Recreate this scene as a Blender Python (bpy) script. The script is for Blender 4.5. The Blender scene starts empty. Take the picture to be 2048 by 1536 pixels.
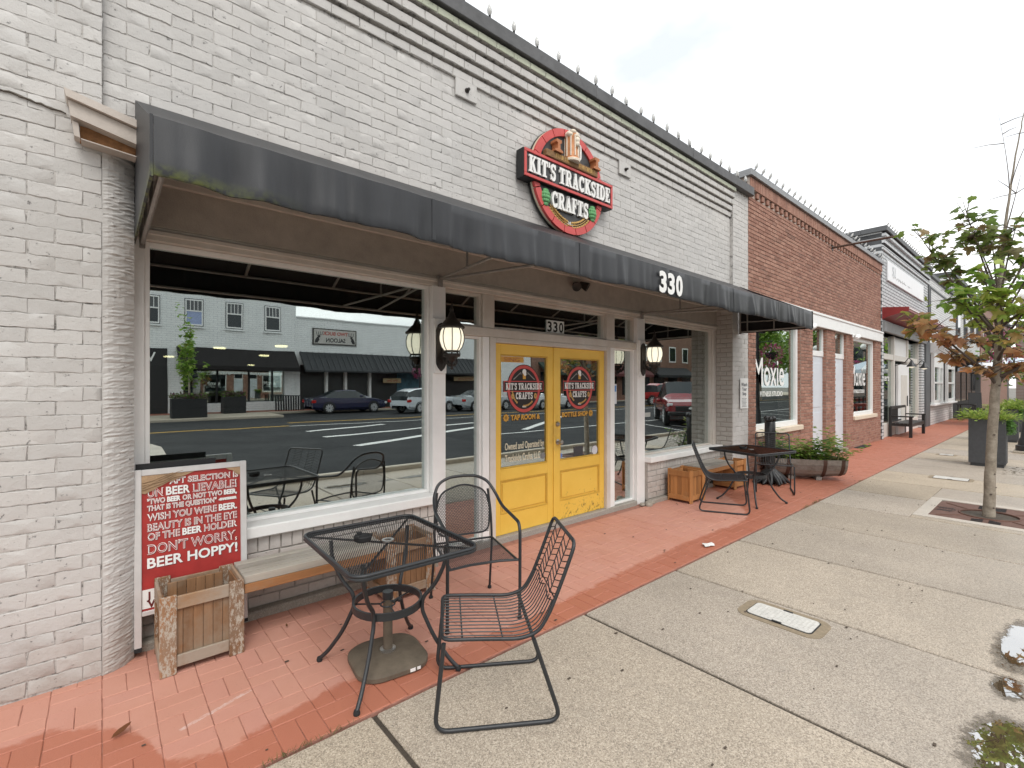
import bpy, math, random
from mathutils import Vector, Matrix

sc = bpy.context.scene
col = sc.collection
rnd = random.Random(11)
rad = math.radians
PI = math.pi

# ---------------------------------------------------------------- camera
cam_data = bpy.data.cameras.new('camera')
cam_data.sensor_width = 36.0
cam_data.lens = 16.664
cam_data.shift_y = 0.0015
cam_data.clip_start = 0.05
cam_data.clip_end = 2000
cam = bpy.data.objects.new('camera', cam_data)
col.objects.link(cam)
cam.location = (0.0, -3.45, 1.6)
cam.rotation_euler = (rad(90), 0, rad(-40.84))
sc.camera = cam

# ---------------------------------------------------------------- world, sun, exposure
SUN_ELEV, SUN_AZ = 52.0, 200.0     # compass-like azimuth, clockwise from +Y
world = bpy.data.worlds.new('World')
sc.world = world
world.use_nodes = True
wt = world.node_tree
wt.nodes.clear()
w_out = wt.nodes.new('ShaderNodeOutputWorld')
w_bg = wt.nodes.new('ShaderNodeBackground')
w_sky = wt.nodes.new('ShaderNodeTexSky')
w_sky.sky_type = 'NISHITA'
w_sky.sun_disc = False
w_sky.sun_elevation = rad(SUN_ELEV)
w_sky.sun_rotation = rad(SUN_AZ)
w_sky.air_density = 1.0
w_sky.dust_density = 4.0
# overcast: a white cloud deck with a few thin places over the clear sky
w_tc = wt.nodes.new('ShaderNodeTexCoord')
w_map = wt.nodes.new('ShaderNodeMapping')
w_map.inputs['Scale'].default_value = (1.0, 1.0, 2.2)
w_noise = wt.nodes.new('ShaderNodeTexNoise')
w_noise.inputs['Scale'].default_value = 1.9
w_noise.inputs['Detail'].default_value = 5
w_ramp = wt.nodes.new('ShaderNodeValToRGB')
w_ramp.color_ramp.elements[0].position = 0.34
w_ramp.color_ramp.elements[0].color = (5.75, 6.1, 6.5, 1)
w_ramp.color_ramp.elements[1].position = 0.57
w_ramp.color_ramp.elements[1].color = (10.6, 10.6, 10.5, 1)
w_mix = wt.nodes.new('ShaderNodeMixRGB')
w_mix.inputs['Fac'].default_value = 0.93
wt.links.new(w_tc.outputs['Generated'], w_map.inputs['Vector'])
wt.links.new(w_map.outputs['Vector'], w_noise.inputs['Vector'])
wt.links.new(w_noise.outputs['Fac'], w_ramp.inputs['Fac'])
wt.links.new(w_sky.outputs['Color'], w_mix.inputs['Color1'])
wt.links.new(w_ramp.outputs['Color'], w_mix.inputs['Color2'])
wt.links.new(w_mix.outputs['Color'], w_bg.inputs['Color'])
w_bg.inputs['Strength'].default_value = 0.10
wt.links.new(w_bg.outputs['Background'], w_out.inputs['Surface'])

sun_data = bpy.data.lights.new('sun', 'SUN')
sun_data.energy = 0.9
sun_data.angle = rad(25)
sun_data.color = (1.0, 0.97, 0.92)
sun = bpy.data.objects.new('sun', sun_data)
col.objects.link(sun)
_a, _e = rad(SUN_AZ), rad(SUN_ELEV)
_to_sun = Vector((math.sin(_a) * math.cos(_e), math.cos(_a) * math.cos(_e), math.sin(_e)))
sun.rotation_euler = _to_sun.to_track_quat('Z', 'Y').to_euler()

vs = sc.view_settings
vs.view_transform = 'Standard'
vs.look = 'None'
vs.exposure = 0.76
vs.gamma = 1.0
vs.use_curve_mapping = False
sc.cycles.max_bounces = 8
sc.cycles.transparent_max_bounces = 16
sc.cycles.use_denoising = True

# ---------------------------------------------------------------- mesh helpers
class MB:
    """collects shapes; build() links them as one mesh object"""
    def __init__(s):
        s.v, s.f, s.c = [], [], []
    def add(s, vs_, fs_, m=None):
        b = len(s.v)
        s.v.extend([tuple(m @ Vector(p)) for p in vs_] if m is not None else [tuple(p) for p in vs_])
        s.f.extend([tuple(i + b for i in f) for f in fs_])
        return s
    def box(s, x0, x1, y0, y1, z0, z1, c=0.0, m=None):
        if c <= 0:
            v = [(x, y, z) for z in (z0, z1) for y in (y0, y1) for x in (x0, x1)]
            f = [(0, 2, 3, 1), (4, 5, 7, 6), (0, 1, 5, 4), (2, 6, 7, 3), (0, 4, 6, 2), (1, 3, 7, 5)]
            return s.add(v, f, m)
        c = min(c, .45 * abs(x1 - x0), .45 * abs(y1 - y0), .45 * abs(z1 - z0))
        xs, ys, zs = (x0, x1), (y0, y1), (z0, z1)
        v, idx = [], {}
        for i in (0, 1):
            for j in (0, 1):
                for k in (0, 1):
                    sx, sy, sz = (1, -1)[i], (1, -1)[j], (1, -1)[k]
                    for ax in range(3):
                        p = [xs[i] + sx * c, ys[j] + sy * c, zs[k] + sz * c]
                        p[ax] = (xs[i], ys[j], zs[k])[ax]
                        idx[(i, j, k, ax)] = len(v)
                        v.append(tuple(p))
        f = []
        I = idx
        for a in (0, 1):
            q = [(0, 0), (1, 0), (1, 1), (0, 1)]
            f.append(tuple(I[(a, j, k, 0)] for j, k in (q if a else q[::-1])))
            f.append(tuple(I[(i, a, k, 1)] for i, k in (q[::-1] if a else q)))
            f.append(tuple(I[(i, j, a, 2)] for i, j in (q if a else q[::-1])))
        for a in (0, 1):
            for b in (0, 1):
                f.append((I[(0, a, b, 1)], I[(1, a, b, 1)], I[(1, a, b, 2)], I[(0, a, b, 2)]))
                f.append((I[(a, 0, b, 0)], I[(a, 1, b, 0)], I[(a, 1, b, 2)], I[(a, 0, b, 2)]))
                f.append((I[(a, b, 0, 0)], I[(a, b, 1, 0)], I[(a, b, 1, 1)], I[(a, b, 0, 1)]))
        for i in (0, 1):
            for j in (0, 1):
                for k in (0, 1):
                    f.append((I[(i, j, k, 0)], I[(i, j, k, 1)], I[(i, j, k, 2)]))
        return s.add(v, f, m)
    def tube(s, pts, r, n=8, closed=False, m=None, caps=True):
        pts = [Vector(p) for p in pts]
        k = len(pts)
        rs = r if isinstance(r, (list, tuple)) else [r] * k
        tang = []
        for i in range(k):
            a = pts[i - 1] if (i > 0 or closed) else pts[i]
            b = pts[(i + 1) % k] if (i < k - 1 or closed) else pts[i]
            t = (b - a)
            tang.append(t.normalized() if t.length > 1e-9 else Vector((0, 0, 1)))
        u = tang[0].orthogonal().normalized()
        v, f = [], []
        for i in range(k):
            t = tang[i]
            u = (u - t * u.dot(t))
            u = u.normalized() if u.length > 1e-6 else t.orthogonal().normalized()
            w = t.cross(u)
            for j in range(n):
                a = 2 * PI * j / n
                v.append(pts[i] + (u * math.cos(a) + w * math.sin(a)) * rs[i])
        segs = k if closed else k - 1
        for i in range(segs):
            for j in range(n):
                a, b = i * n + j, i * n + (j + 1) % n
                c, d = ((i + 1) % k) * n + (j + 1) % n, ((i + 1) % k) * n + j
                f.append((a, b, c, d))
        if caps and not closed:
            f.append(tuple(range(n))[::-1])
            f.append(tuple((k - 1) * n + j for j in range(n)))
        return s.add(v, f, m)
    def lathe(s, prof, n=24, o=(0, 0, 0), m=None):
        """prof: (radius, height) from bottom to top, about z through o"""
        v, f = [], []
        for r, z in prof:
            for j in range(n):
                a = 2 * PI * j / n
                v.append((o[0] + r * math.cos(a), o[1] + r * math.sin(a), o[2] + z))
        for i in range(len(prof) - 1):
            for j in range(n):
                f.append((i * n + j, i * n + (j + 1) % n, (i + 1) * n + (j + 1) % n, (i + 1) * n + j))
        if prof[0] == prof[-1]:
            return s.add(v, f, m)
        if prof[0][0] > 1e-4:
            f.append(tuple(range(n))[::-1])
        if prof[-1][0] > 1e-4:
            f.append(tuple((len(prof) - 1) * n + j for j in range(n)))
        return s.add(v, f, m)
    def prism(s, poly, a, b, axis='y', m=None):
        """extrude a 2-d outline from a to b along axis: 'y' takes (x,z), 'z' takes (x,y), 'x' takes (y,z)"""
        def p3(p, t):
            return {'y': (p[0], t, p[1]), 'z': (p[0], p[1], t), 'x': (t, p[0], p[1])}[axis]
        n = len(poly)
        v = [p3(p, a) for p in poly] + [p3(p, b) for p in poly]
        f = [tuple(range(n)), tuple(range(2 * n - 1, n - 1, -1))]
        for i in range(n):
            j = (i + 1) % n
            f.append((i, i + n, j + n, j))
        return s.add(v, f, m)
    def sphere(s, o, r, n=12, k=8, sc_=(1, 1, 1)):
        v, f = [], []
        for i in range(k + 1):
            t = PI * i / k
            for j in range(n):
                a = 2 * PI * j / n
                v.append((o[0] + r * sc_[0] * math.sin(t) * math.cos(a), o[1] + r * sc_[1] * math.sin(t) * math.sin(a), o[2] + r * sc_[2] * math.cos(t)))
        for i in range(k):
            for j in range(n):
                f.append((i * n + j, (i + 1) * n + j, (i + 1) * n + (j + 1) % n, i * n + (j + 1) % n))
        return s.add(v, f)
    def mesh(s, name, smooth=False):
        me = bpy.data.meshes.new(name)
        me.from_pydata(s.v, [], s.f)
        me.validate()
        import bmesh
        bm = bmesh.new(); bm.from_mesh(me)
        bmesh.ops.recalc_face_normals(bm, faces=bm.faces)
        bm.to_mesh(me); bm.free()
        if smooth:
            me.polygons.foreach_set('use_smooth', [True] * len(me.polygons))
            if smooth != 'all':
                me.set_sharp_from_angle(angle=rad(smooth if smooth is not True and smooth > 1 else 38))
        if s.c:
            ca = me.color_attributes.new('tint', 'FLOAT_COLOR', 'POINT')
            ca.data.foreach_set('color', [x for c in s.c for x in (c[0], c[1], c[2], 1.0)])
        me.update()
        return me
    def build(s, name, mat, parent=None, smooth=False, kind=None, label=None):
        return link(name, s.mesh(name, smooth), mat, parent, kind, label)

def root_of(o):
    while o.parent is not None:
        o = o.parent
    return o

def link(name, me, mat, parent=None, kind=None, label=None):
    if mat is not None and len(me.materials) == 0:
        me.materials.append(mat)
    o = bpy.data.objects.new(name, me)
    col.objects.link(o)
    if parent is not None:
        o.parent = parent
    if kind:
        o['kind'] = kind
    if label:
        o['label'] = label
    return o

def thing(name, label, cat, loc=(0, 0, 0), rz=0.0, group=None):
    o = bpy.data.objects.new(name, None)
    o.empty_display_size = 0.1
    col.objects.link(o)
    o.location = loc
    o.rotation_euler = (0, 0, rz)
    tag(o, label, cat, group)
    return o

def tag(o, label=None, cat=None, group=None, kind=None):
    if label: o['label'] = label
    if cat: o['category'] = cat
    if group: o['group'] = group
    if kind: o['kind'] = kind
    return o

def copy_tree(o, parent=None):
    c = o.copy()
    col.objects.link(c)
    c.parent = parent
    for ch in list(o.children):
        copy_tree(ch, c)
    return c

def arc(cx, cz, r, a0, a1, n):
    return [(cx + r * math.cos(rad(a0 + (a1 - a0) * i / n)), cz + r * math.sin(rad(a0 + (a1 - a0) * i / n))) for i in range(n + 1)]

def fillet(pts, r, n=5, closed=False):
    """round the corners of a 3-d polyline"""
    P = [Vector(p) for p in pts]
    k = len(P)
    out = []
    for i in range(k):
        if not closed and i in (0, k - 1):
            out.append(P[i]); continue
        a, b, c = P[i - 1], P[i], P[(i + 1) % k]
        d1, d2 = (a - b), (c - b)
        rr = min(r, .45 * d1.length, .45 * d2.length)
        p, q = b + d1.normalized() * rr, b + d2.normalized() * rr
        for j in range(n + 1):
            t = j / n
            out.append(p * (1 - t) ** 2 + b * 2 * t * (1 - t) + q * t * t)
    return out

# ---------------------------------------------------------------- material helpers
def lin(r, g, b):
    return tuple(((c / 255) / 12.92 if c / 255 <= .04045 else ((c / 255 + .055) / 1.055) ** 2.4) for c in (r, g, b))

class NT:
    def __init__(s, name):
        s.mat = bpy.data.materials.new(name)
        s.mat.use_nodes = True
        s.t = s.mat.node_tree
        s.t.nodes.clear()
        s.out = s.t.nodes.new('ShaderNodeOutputMaterial')
    def n(s, typ, props=None, **ins):
        nd = s.t.nodes.new('ShaderNode' + typ)
        for k, v in (props or {}).items():
            setattr(nd, k, v)
        for k, v in ins.items():
            key = int(k[1:]) if k[0] == '_' and k[1:].isdigit() else k.replace('__', ' ')
            s.set(nd.inputs[key], v)
        return nd
    def set(s, sock, v):
        if isinstance(v, bpy.types.NodeSocket):
            s.t.links.new(v, sock)
        elif isinstance(v, bpy.types.Node):
            s.t.links.new(v.outputs[0], sock)
        else:
            if hasattr(sock, 'default_value'):
                dv = sock.default_value
                if hasattr(dv, '__len__') and hasattr(v, '__len__') and len(dv) == 4 and len(v) == 3:
                    v = tuple(v) + (1.0,)
                sock.default_value = v
    def pos(s):
        return s.n('NewGeometry').outputs['Position']
    def noise(s, scale, detail=4, rough=.55, vec=None, out='Fac'):
        nd = s.n('TexNoise', Scale=scale, Detail=detail, Roughness=rough)
        s.set(nd.inputs['Vector'], vec if vec is not None else s.pos())
        return nd.outputs[out]
    def ramp(s, fac, stops):
        nd = s.n('ValToRGB', Fac=fac)
        cr = nd.color_ramp
        while len(cr.elements) < len(stops):
            cr.elements.new(.5)
        for e, (p, c) in zip(cr.elements, stops):
            e.position = p
            e.color = tuple(c) + (1,) if hasattr(c, '__len__') else (c, c, c, 1)
        return nd.outputs['Color']
    def mix(s, fac, a, b, mode='MIX'):
        nd = s.n('MixRGB', {'blend_type': mode}, Fac=fac, Color1=a, Color2=b)
        return nd.outputs['Color']
    def math(s, op, a, b=0.0, c=0.0):
        nd = s.n('Math', {'operation': op})
        s.set(nd.inputs[0], a); s.set(nd.inputs[1], b)
        if op in ('MULTIPLY_ADD', 'SMOOTH_MIN', 'SMOOTH_MAX', 'COMPARE'): s.set(nd.inputs[2], c)
        return nd.outputs[0]
    def bump(s, h, strength=.3, dist=.01):
        return s.n('Bump', Height=h, Strength=strength, Distance=dist).outputs['Normal']
    def bsdf(s, color, rough=.6, metal=0.0, normal=None, **kw):
        p = s.n('BsdfPrincipled')
        s.set(p.inputs['Base Color'], color)
        s.set(p.inputs['Roughness'], rough)
        s.set(p.inputs['Metallic'], metal)
        if normal is not None: s.set(p.inputs['Normal'], normal)
        for k, v in kw.items():
            s.set(p.inputs[k.replace('__', ' ')], v)
        s.t.links.new(p.outputs[0], s.out.inputs['Surface'])
        return s.mat

_mats = {}
def M(name, color, rough=.6, metal=0.0, var=.12, vs_=6.0, bump=0.0, bs=60.0, rand=0.0, emit=0.0, **kw):
    """plain coloured surface with a little uneven tone and relief"""
    if name in _mats: return _mats[name]
    t = NT(name)
    c = color
    if var > 0:
        f = t.noise(vs_, 5, .6)
        c = t.mix(f, tuple(x * (1 - var * 1.6) for x in color), tuple(min(1, x * (1 + var * 1.6)) for x in color))
    if rand > 0:
        r = t.n('ObjectInfo').outputs['Random']
        g = t.math('MULTIPLY_ADD', r, 2 * rand, 1 - rand)
        c = t.mix(1.0, c, t.n('CombineColor', Red=g, Green=g, Blue=g).outputs[0], 'MULTIPLY')
    nrm = t.bump(t.noise(bs, 5, .6), bump, .01) if bump > 0 else None
    if emit > 0:
        kw['Emission__Color'] = tuple(color); kw['Emission__Strength'] = emit
    _mats[name] = t.bsdf(c, rough, metal, nrm, **kw)
    return _mats[name]

# ---------------------------------------------------------------- lettering
def text_mesh(body, size=1.0, extrude=0.0, offset=0.0, sx=1.0, spacing=1.0, align='LEFT', shear=0.0):
    """mesh of a line of text, x right, y up, front to +z"""
    cu = bpy.data.curves.new('lettering', 'FONT')
    cu.body = body; cu.size = size; cu.extrude = extrude; cu.offset = offset
    cu.space_character = spacing; cu.align_x = align; cu.shear = shear
    cu.resolution_u = 3
    ob = bpy.data.objects.new('lettering', cu)
    col.objects.link(ob)
    dg = bpy.context.evaluated_depsgraph_get()
    me = bpy.data.meshes.new_from_object(ob.evaluated_get(dg))
    bpy.data.objects.remove(ob)
    bpy.data.curves.remove(cu)
    me.materials.clear()
    if sx != 1.0:
        me.transform(Matrix.Diagonal((sx, 1, 1, 1)))
    return me

STREET = Matrix(((1, 0, 0, 0), (0, 0, -1, 0), (0, 1, 0, 0), (0, 0, 0, 1)))      # reads from -y
BACK = Matrix(((-1, 0, 0, 0), (0, 0, 1, 0), (0, 1, 0, 0), (0, 0, 0, 1)))         # reads from +y
def letters(name, body, mat, parent, loc, size, extrude=.001, offset=0.0, sx=1.0, spacing=1.0, align='LEFT', face=STREET, width=None, label=None, turn=0.0, shear=0.0):
    me = text_mesh(body, size, extrude, offset, sx, spacing, align, shear)
    if width:
        xs = [v.co.x for v in me.vertices]
        k = width / (max(xs) - min(xs))
        me.transform(Matrix.Translation((-min(xs) * k if align == 'LEFT' else 0, 0, 0)) @ Matrix.Diagonal((k, 1, 1, 1)))
    if turn:
        me.transform(Matrix.Rotation(turn, 4, 'Z'))
    me.transform(Matrix.Translation(loc) @ face)
    return link(name, me, mat, parent, None, label)

# slab-serif display letters for the painted sign: strokes in a box 1 high
def _stroke(pts, w):
    P = [Vector((p[0], p[1])) for p in pts]
    L, Rr = [], []
    for i in range(len(P)):
        t = (P[min(i + 1, len(P) - 1)] - P[max(i - 1, 0)]).normalized()
        nrm = Vector((-t.y, t.x)) * w / 2
        L.append(P[i] + nrm); Rr.append(P[i] - nrm)
    return [tuple(p) for p in L] + [tuple(p) for p in Rr[::-1]]
def _rect(x0, x1, y0, y1): return [(x0, y0), (x1, y0), (x1, y1), (x0, y1)]
def _bowl(cx, cy, rx, ry, a0, a1, n=10):
    return [(cx + rx * math.cos(rad(a0 + (a1 - a0) * i / n)), cy + ry * math.sin(rad(a0 + (a1 - a0) * i / n))) for i in range(n + 1)]
SB = .11
GLYPH = {
 'I': (.44, [_rect(.1, .34, 0, 1), _rect(0, .44, 0, SB), _rect(0, .44, 1 - SB, 1)]),
 'T': (.70, [_rect(.23, .47, 0, 1), _rect(.12, .58, 0, SB), _rect(0, .70, .86, 1), _rect(0, .1, .68, 1), _rect(.6, .7, .68, 1)]),
 'K': (.80, [_rect(.08, .31, 0, 1), _rect(0, .39, 0, SB), _rect(0, .39, 1 - SB, 1), _stroke([(.28, .42), (.62, .95)], .13), _stroke([(.36, .58), (.64, .05)], .24), _rect(.46, .78, 1 - SB, 1), _rect(.48, .82, 0, SB)]),
 'R': (.78, [_rect(.08, .31, 0, 1), _rect(0, .39, 0, SB), _rect(0, .3, 1 - SB, 1), _stroke([(.3, .94)] + _bowl(.42, .72, .2, .22, 80, -80) + [(.3, .49)], .15), _stroke([(.42, .5), (.62, .05)], .23), _rect(.5, .82, 0, SB)]),
 'A': (.80, [_stroke([(.2, .04), (.4, 1)], .12), _stroke([(.4, 1), (.62, .04)], .24), _rect(.24, .56, .27, .38), _rect(.03, .35, 0, SB), _rect(.44, .82, 0, SB), _rect(.3, .48, .9, 1)]),
 'C': (.70, [_stroke(_bowl(.37, .5, .26, .42, 40, 320, 16), .2), _rect(.56, .66, .64, .98), _rect(.56, .66, .08, .3)]),
 'S': (.64, [_stroke(_bowl(.32, .72, .2, .2, 20, 265, 10) + _bowl(.32, .28, .2, .24, 85, -160, 10), .18), _rect(.5, .6, .68, .99), _rect(.03, .13, .02, .33)]),
 'D': (.76, [_rect(.08, .31, 0, 1), _rect(0, .32, 0, SB), _rect(0, .32, 1 - SB, 1), _stroke([(.28, .93)] + _bowl(.36, .5, .28, .43, 85, -85, 12) + [(.28, .07)], .17)]),
 'E': (.68, [_rect(.08, .31, 0, 1), _rect(0, .62, 0, SB), _rect(0, .62, 1 - SB, 1), _rect(.3, .46, .45, .56), _rect(.42, .5, .36, .65), _rect(.54, .64, 0, .3), _rect(.54, .64, .7, 1)]),
 'F': (.66, [_rect(.08, .31, 0, 1), _rect(0, .4, 0, SB), _rect(0, .62, 1 - SB, 1), _rect(.3, .46, .45, .56), _rect(.42, .5, .36, .65), _rect(.54, .64, .7, 1)]),
 "'": (.2, [_rect(.04, .18, .68, 1)]),
 ' ': (.28, []),
}
def slab_letters(name, body, mat, parent, x, y, z, h, depth, width, dropx=0.0, dropz=0.0):
    """raised slab-serif line: left end at x, baseline z, face at y, standing depth proud of its board"""
    tot = sum(GLYPH[c][0] + .07 for c in body) - .07
    k = width / tot
    mb = MB(); cx = 0.0; q = 0
    for c in body:
        w, shapes = GLYPH[c]
        for sh in shapes:
            mb.prism([(x + dropx + (cx + p[0]) * k, z + dropz + p[1] * h) for p in sh], y - .0002 * (q % 5), y + depth, 'y')
            q += 1
        cx += w + .07
    return mb.build(name, mat, parent)

# ---------------------------------------------------------------- materials
def painted_brick(name, base, dirt=.35):
    t = NT(name)
    p = t.pos()
    big = t.noise(1.3, 4, .55, p)
    c = t.mix(t.ramp(big, [(.3, 0.), (.75, 1.)]), tuple(x * .93 for x in base), tuple(min(1, x * 1.05) for x in base))
    warm = t.ramp(t.noise(.8, 4, .6, p), [(.45, 0.), (.75, .35)])
    c = t.mix(warm, c, (base[0] * 1.0, base[1] * .965, base[2] * .93))
    pn = t.noise(30, 6, .72, p)
    pits = t.ramp(pn, [(.635, 0.), (.665, dirt * 2.2)])
    c = t.mix(pits, c, tuple(x * .22 for x in base))
    pale = t.ramp(t.noise(9, 6, .75, p), [(.58, 0.), (.64, .45)])
    c = t.mix(pale, c, tuple(min(1, x * 1.16) for x in base))
    smudge = t.ramp(t.noise(4.5, 6, .7, p), [(.60, 0.), (.70, dirt * .5)])
    c = t.mix(smudge, c, tuple(x * .60 for x in base))
    zz = t.n('SeparateXYZ', Vector=p).outputs['Z']
    splash = t.n('MapRange', Value=t.math('ADD', zz, t.math('MULTIPLY_ADD', t.noise(6, 6, .75, p), -.9, .45))); splash.inputs[1].default_value = .34; splash.inputs[2].default_value = .02
    splash.inputs[4].default_value = .42
    c = t.mix(splash.outputs[0], c, (.27, .225, .18))
    r = t.n('ObjectInfo').outputs['Random']
    ri = t.n('NewGeometry').outputs['Random Per Island']
    rr = t.math('FRACT', t.math('ADD', r, ri))
    g = t.math('MULTIPLY_ADD', rr, .11, .945)
    c = t.mix(1.0, c, t.n('CombineColor', Red=g, Green=g, Blue=g).outputs[0], 'MULTIPLY')
    mp = t.n('Mapping', Vector=p); mp.inputs['Scale'].default_value = (1, 1, 2.2)
    rid = t.n('TexNoise', {'noise_type': 'RIDGED_MULTIFRACTAL'}, Scale=11.0, Detail=4.0)
    t.set(rid.inputs['Vector'], mp.outputs[0])
    h = t.math('ADD', t.math('MULTIPLY', t.noise(34, 5, .65, p), 1.0), t.math('MULTIPLY', t.noise(120, 4, .7, p), .6))
    h = t.math('ADD', h, t.math('MULTIPLY', rid.outputs[0], .10))
    h = t.math('SUBTRACT', h, t.math('MULTIPLY', pits, .5))
    return t.bsdf(c, .75, 0, t.bump(h, .62, .0055))

def mortar_mat(name, base, dirt=.5):
    t = NT(name)
    p = t.pos()
    d = t.ramp(t.noise(14, 7, .78, p), [(.50, 0.), (.62, dirt)])
    c = t.mix(d, base, tuple(x * .16 for x in base))
    return t.bsdf(c, .9, 0, t.bump(t.noise(70, 5, .7, p), .8, .01))

def brick_mat(name, a, b, c3, rough=.85):
    t = NT(name)
    p = t.pos()
    r = t.n('ObjectInfo').outputs['Random']
    ri = t.n('NewGeometry').outputs['Random Per Island']
    rr = t.math('FRACT', t.math('ADD', t.math('MULTIPLY', r, 7.3), ri))
    c = t.ramp(rr, [(0.0, a), (.45, b), (.85, c3), (1.0, tuple(x * .62 for x in b))])
    c = t.mix(t.ramp(t.noise(30, 5, .7, p), [(.45, 0.), (.75, .45)]), c, tuple(min(1, x * 1.5 + .03) for x in b))
    return t.bsdf(c, rough, 0, t.bump(t.noise(90, 4, .6, p), .5, .006))

PAINT = (.535, .52, .50)
m_wall = painted_brick('painted_brick', PAINT)
m_mortar = mortar_mat('painted_mortar', (.50, .48, .455), .8)
m_bulk = painted_brick('painted_bulkhead_brick', (.54, .505, .47), .25)
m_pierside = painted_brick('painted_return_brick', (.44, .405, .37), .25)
m_green = painted_brick('algae_stained_brick', (.45, .475, .375), .45)
m_gray2 = painted_brick('gray_painted_brick', (.50, .515, .53), .3)
m_grayjoint = mortar_mat('dark_joint', (.09, .09, .09), .3)
m_moxie = brick_mat('red_brick', (.235, .112, .078), (.30, .152, .108), (.365, .20, .145))
m_moxmortar = mortar_mat('pale_mortar', (.44, .36, .31), .35)

def paver_mat():
    t = NT('clay_paver')
    p = t.pos()
    xyz = t.n('SeparateXYZ', Vector=p)
    x, y = xyz.outputs['X'], xyz.outputs['Y']
    pts = [(-1, -.42), (-.35, -.40), (-.18, -.39), (0, -.52), (.14, -.70), (.22, -.99), (.45, -1.05), (.65, -.97), (1.0, -.93), (1.6, -1.02), (2.2, -1.06), (3.3, -.99),
           (4.5, -.95), (5.6, -1.0), (5.95, -.95), (6.3, -.75), (6.8, -.35), (7.4, .4), (9, .45)]
    fx = t.n('MapRange', Value=x); fx.inputs[1].default_value = -1; fx.inputs[2].default_value = 9
    ed = t.ramp(fx.outputs[0], [((a + 1) / 10, (b + 1.5) / 2) for a, b in pts])
    ed = t.math('MULTIPLY_ADD', ed, 2.0, -1.5)
    n1 = t.math('MULTIPLY_ADD', t.noise(7, 5, .7, p), .18, -.09)
    n2 = t.math('MULTIPLY_ADD', t.noise(45, 3, .6, p), .07, -.035)
    d = t.math('SUBTRACT', t.math('ADD', ed, t.math('ADD', n1, n2)), y)
    wet = t.ramp(t.math('MULTIPLY_ADD', d, 14, .5), [(.25, 0.), (.75, 1.)])
    # dried drip patch under the far table
    r = t.n('ObjectInfo').outputs['Random']
    ri = t.n('NewGeometry').outputs['Random Per Island']
    rr = t.math('FRACT', t.math('ADD', r, ri))
    dry = t.ramp(rr, [(0, (.50, .235, .168)), (.5, (.53, .255, .185)), (1, (.51, .24, .18))])
    wetc = t.ramp(rr, [(0, (.40, .142, .085)), (.5, (.44, .162, .10)), (1, (.42, .15, .093))])
    blot = t.ramp(t.noise(1.7, 5, .65, p), [(.4, .0), (.75, .45)])
    dry = t.mix(blot, dry, (.58, .32, .25))
    dirt = t.ramp(t.noise(60, 4, .7, p), [(.62, 0.), (.74, .4)])
    spots = t.ramp(t.noise(19, 6, .8, p), [(.66, 0.), (.71, .55)])
    c = t.mix(wet, dry, wetc)
    c = t.mix(dirt, c, (.19, .10, .075))
    c = t.mix(spots, c, (.12, .07, .05))
    # chalk scrape
    ux = t.math('ADD', t.math('MULTIPLY', x, .94), t.math('MULTIPLY', y, .34))
    uy = t.math('ADD', t.math('MULTIPLY', x, -.34), t.math('MULTIPLY', y, .94))
    s1 = t.math('LESS_THAN', t.math('ABSOLUTE', t.math('SUBTRACT', uy, -.825)), t.math('MULTIPLY', t.noise(25, 3, .6, p), .022))
    s2 = t.math('LESS_THAN', t.math('ABSOLUTE', t.math('SUBTRACT', ux, .16)), .17)
    c = t.mix(t.math('MULTIPLY', t.math('MULTIPLY', s1, s2), t.ramp(t.noise(40, 4, .7, p), [(.35, 0.), (.65, .55)])), c, (.72, .62, .58))
    rough = t.ramp(wet, [(0, .88), (1, .50)])
    return t.bsdf(c, rough, 0, t.bump(t.noise(140, 4, .7, p), .5, .004))
m_paver = paver_mat()
m_paverjoint = mortar_mat('paver_joint_sand', (.40, .19, .14), .35)

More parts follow.
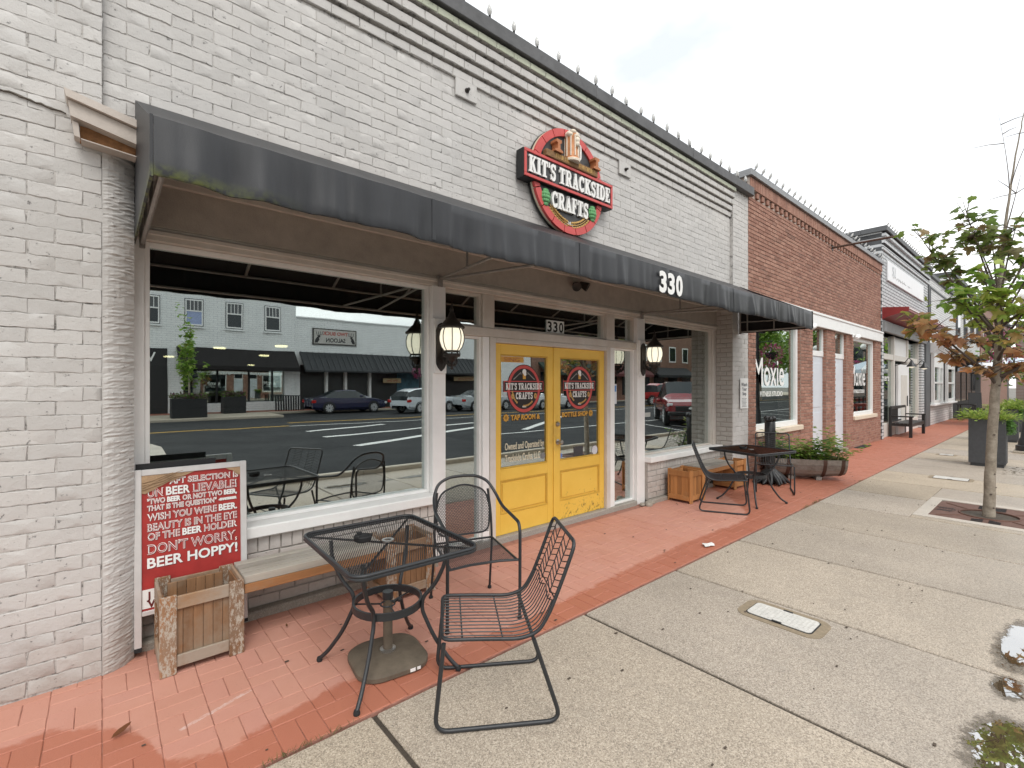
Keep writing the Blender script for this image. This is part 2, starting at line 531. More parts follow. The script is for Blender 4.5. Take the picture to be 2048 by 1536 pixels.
def concrete_mat(name, base, speck=1.0, wetside=True):
    t = NT(name)
    p = t.pos()
    big = t.noise(.9, 5, .6, p)
    c = t.mix(t.ramp(big, [(.3, 0.), (.7, 1.)]), tuple(x * .86 for x in base), tuple(min(1, x * 1.10) for x in base))
    v = t.n('TexVoronoi', Scale=250.0); t.set(v.inputs['Vector'], p)
    sp = t.ramp(t.n('SeparateColor', Color=v.outputs['Color']).outputs[0], [(0, (.22, .18, .14)), (.25, (.55, .49, .42)), (.55, (.90, .86, .78)), (1.0, (1.25, 1.2, 1.12))])
    c = t.mix(.56 * speck, c, t.mix(1.0, c, sp, 'MULTIPLY'))
    v2 = t.n('TexVoronoi', Scale=165.0); t.set(v2.inputs['Vector'], p)
    dk = t.ramp(t.n('SeparateColor', Color=v2.outputs['Color']).outputs[1], [(.0, 1.), (.17, .9), (.19, 0.)])
    c = t.mix(t.math('MULTIPLY', dk, .46 * speck), c, (.11, .092, .075))
    pale = t.ramp(t.n('SeparateColor', Color=v2.outputs['Color']).outputs[2], [(.84, 0.), (.87, .9)])
    c = t.mix(t.math('MULTIPLY', pale, .28 * speck), c, (.80, .73, .62))
    stain = t.ramp(t.noise(3.5, 6, .7, p), [(.52, 0.), (.78, .45)])
    c = t.mix(stain, c, tuple(x * .62 for x in base))
    r = t.n('ObjectInfo').outputs['Random']
    g = t.math('MULTIPLY_ADD', r, .16, .96)
    r2 = t.math('FRACT', t.math('MULTIPLY', r, 7.7))
    gb = t.math('MULTIPLY', g, t.math('MULTIPLY_ADD', r2, .17, .87))
    gg = t.math('MULTIPLY', g, t.math('MULTIPLY_ADD', r2, .05, .955))
    c = t.mix(1.0, c, t.n('CombineColor', Red=g, Green=gg, Blue=gb).outputs[0], 'MULTIPLY')
    rough = .85
    if wetside:
        xyz = t.n('SeparateXYZ', Vector=p)
        w = t.math('ADD', t.math('MULTIPLY', xyz.outputs['Y'], -1.0), t.math('MULTIPLY_ADD', t.noise(1.6, 4, .6, p), .9, -.45))
        rough = t.ramp(t.math('MULTIPLY_ADD', w, 1.0, -2.2), [(0, .82), (.9, .42)])
    return t.bsdf(c, rough, 0, t.bump(t.noise(160, 4, .7, p), .45, .005))
m_conc = concrete_mat('exposed_aggregate', (.415, .37, .315))
m_conc2 = concrete_mat('plain_concrete', (.50, .46, .40), .35, False)
m_concgrey = concrete_mat('rough_grey_concrete', (.34, .32, .29), .5, False)
m_bed = mortar_mat('joint_dirt', (.075, .06, .045), .5)

def asphalt():
    t = NT('asphalt')
    p = t.pos()
    c = t.mix(t.noise(.5, 5, .6, p), (.016, .017, .019), (.034, .036, .038))
    c = t.mix(t.ramp(t.noise(60, 3, .6, p), [(.5, 0.), (.8, .5)]), c, (.07, .07, .07))
    rough = t.ramp(t.noise(.7, 4, .6, p), [(.35, .7), (.7, .9)])
    return t.bsdf(c, rough, 0, t.bump(t.noise(120, 3, .6, p), .4, .004), Specular__IOR__Level=.15)
m_asph = asphalt()

def glass_mat(name, base=.5, tint=(.80, .88, .86), wav=.0):
    t = NT(name)
    lw = t.n('LayerWeight', Blend=.5)
    f4 = t.math('POWER', lw.outputs['Facing'], 4.0)
    fac = t.math('MULTIPLY_ADD', f4, 1 - base - .05, base)
    g = t.n('BsdfGlossy', Color=tint, Roughness=.0)
    if wav:
        t.set(g.inputs['Normal'], t.bump(t.noise(1.1, 2, .5), wav, .02))
    tr = t.n('BsdfTransparent', Color=(.72, .78, .76))
    mx = t.n('MixShader', _0=fac, _1=tr.outputs[0], _2=g.outputs[0])
    t.t.links.new(mx.outputs[0], t.out.inputs['Surface'])
    return t.mat
m_glass = glass_mat('window_glass', .52, (.86, .92, .91), .035)
m_glass2 = glass_mat('shop_glass', .40, (.86, .92, .90), .012)
m_carglass = M('car_glass', (.02, .025, .028), .05, 0, 0)

def wood_mat(name, a, b, grey, greyamt, peel=0.0, axis='Z'):
    t = NT(name)
    p = t.pos()
    s = {'Z': (26, 26, 2.2), 'X': (2.2, 26, 26), 'Y': (26, 2.2, 26)}[axis]
    mp = t.n('Mapping', Vector=p); mp.inputs['Scale'].default_value = s
    g = t.noise(1.0, 6, .65, mp.outputs[0])
    r = t.n('ObjectInfo').outputs['Random']
    c = t.mix(t.ramp(g, [(.3, 0.), (.7, 1.)]), a, b)
    k = t.math('MULTIPLY_ADD', r, .45, .78)
    c = t.mix(1.0, c, t.n('CombineColor', Red=k, Green=k, Blue=k).outputs[0], 'MULTIPLY')
    w = t.ramp(t.noise(3.0, 5, .7, p), [(.62 - greyamt * .5, 0.), (.82 - greyamt * .4, .9)])
    c = t.mix(w, c, grey)
    if peel > 0:
        mp2 = t.n('Mapping', Vector=p); mp2.inputs['Scale'].default_value = tuple(3.2 * (x / 26) ** .35 for x in s)
        pl = t.ramp(t.noise(17.0, 8, .82, mp2.outputs[0]), [(.60 - peel * .28, 0.), (.65 - peel * .28, 1.)])
        c = t.mix(pl, c, (.43, .385, .32))
    return t.bsdf(c, .78, 0, t.bump(g, .5, .004))
m_wood = wood_mat('cedar_slat', (.17, .085, .038), (.29, .155, .075), (.27, .21, .15), .3)
m_woodrail = wood_mat('weathered_rail', (.22, .12, .055), (.33, .20, .11), (.34, .29, .235), .55, 0, 'X')
m_woodgrey = wood_mat('silvered_plank', (.26, .235, .20), (.37, .335, .285), (.36, .335, .295), .5, 0, 'X')
m_woodpeel = wood_mat('peeling_post', (.20, .095, .04), (.31, .155, .07), (.25, .20, .15), .3, .36)
m_woodnew = wood_mat('orange_stained_slat', (.36, .155, .048), (.46, .21, .070), (.34, .20, .10), .1)
m_apron = wood_mat('orange_apron', (.26, .115, .042), (.36, .165, .065), (.28, .19, .12), .2, 0, 'X')
m_barrel = wood_mat('barrel_stave', (.17, .14, .115), (.27, .235, .20), (.33, .31, .28), .4, 0, 'X')

m_black = M('black_powder_coat', (.022, .024, .027), .38, .0, .2, 30, .15, 200)
m_blackmat = M('black_matte', (.016, .016, .017), .8, 0, .2, 10)
m_iron = M('oil_rubbed_iron', (.030, .024, .020), .5, .3, .3, 40, .4, 90)
m_white = M('white_frame_paint', (.83, .82, .80), .45, 0, .07, 5, .15, 60)
def shaded_grimy_white():
    t = NT('shaded_grimy_trim_paint')
    p = t.pos()
    c = t.mix(t.ramp(t.noise(2.2, 6, .7, p), [(.35, 0.), (.7, 1.)]), (.56, .50, .44), (.68, .645, .60))  # beige instead of white: shade under the awning plus grime, put into the colour
    sp = t.ramp(t.noise(22, 6, .75, p), [(.66, 0.), (.72, .5)])
    c = t.mix(sp, c, (.20, .165, .14))
    return t.bsdf(c, .6, 0, t.bump(t.noise(45, 4, .6, p), .25, .005))
m_trim = shaded_grimy_white()
m_header = M('taupe_header_board', (.41, .36, .315), .75, 0, .18, 9, .35, 120)
m_soffit = M('taupe_trim', (.50, .445, .395), .7, 0, .12, 12, .2, 80)

def awning_mat():
    t = NT('charcoal_awning_fabric')
    p = t.pos()
    mp = t.n('Mapping', Vector=p); mp.inputs['Scale'].default_value = (9, 9, 1.0)
    st = t.noise(1.0, 5, .7, mp.outputs[0])
    c = t.mix(t.ramp(st, [(.35, 0.), (.75, 1.)]), (.011, .012, .0145), (.023, .025, .029))
    pale = t.ramp(t.noise(1.0, 7, .8, mp.outputs[0]), [(.62, 0.), (.74, .3)])
    c = t.mix(pale, c, (.075, .08, .09))
    xyz = t.n('SeparateXYZ', Vector=p)
    lo = t.n('MapRange', Value=xyz.outputs['Z']); lo.inputs[1].default_value = 2.50; lo.inputs[2].default_value = 2.435
    lx = t.n('MapRange', Value=xyz.outputs['X']); lx.inputs[1].default_value = .75; lx.inputs[2].default_value = .2
    al = t.math('MULTIPLY', t.math('MULTIPLY', lo.outputs[0], lx.outputs[0]), t.ramp(t.noise(25, 4, .6, p), [(.4, 0.), (.6, .9)]))
    c = t.mix(al, c, (.13, .15, .03))
    return t.bsdf(c, .45, 0, t.bump(t.noise(260, 2, .5, p), .25, .002))
m_awn = awning_mat()
m_awnin = M('awning_underside', (.012, .010, .010), .9, 0, .1)
m_galv = M('grey_awning_frame', (.30, .28, .26), .55, .4, .2, 20)

def yellow_door():
    t = NT('yellow_door_paint')
    p = t.pos()
    c = t.mix(t.ramp(t.noise(2.0, 5, .6, p), [(.3, 0.), (.7, 1.)]), (.76, .47, .065), (.86, .56, .10))
    xyz = t.n('SeparateXYZ', Vector=p)
    lo = t.n('MapRange', Value=xyz.outputs['Z']); lo.inputs[1].default_value = .62; lo.inputs[2].default_value = .10
    rx = t.n('MapRange', Value=xyz.outputs['X']); rx.inputs[1].default_value = 3.75; rx.inputs[2].default_value = 4.1
    k = t.math('MULTIPLY', lo.outputs[0], rx.outputs[0])
    s = t.ramp(t.math('MULTIPLY_ADD', k, .16, t.noise(16, 8, .8, p)), [(.675, 0.), (.735, .8)])
    c = t.mix(s, c, (.16, .10, .03))
    s3 = t.ramp(t.noise(7, 6, .75, p), [(.68, 0.), (.75, .4)])
    c = t.mix(s3, c, (.35, .20, .05))
    kx = t.math('SUBTRACT', xyz.outputs['X'], 3.92); kz = t.math('SUBTRACT', xyz.outputs['Z'], 1.02)
    kd = t.math('ADD', t.math('MULTIPLY', t.math('MULTIPLY', kx, kx), 26.0), t.math('MULTIPLY', t.math('MULTIPLY', kz, kz), 7.0))
    hand = t.ramp(t.math('ADD', kd, t.noise(9, 5, .7, p)), [(.45, .42), (.85, 0.)])
    c = t.mix(hand, c, (.40, .25, .06))
    rg = t.ramp(t.noise(6, 5, .7, p), [(.3, .34), (.7, .58)])
    return t.bsdf(c, rg, 0, t.bump(t.noise(35, 3, .6, p), .16, .004))
m_yellow = yellow_door()
m_yellowdk = M('yellow_moulding', (.60, .36, .05), .5, 0, .15, 20)

m_red = M('sign_red', (.55, .072, .066), .5, 0, .10, 12, .15, 60)
m_signdk = M('sign_charcoal', (.055, .056, .058), .6, 0, .25, 6, .2, 90)
m_signwhite = M('sign_white', (.80, .79, .76), .5, 0, .05, 20)
m_cream = M('sign_cream', (.62, .53, .40), .6, 0, .15, 20)
m_signblack = M('sign_black', (.012, .012, .013), .5, 0, .1)
m_tan = M('carved_timber', (.22, .12, .05), .75, 0, .4, 30, .5, 60)
m_rust = M('sign_orange_brown', (.42, .155, .06), .6, 0, .25, 25, .3, 60)
m_beer = M('sign_beer_amber', (.60, .26, .11), .55, 0, .3, 18, .3, 60)
m_foam = M('sign_foam', (.74, .66, .54), .7, 0, .1, 30, .4, 40)
m_hop = M('sign_hop_green', (.12, .34, .13), .6, 0, .4, 45, .5, 60)
m_wheat = M('sign_wheat_gold', (.50, .30, .09), .6, 0, .3, 50, .4, 60)
m_gold = M('decal_gold', (.62, .33, .05), .5, 0, 0)
m_decalwhite = M('decal_white', (.80, .80, .78), .6, 0, 0)
m_decalcream = M('decal_cream', (.72, .66, .50), .6, 0, 0)
m_decaldk = M('decal_black', (.016, .012, .012), .6, 0, 0)
m_steel = M('worn_steel', (.46, .44, .42), .3, .9, .1, 30)
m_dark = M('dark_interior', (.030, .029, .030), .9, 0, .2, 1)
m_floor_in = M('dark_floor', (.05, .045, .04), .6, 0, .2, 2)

def glow(name, c, s):
    t = NT(name)
    e = t.n('Emission', Color=c, Strength=s)
    t.t.links.new(e.outputs[0], t.out.inputs['Surface'])
    return t.mat
m_lampglow = glow('warm_ceiling_lamp', (1, .80, .45), 3.5)
m_neonblue = glow('neon_blue', (.12, .16, 1.0), 3.0)
m_neongreen = glow('neon_green', (.10, .9, .22), 1.6)
def lantern_glass():
    t = NT('seeded_lantern_glass')
    p = t.pos()
    c = t.mix(t.noise(30, 4, .6, p), (.70, .66, .52), (.86, .84, .74))
    return t.bsdf(c, .25, 0, t.bump(t.noise(60, 2, .5, p), .3, .004), Transmission__Weight=.25, Emission__Color=(1, .92, .74), Emission__Strength=.42)
m_lantern = lantern_glass()

# ================================================================ the setting
def sheet(name, x0, x1, y0, y1, z, mat, kind='structure', parent=None):
    o = MB().add([(x0, y0, z), (x1, y0, z), (x1, y1, z), (x0, y1, z)], [(0, 1, 2, 3)]).build(name, mat, parent)
    if kind: o['kind'] = kind
    return o
m_ground = M('far_ground', (.16, .15, .13), .9, 0, .2, .2)
sheet('ground', -400, 500, -400, 400, -.30, m_ground)
road = sheet('road', -200, 300, -27.4, -4.12, -.12, m_asph)
m_roadwhite = M('road_white', (.66, .66, .64), .6, 0, .12, 8)
m_roadyellow = M('road_yellow', (.55, .33, .05), .6, 0, .15, 8)
def stripe(name, ax, ay, bx, by, w, mat):
    d = Vector((bx - ax, by - ay)).normalized(); n = Vector((-d.y, d.x)) * w / 2
    return MB().add([(ax + n.x, ay + n.y, -.116), (ax - n.x, ay - n.y, -.116), (bx - n.x, by - n.y, -.116), (bx + n.x, by + n.y, -.116)], [(0, 1, 2, 3)]).build(name, mat, road)
for yy in (-17.35, -17.15):
    stripe('centre_line', -60, yy, 6.0, yy, .11, m_roadyellow)
    stripe('centre_line', 6.4, yy - 1.6, 90, yy - 1.6, .11, m_roadyellow)
for a, b, w in (((5.95, -17.0), (90, -15.4), .14), ((5.8, -14.2), (9.5, -15.6), .30), ((5.6, -11.9), (13.0, -13.6), .30), ((5.5, -9.0), (13.5, -12.4), .34), ((12.5, -9.6), (20, -14.4), .30), ((9.5, -8.8), (40, -9.4), .14)):
    stripe('hatch_line', a[0], a[1], b[0], b[1], w, m_roadwhite)
for i in range(9):
    stripe('parking_line', 8.3 + 3.1 * i + 8, -4.4, 10.8 + 3.1 * i + 8, -9.0, .1, m_roadwhite)

# ---- brick-laid strip along the shop fronts
BX0, BX1, BY0, BY1 = -1.4, 31.5, -1.25, .34
paving = MB().box(BX0, BX1, BY0, BY1, -.20, -.0055).build('brick_paving', m_paverjoint)
tag(paving, kind='structure')
def paver_variant(L, W, seed):
    q = random.Random(seed)
    per = []
    n1, n2 = 3, 2
    hx, hy = L / 2, W / 2
    for i in range(n1): per.append((-hx + L * i / n1, -hy))
    for i in range(n2): per.append((hx, -hy + W * i / n2))
    for i in range(n1): per.append((hx - L * i / n1, hy))
    for i in range(n2): per.append((-hx, hy - W * i / n2))
    v, f = [], []
    for k, (s, z) in enumerate(((1.0, -.03), (1.0, -.003), (.955, 0.0))):
        for (x, y) in per:
            j = .0011 if k else 0
            ex = (x - math.copysign(.003, x)) if k == 2 else x
            ey = (y - math.copysign(.003, y)) if k == 2 else y
            v.append((ex + q.uniform(-j, j), ey + q.uniform(-j, j), z))
    n = len(per)
    for k in range(2):
        for i in range(n):
            f.append((k * n + i, k * n + (i + 1) % n, (k + 1) * n + (i + 1) % n, (k + 1) * n + i))
    f.append(tuple(2 * n + i for i in range(n)))
    return v, f
PV = [paver_variant(.1975, .0975, s) for s in range(8)]
pv_mesh = []
for k, (v, f) in enumerate(PV):
    b = MB(); b.add(v, f); me = b.mesh('paver'); me.materials.append(m_paver); pv_mesh.append(me)
spots = []
nx, ny = int((BX1 - BX0) / .2), int((BY1 - BY0) / .2)
for i in range(nx):
    for j in range(ny):
        cx, cy = BX0 + .1 + .2 * i, BY0 + .105 + .2 * j
        if (i + j) % 2:
            spots += [(cx, cy - .05, 0), (cx, cy + .05, 0)]
        else:
            spots += [(cx - .05, cy, 1), (cx + .05, cy, 1)]
def in_front(x, y, z=0.0):
    d = y + 3.45
    dep = .654 * x + .7566 * d
    if dep < .2: return None
    lat = .7566 * x - .654 * d
    u, v = lat / dep * 948, (1.6 - z) / dep * 948
    if abs(u) > 1060 or v > 800: return None
    return dep
near = sorted([s for s in spots if in_front(s[0], s[1])], key=lambda s: in_front(s[0], s[1]))
near_set = set(near[:300])
rest = MB()
for s in spots:
    k = rnd.randrange(8)
    dz, tilt = rnd.uniform(-.0022, .0015), rnd.uniform(-.006, .006)
    rz = (PI / 2 if s[2] else 0) + rnd.uniform(-.008, .008) + (PI if rnd.random() < .5 else 0)
    if s in near_set:
        o = bpy.data.objects.new('paver', pv_mesh[k]); col.objects.link(o)
        o.parent = paving; o.location = (s[0], s[1], dz); o.rotation_euler = (tilt, rnd.uniform(-.006, .006), rz)
    else:
        m = Matrix.Translation((s[0], s[1], dz)) @ Matrix.Rotation(rz, 4, 'Z')
        rest.add(PV[k][0], PV[k][1], m)
o = rest.build('pavers', m_paver, paving); o['kind'] = 'stuff'

# ---- concrete sidewalk of cast slabs
KY = -4.0
sidewalk = MB().box(-60, 140, KY, -1.262, -.25, -.014).build('sidewalk', m_bed)
tag(sidewalk, kind='structure')
def slab(x0, x1, y0, y1, mat, name='slab', z=0.0, c=.008):
    o = MB().box(x0, x1, y0, y1, -.10, 0.0, c).build(name, mat, sidewalk)
    o.location = (0, 0, z + rnd.uniform(-.002, .001))
    return o
xs = [-60, -20, -8, -3.6, -2.1, -.55, 1.0, 2.56, 3.76, 4.99, 6.22, 7.46]
xs += [7.46 + 1.235 * i for i in range(1, 20)] + [40, 60, 100, 140]
GX0, GX1, GY0, GY1 = 7.62, 9.02, -3.62, -2.24       # tree pit opening
for a, b in zip(xs[:-1], xs[1:]):
    a2, b2 = a + .013, b - .013
    if b2 <= GX0 or a2 >= GX1:
        slab(a2, b2, KY, -1.268, m_conc)
    else:
        slab(a2, b2, GY1 + .004, -1.268, m_conc)
        slab(a2, b2, KY, GY0 - .004, m_conc)
        if a2 < GX0 - .02: slab(a2, GX0 - .004, GY0, GY1, m_conc)
        if b2 > GX1 + .02: slab(GX1 + .004, b2, GY0, GY1, m_conc)
# the raised kerb beside the parking bays
kerb = MB()
for i in range(40):
    x = -30 + 3.05 * i
    kerb.box(x + .004, x + 3.046, -4.14, KY - .004, -.28, .085, .015)
tag(kerb.build('kerb', m_conc2), kind='structure')

# ---- far pavement across the road
m_conc_far = concrete_mat('far_concrete', (.42, .38, .32), .3, False)
tag(MB().box(-200, 7.4, -40, -23.2, -.3, 0.0, .02).box(7.4, 300, -40, -26.9, -.3, .001, .02).build('opposite_sidewalk', m_conc_far), kind='structure')
sheet('opposite_brick_strip', -60, 60, -29.0, -27.2, .006, M('far_pavers', (.30, .11, .07), .8, 0, .2, 6))
tag(MB().prism([(-3, -4.16), (.55, -4.16), (1.05, -6.5), (1.15, -11), (.75, -13.4), (-.4, -14.6), (-3, -14.9)], -.28, .02, 'z').build('traffic_island', m_conc2), kind='structure')

# ================================================================ brick making
def brick_variant(L, H, D, seed, jit=.0022, rim=.006, n1=4):
    q = random.Random(seed)
    hx, hz = L / 2, H / 2
    per = []
    n2 = 1
    for i in range(n1): per.append((-hx + L * i / n1, -hz))
    for i in range(n2): per.append((hx, -hz + H * i / n2))
    for i in range(n1): per.append((hx - L * i / n1, hz))
    for i in range(n2): per.append((-hx, hz - H * i / n2))
    n = len(per)
    v, f = [], []
    jo = [(q.uniform(-jit, jit), q.uniform(-jit, jit)) for _ in per]
    for k, (ins, y) in enumerate(((0, D), (0, -D * .35), (rim, -D))):
        for (x, z), (jx, jz) in zip(per, jo):
            kx = jx if k else 0; kz = jz if k else 0
            v.append((x - math.copysign(ins, x) * (abs(x) > hx * .99) + kx, y + (q.uniform(-.0012, .0012) if k == 2 else 0), z - math.copysign(ins, z) + kz))
    for k in range(2):
        for i in range(n):
            f.append((k * n + i, k * n + (i + 1) % n, (k + 1) * n + (i + 1) % n, (k + 1) * n + i))
    v.append((0, -D - .0008, 0))
    for i in range(n): f.append((2 * n + i, 2 * n + (i + 1) % n, 3 * n))
    return v, f
def courses(x0, x1, z0, z1, L, H, joint=.010, off=0.0, ratio_jit=.004):
    out = []
    n = max(1, round((z1 - z0) / H))
    hh = (z1 - z0) / n
    for i in range(n):
        z = z0 + hh * (i + .5)
        x = x0 - (L * .5 if (i + int(off)) % 2 else 0.0)
        while x < x1 - .012:
            a, b = max(x, x0), min(x + L, x1)
            if b - a > .03:
                jj = rnd.uniform(-ratio_jit, ratio_jit)
                out.append((a, b, z, hh, jj))
            x += L
    return out
class Bricks:
    """a run of brickwork: the nearest pieces as objects, the others in one mesh"""
    def __init__(s, L, H, D, mat, jit=.0022, joint=.010, rim=.006, nv=10, n1=4):
        s.L, s.H, s.D, s.joint, s.mat = L, H, D, joint, mat
        s.var = [brick_variant(L - joint, H - joint, D, k * 7 + 3, jit, rim, n1) for k in range(nv)]
        s.me = []
        s.items = []
    def put(s, x, y, z, w, h, rz=0.0, roll=0.0):
        s.items.append((x, y, z, w, h, rz, roll))
    def field(s, x0, x1, z0, z1, y, off=0):
        for a, b, z, hh, jj in courses(x0, x1, z0, z1, s.L, s.H, s.joint, off):
            s.put((a + b) / 2 + rnd.uniform(-.003, .003) * (b - a > .15), y + rnd.uniform(-.0022, .0018), z + rnd.uniform(-.0022, .0022), b - a, hh, 0.0, rnd.uniform(-.009, .009))
    def field_side(s, x, y0, y1, z0, z1, facing=-1, off=0):
        for a, b, z, hh, jj in courses(y0, y1, z0, z1, s.L, s.H, s.joint, off):
            s.put(x, (a + b) / 2, z, b - a, hh, -PI / 2 if facing < 0 else PI / 2)
    def emit(s, parent, pick, name='brick', restname='bricks'):
        vis = []
        for k, it in enumerate(s.items):
            dep = in_front(it[0], it[1], it[2])
            if dep and abs(1.6 - it[2]) / dep * 948 < 800: vis.append((dep, k))
        vis.sort()
        chosen = set(k for _, k in vis[:pick])
        s.me = []
        for v, f in s.var:
            b = MB(); b.add(v, f); me = b.mesh(name, 28); me.materials.append(s.mat); s.me.append(me)
        rest = MB()
        for k, (x, y, z, w, h, rz, roll) in enumerate(s.items):
            q = rnd.randrange(len(s.var))
            sx, sz = (w - s.joint) / (s.L - s.joint), (h - s.joint) / (s.H - s.joint)
            if k in chosen:
                o = bpy.data.objects.new(name, s.me[q]); col.objects.link(o); o.parent = parent
                o.location = (x, y, z); o.rotation_euler = (0, roll, rz); o.scale = (sx, 1, sz)
            else:
                m = Matrix.Translation((x, y, z)) @ Matrix.Rotation(rz, 4, 'Z') @ Matrix.Rotation(roll, 4, 'Y') @ Matrix.Diagonal((sx, 1, sz, 1))
                rest.add(s.var[q][0], s.var[q][1], m)
        if rest.v:
            o = rest.build(restname, s.mat, parent); o['kind'] = 'stuff'
        s.items = []

# ================================================================ the taproom building
shop = thing('taproom_building', 'pale painted brick taproom shopfront with yellow double doors', 'building')
WL, WH, WD = .212, .0755, .0034
wall = MB()
wall.box(-6.0, 0.0, .009, .5, -.05, 4.79)                    # pier and the wall to its left
wall.box(0.0, 7.70, .059, .5, 2.95, 4.79)                    # wall over the opening
wall.box(7.70, 8.27, .009, .6, -.05, 4.79)                   # pilaster
wall = wall.build('wall', m_mortar, shop)
bw = Bricks(WL, WH, WD, m_wall, .0036, .0046, .0022, 24, 6)
bw.field(-2.2, 0.0, 0.01, 4.76, .009)
bw.field(0.0, 7.70, 3.0, 4.305, .059, 1)
bw.field(7.702, 8.268, 2.60, 4.76, .009)
bw.field(7.702, 8.268, 0.01, 2.60, .009)
bw.emit(wall, 300)
# corbelled courses stepping out under the coping
corb_z = [4.322, 4.417, 4.512, 4.612, 4.708]
cb = Bricks(.212, .092, .006, m_wall, .003, .006, .004)
corbel = MB()
for i, z in enumerate(corb_z):
    z1 = (corb_z + [4.79])[i + 1]
    y = .04 - .022 * i
    corbel.box(0.0, 7.70, y + .006, .2, z + .004, z1 - .012)
    for a, b, zz, hh, jj in courses(0, 7.70, z + .004, z1 - .014, .212, .2, .006, i):
        cb.put((a + b) / 2, y + .004, zz + rnd.uniform(-.0012, .0012), b - a, hh)
corbel = corbel.build('corbel', m_mortar, shop)
top_row = [it for it in cb.items if it[2] > 4.70]
cb.items = [it for it in cb.items if it[2] <= 4.70]
cb.emit(corbel, 120)
cb.mat = m_green; cb.items = top_row
cb.emit(corbel, 30)
# coping: sheet metal in lengths
m_coping = M('weathered_coping', (.105, .105, .107), .6, .25, .35, 7, .2, 40)
for i in range(5):
    x = -2.2 + 2.12 * i
    MB().box(x + .002, min(x + 2.118, 8.30), -.085, .45, 4.79, 4.93, .006).box(x - .012, x + .016, -.089, .46, 4.786, 4.934, .003).build('coping', m_coping, shop)
# algae-streaked lower lip
# splayed rough brick jamb beside the window
q = random.Random(5)
jv, jf = [], []
rows, cols_ = 300, 6
for i in range(rows + 1):
    z = 0.0 + 2.96 * i / rows
    rowo = q.choice((-.0045, -.003, 0, .001, .0035)) * q.uniform(.4, 1.2)
    for j in range(cols_ + 1):
        u = j / cols_
        jv.append((u * .142 + (q.uniform(-.002, .002) if 0 < j else 0), u * u * .10 + .001 + (rowo * q.uniform(.3, 1.2) + q.uniform(-.0022, .0022)) * (0 if j == 0 else 1), z))
for i in range(rows):
    for j in range(cols_):
        a = i * (cols_ + 1) + j
        jf.append((a, a + 1, a + cols_ + 2, a + cols_ + 1))
MB().add(jv, jf).box(0.001, .14, .112, .45, 0, 2.96).build('rough_jamb', m_wall, shop)
# pilaster return inside the opening: darker, unpainted-looking stretcher bricks
ret = MB().box(7.6975, 7.74, .012, .284, -.02, 2.99).build('pilaster_return', mortar_mat('taupe_joint', (.36, .32, .28), .25), shop)
rb = Bricks(.205, .0755, .007, m_pierside, .0015, .010)
rb.field_side(7.6965, .004, .284, 0.01, 2.98)
rb.emit(ret, 300)
# header boards behind the awning
hd = MB().box(.142, 7.70, .27, .5, 2.60, 3.02, .004).build('header', m_header, shop)
MB().box(.142, 7.70, .235, .268, 2.86, 2.955, .006).build('header_trim', m_soffit, shop)
MB().box(.142, 7.70, .22, .30, 2.955, 3.02, .004).build('header_trim', m_soffit, shop)
# storefront frame members
FY0, FY1 = .285, .42
def member(name, x0, x1, z0, z1, y0=FY0, y1=FY1, mat=None, c=.004, parent=None):
    return MB().box(x0, x1, y0, y1, z0, z1, c).build(name, mat or m_trim, parent or shop)
member('head_rail', .142, 7.70, 2.51, 2.598, .272)
member('head_moulding', .142, 7.70, 2.545, 2.575, .255, .2718)
member('jamb', .142, .20, .56, 2.509, mat=m_white)
member('jamb', 7.61, 7.699, .56, 2.509)
P1 = member('post', 2.26, 2.40, 0.0, 2.509, .262, mat=m_white)
P2 = member('post', 5.43, 5.61, 0.0, 2.509, .262, mat=m_white)
member('mullion', 2.85, 2.995, 2.175, 2.509)
member('mullion', 4.805, 4.97, 2.175, 2.509)
member('mullion', 2.85, 2.93, 0.0, 2.085, mat=m_white)
member('mullion', 4.87, 4.97, 0.0, 2.085, mat=m_white)
member('transom_bar', 2.402, 5.428, 2.087, 2.173, .275)
member('door_casing', 2.932, 3.005, 0.0, 2.086, .272)
member('door_casing', 4.795, 4.868, 0.0, 2.086, .272)
member('door_casing', 3.007, 4.793, 2.035, 2.086, .272)
member('threshold', 2.402, 5.428, -.02, .055, .255, .45, m_concgrey, .008)
# fixed windows: each a stop frame with its pane
def window(x0, x1, z0, z1, w=.028, mat=None, gy=.36, glass=None):
    fr = MB()
    y0, y1 = gy - .045, gy + .03
    fr.box(x0, x0 + w, y0, y1, z0, z1, .003).box(x1 - w, x1, y0, y1, z0, z1, .003)
    fr.box(x0 + w + .0005, x1 - w - .0005, y0 + .002, y1, z0, z0 + w, .003).box(x0 + w + .0005, x1 - w - .0005, y0 + .002, y1, z1 - w, z1, .003)
    f = fr.build('window_frame', mat or m_trim, shop)
    MB().box(x0 + w - .004, x1 - w + .004, gy, gy + .006, z0 + w - .004, z1 - w + .004).build('pane', glass or m_glass, f)
    return f
window(.2015, 2.2585, .6305, 2.5085, .026, m_white)
window(5.6115, 7.6085, .6305, 2.5085, .026)
window(2.4015, 2.8485, .0565, 2.0855, .022, m_white)
window(4.9715, 5.4285, .0565, 2.0855, .022, m_white)
window(2.4015, 2.8485, 2.1745, 2.5085, .024)
window(2.9965, 4.8035, 2.1745, 2.5085, .024)
window(4.9715, 5.4285, 2.1745, 2.5085, .024)
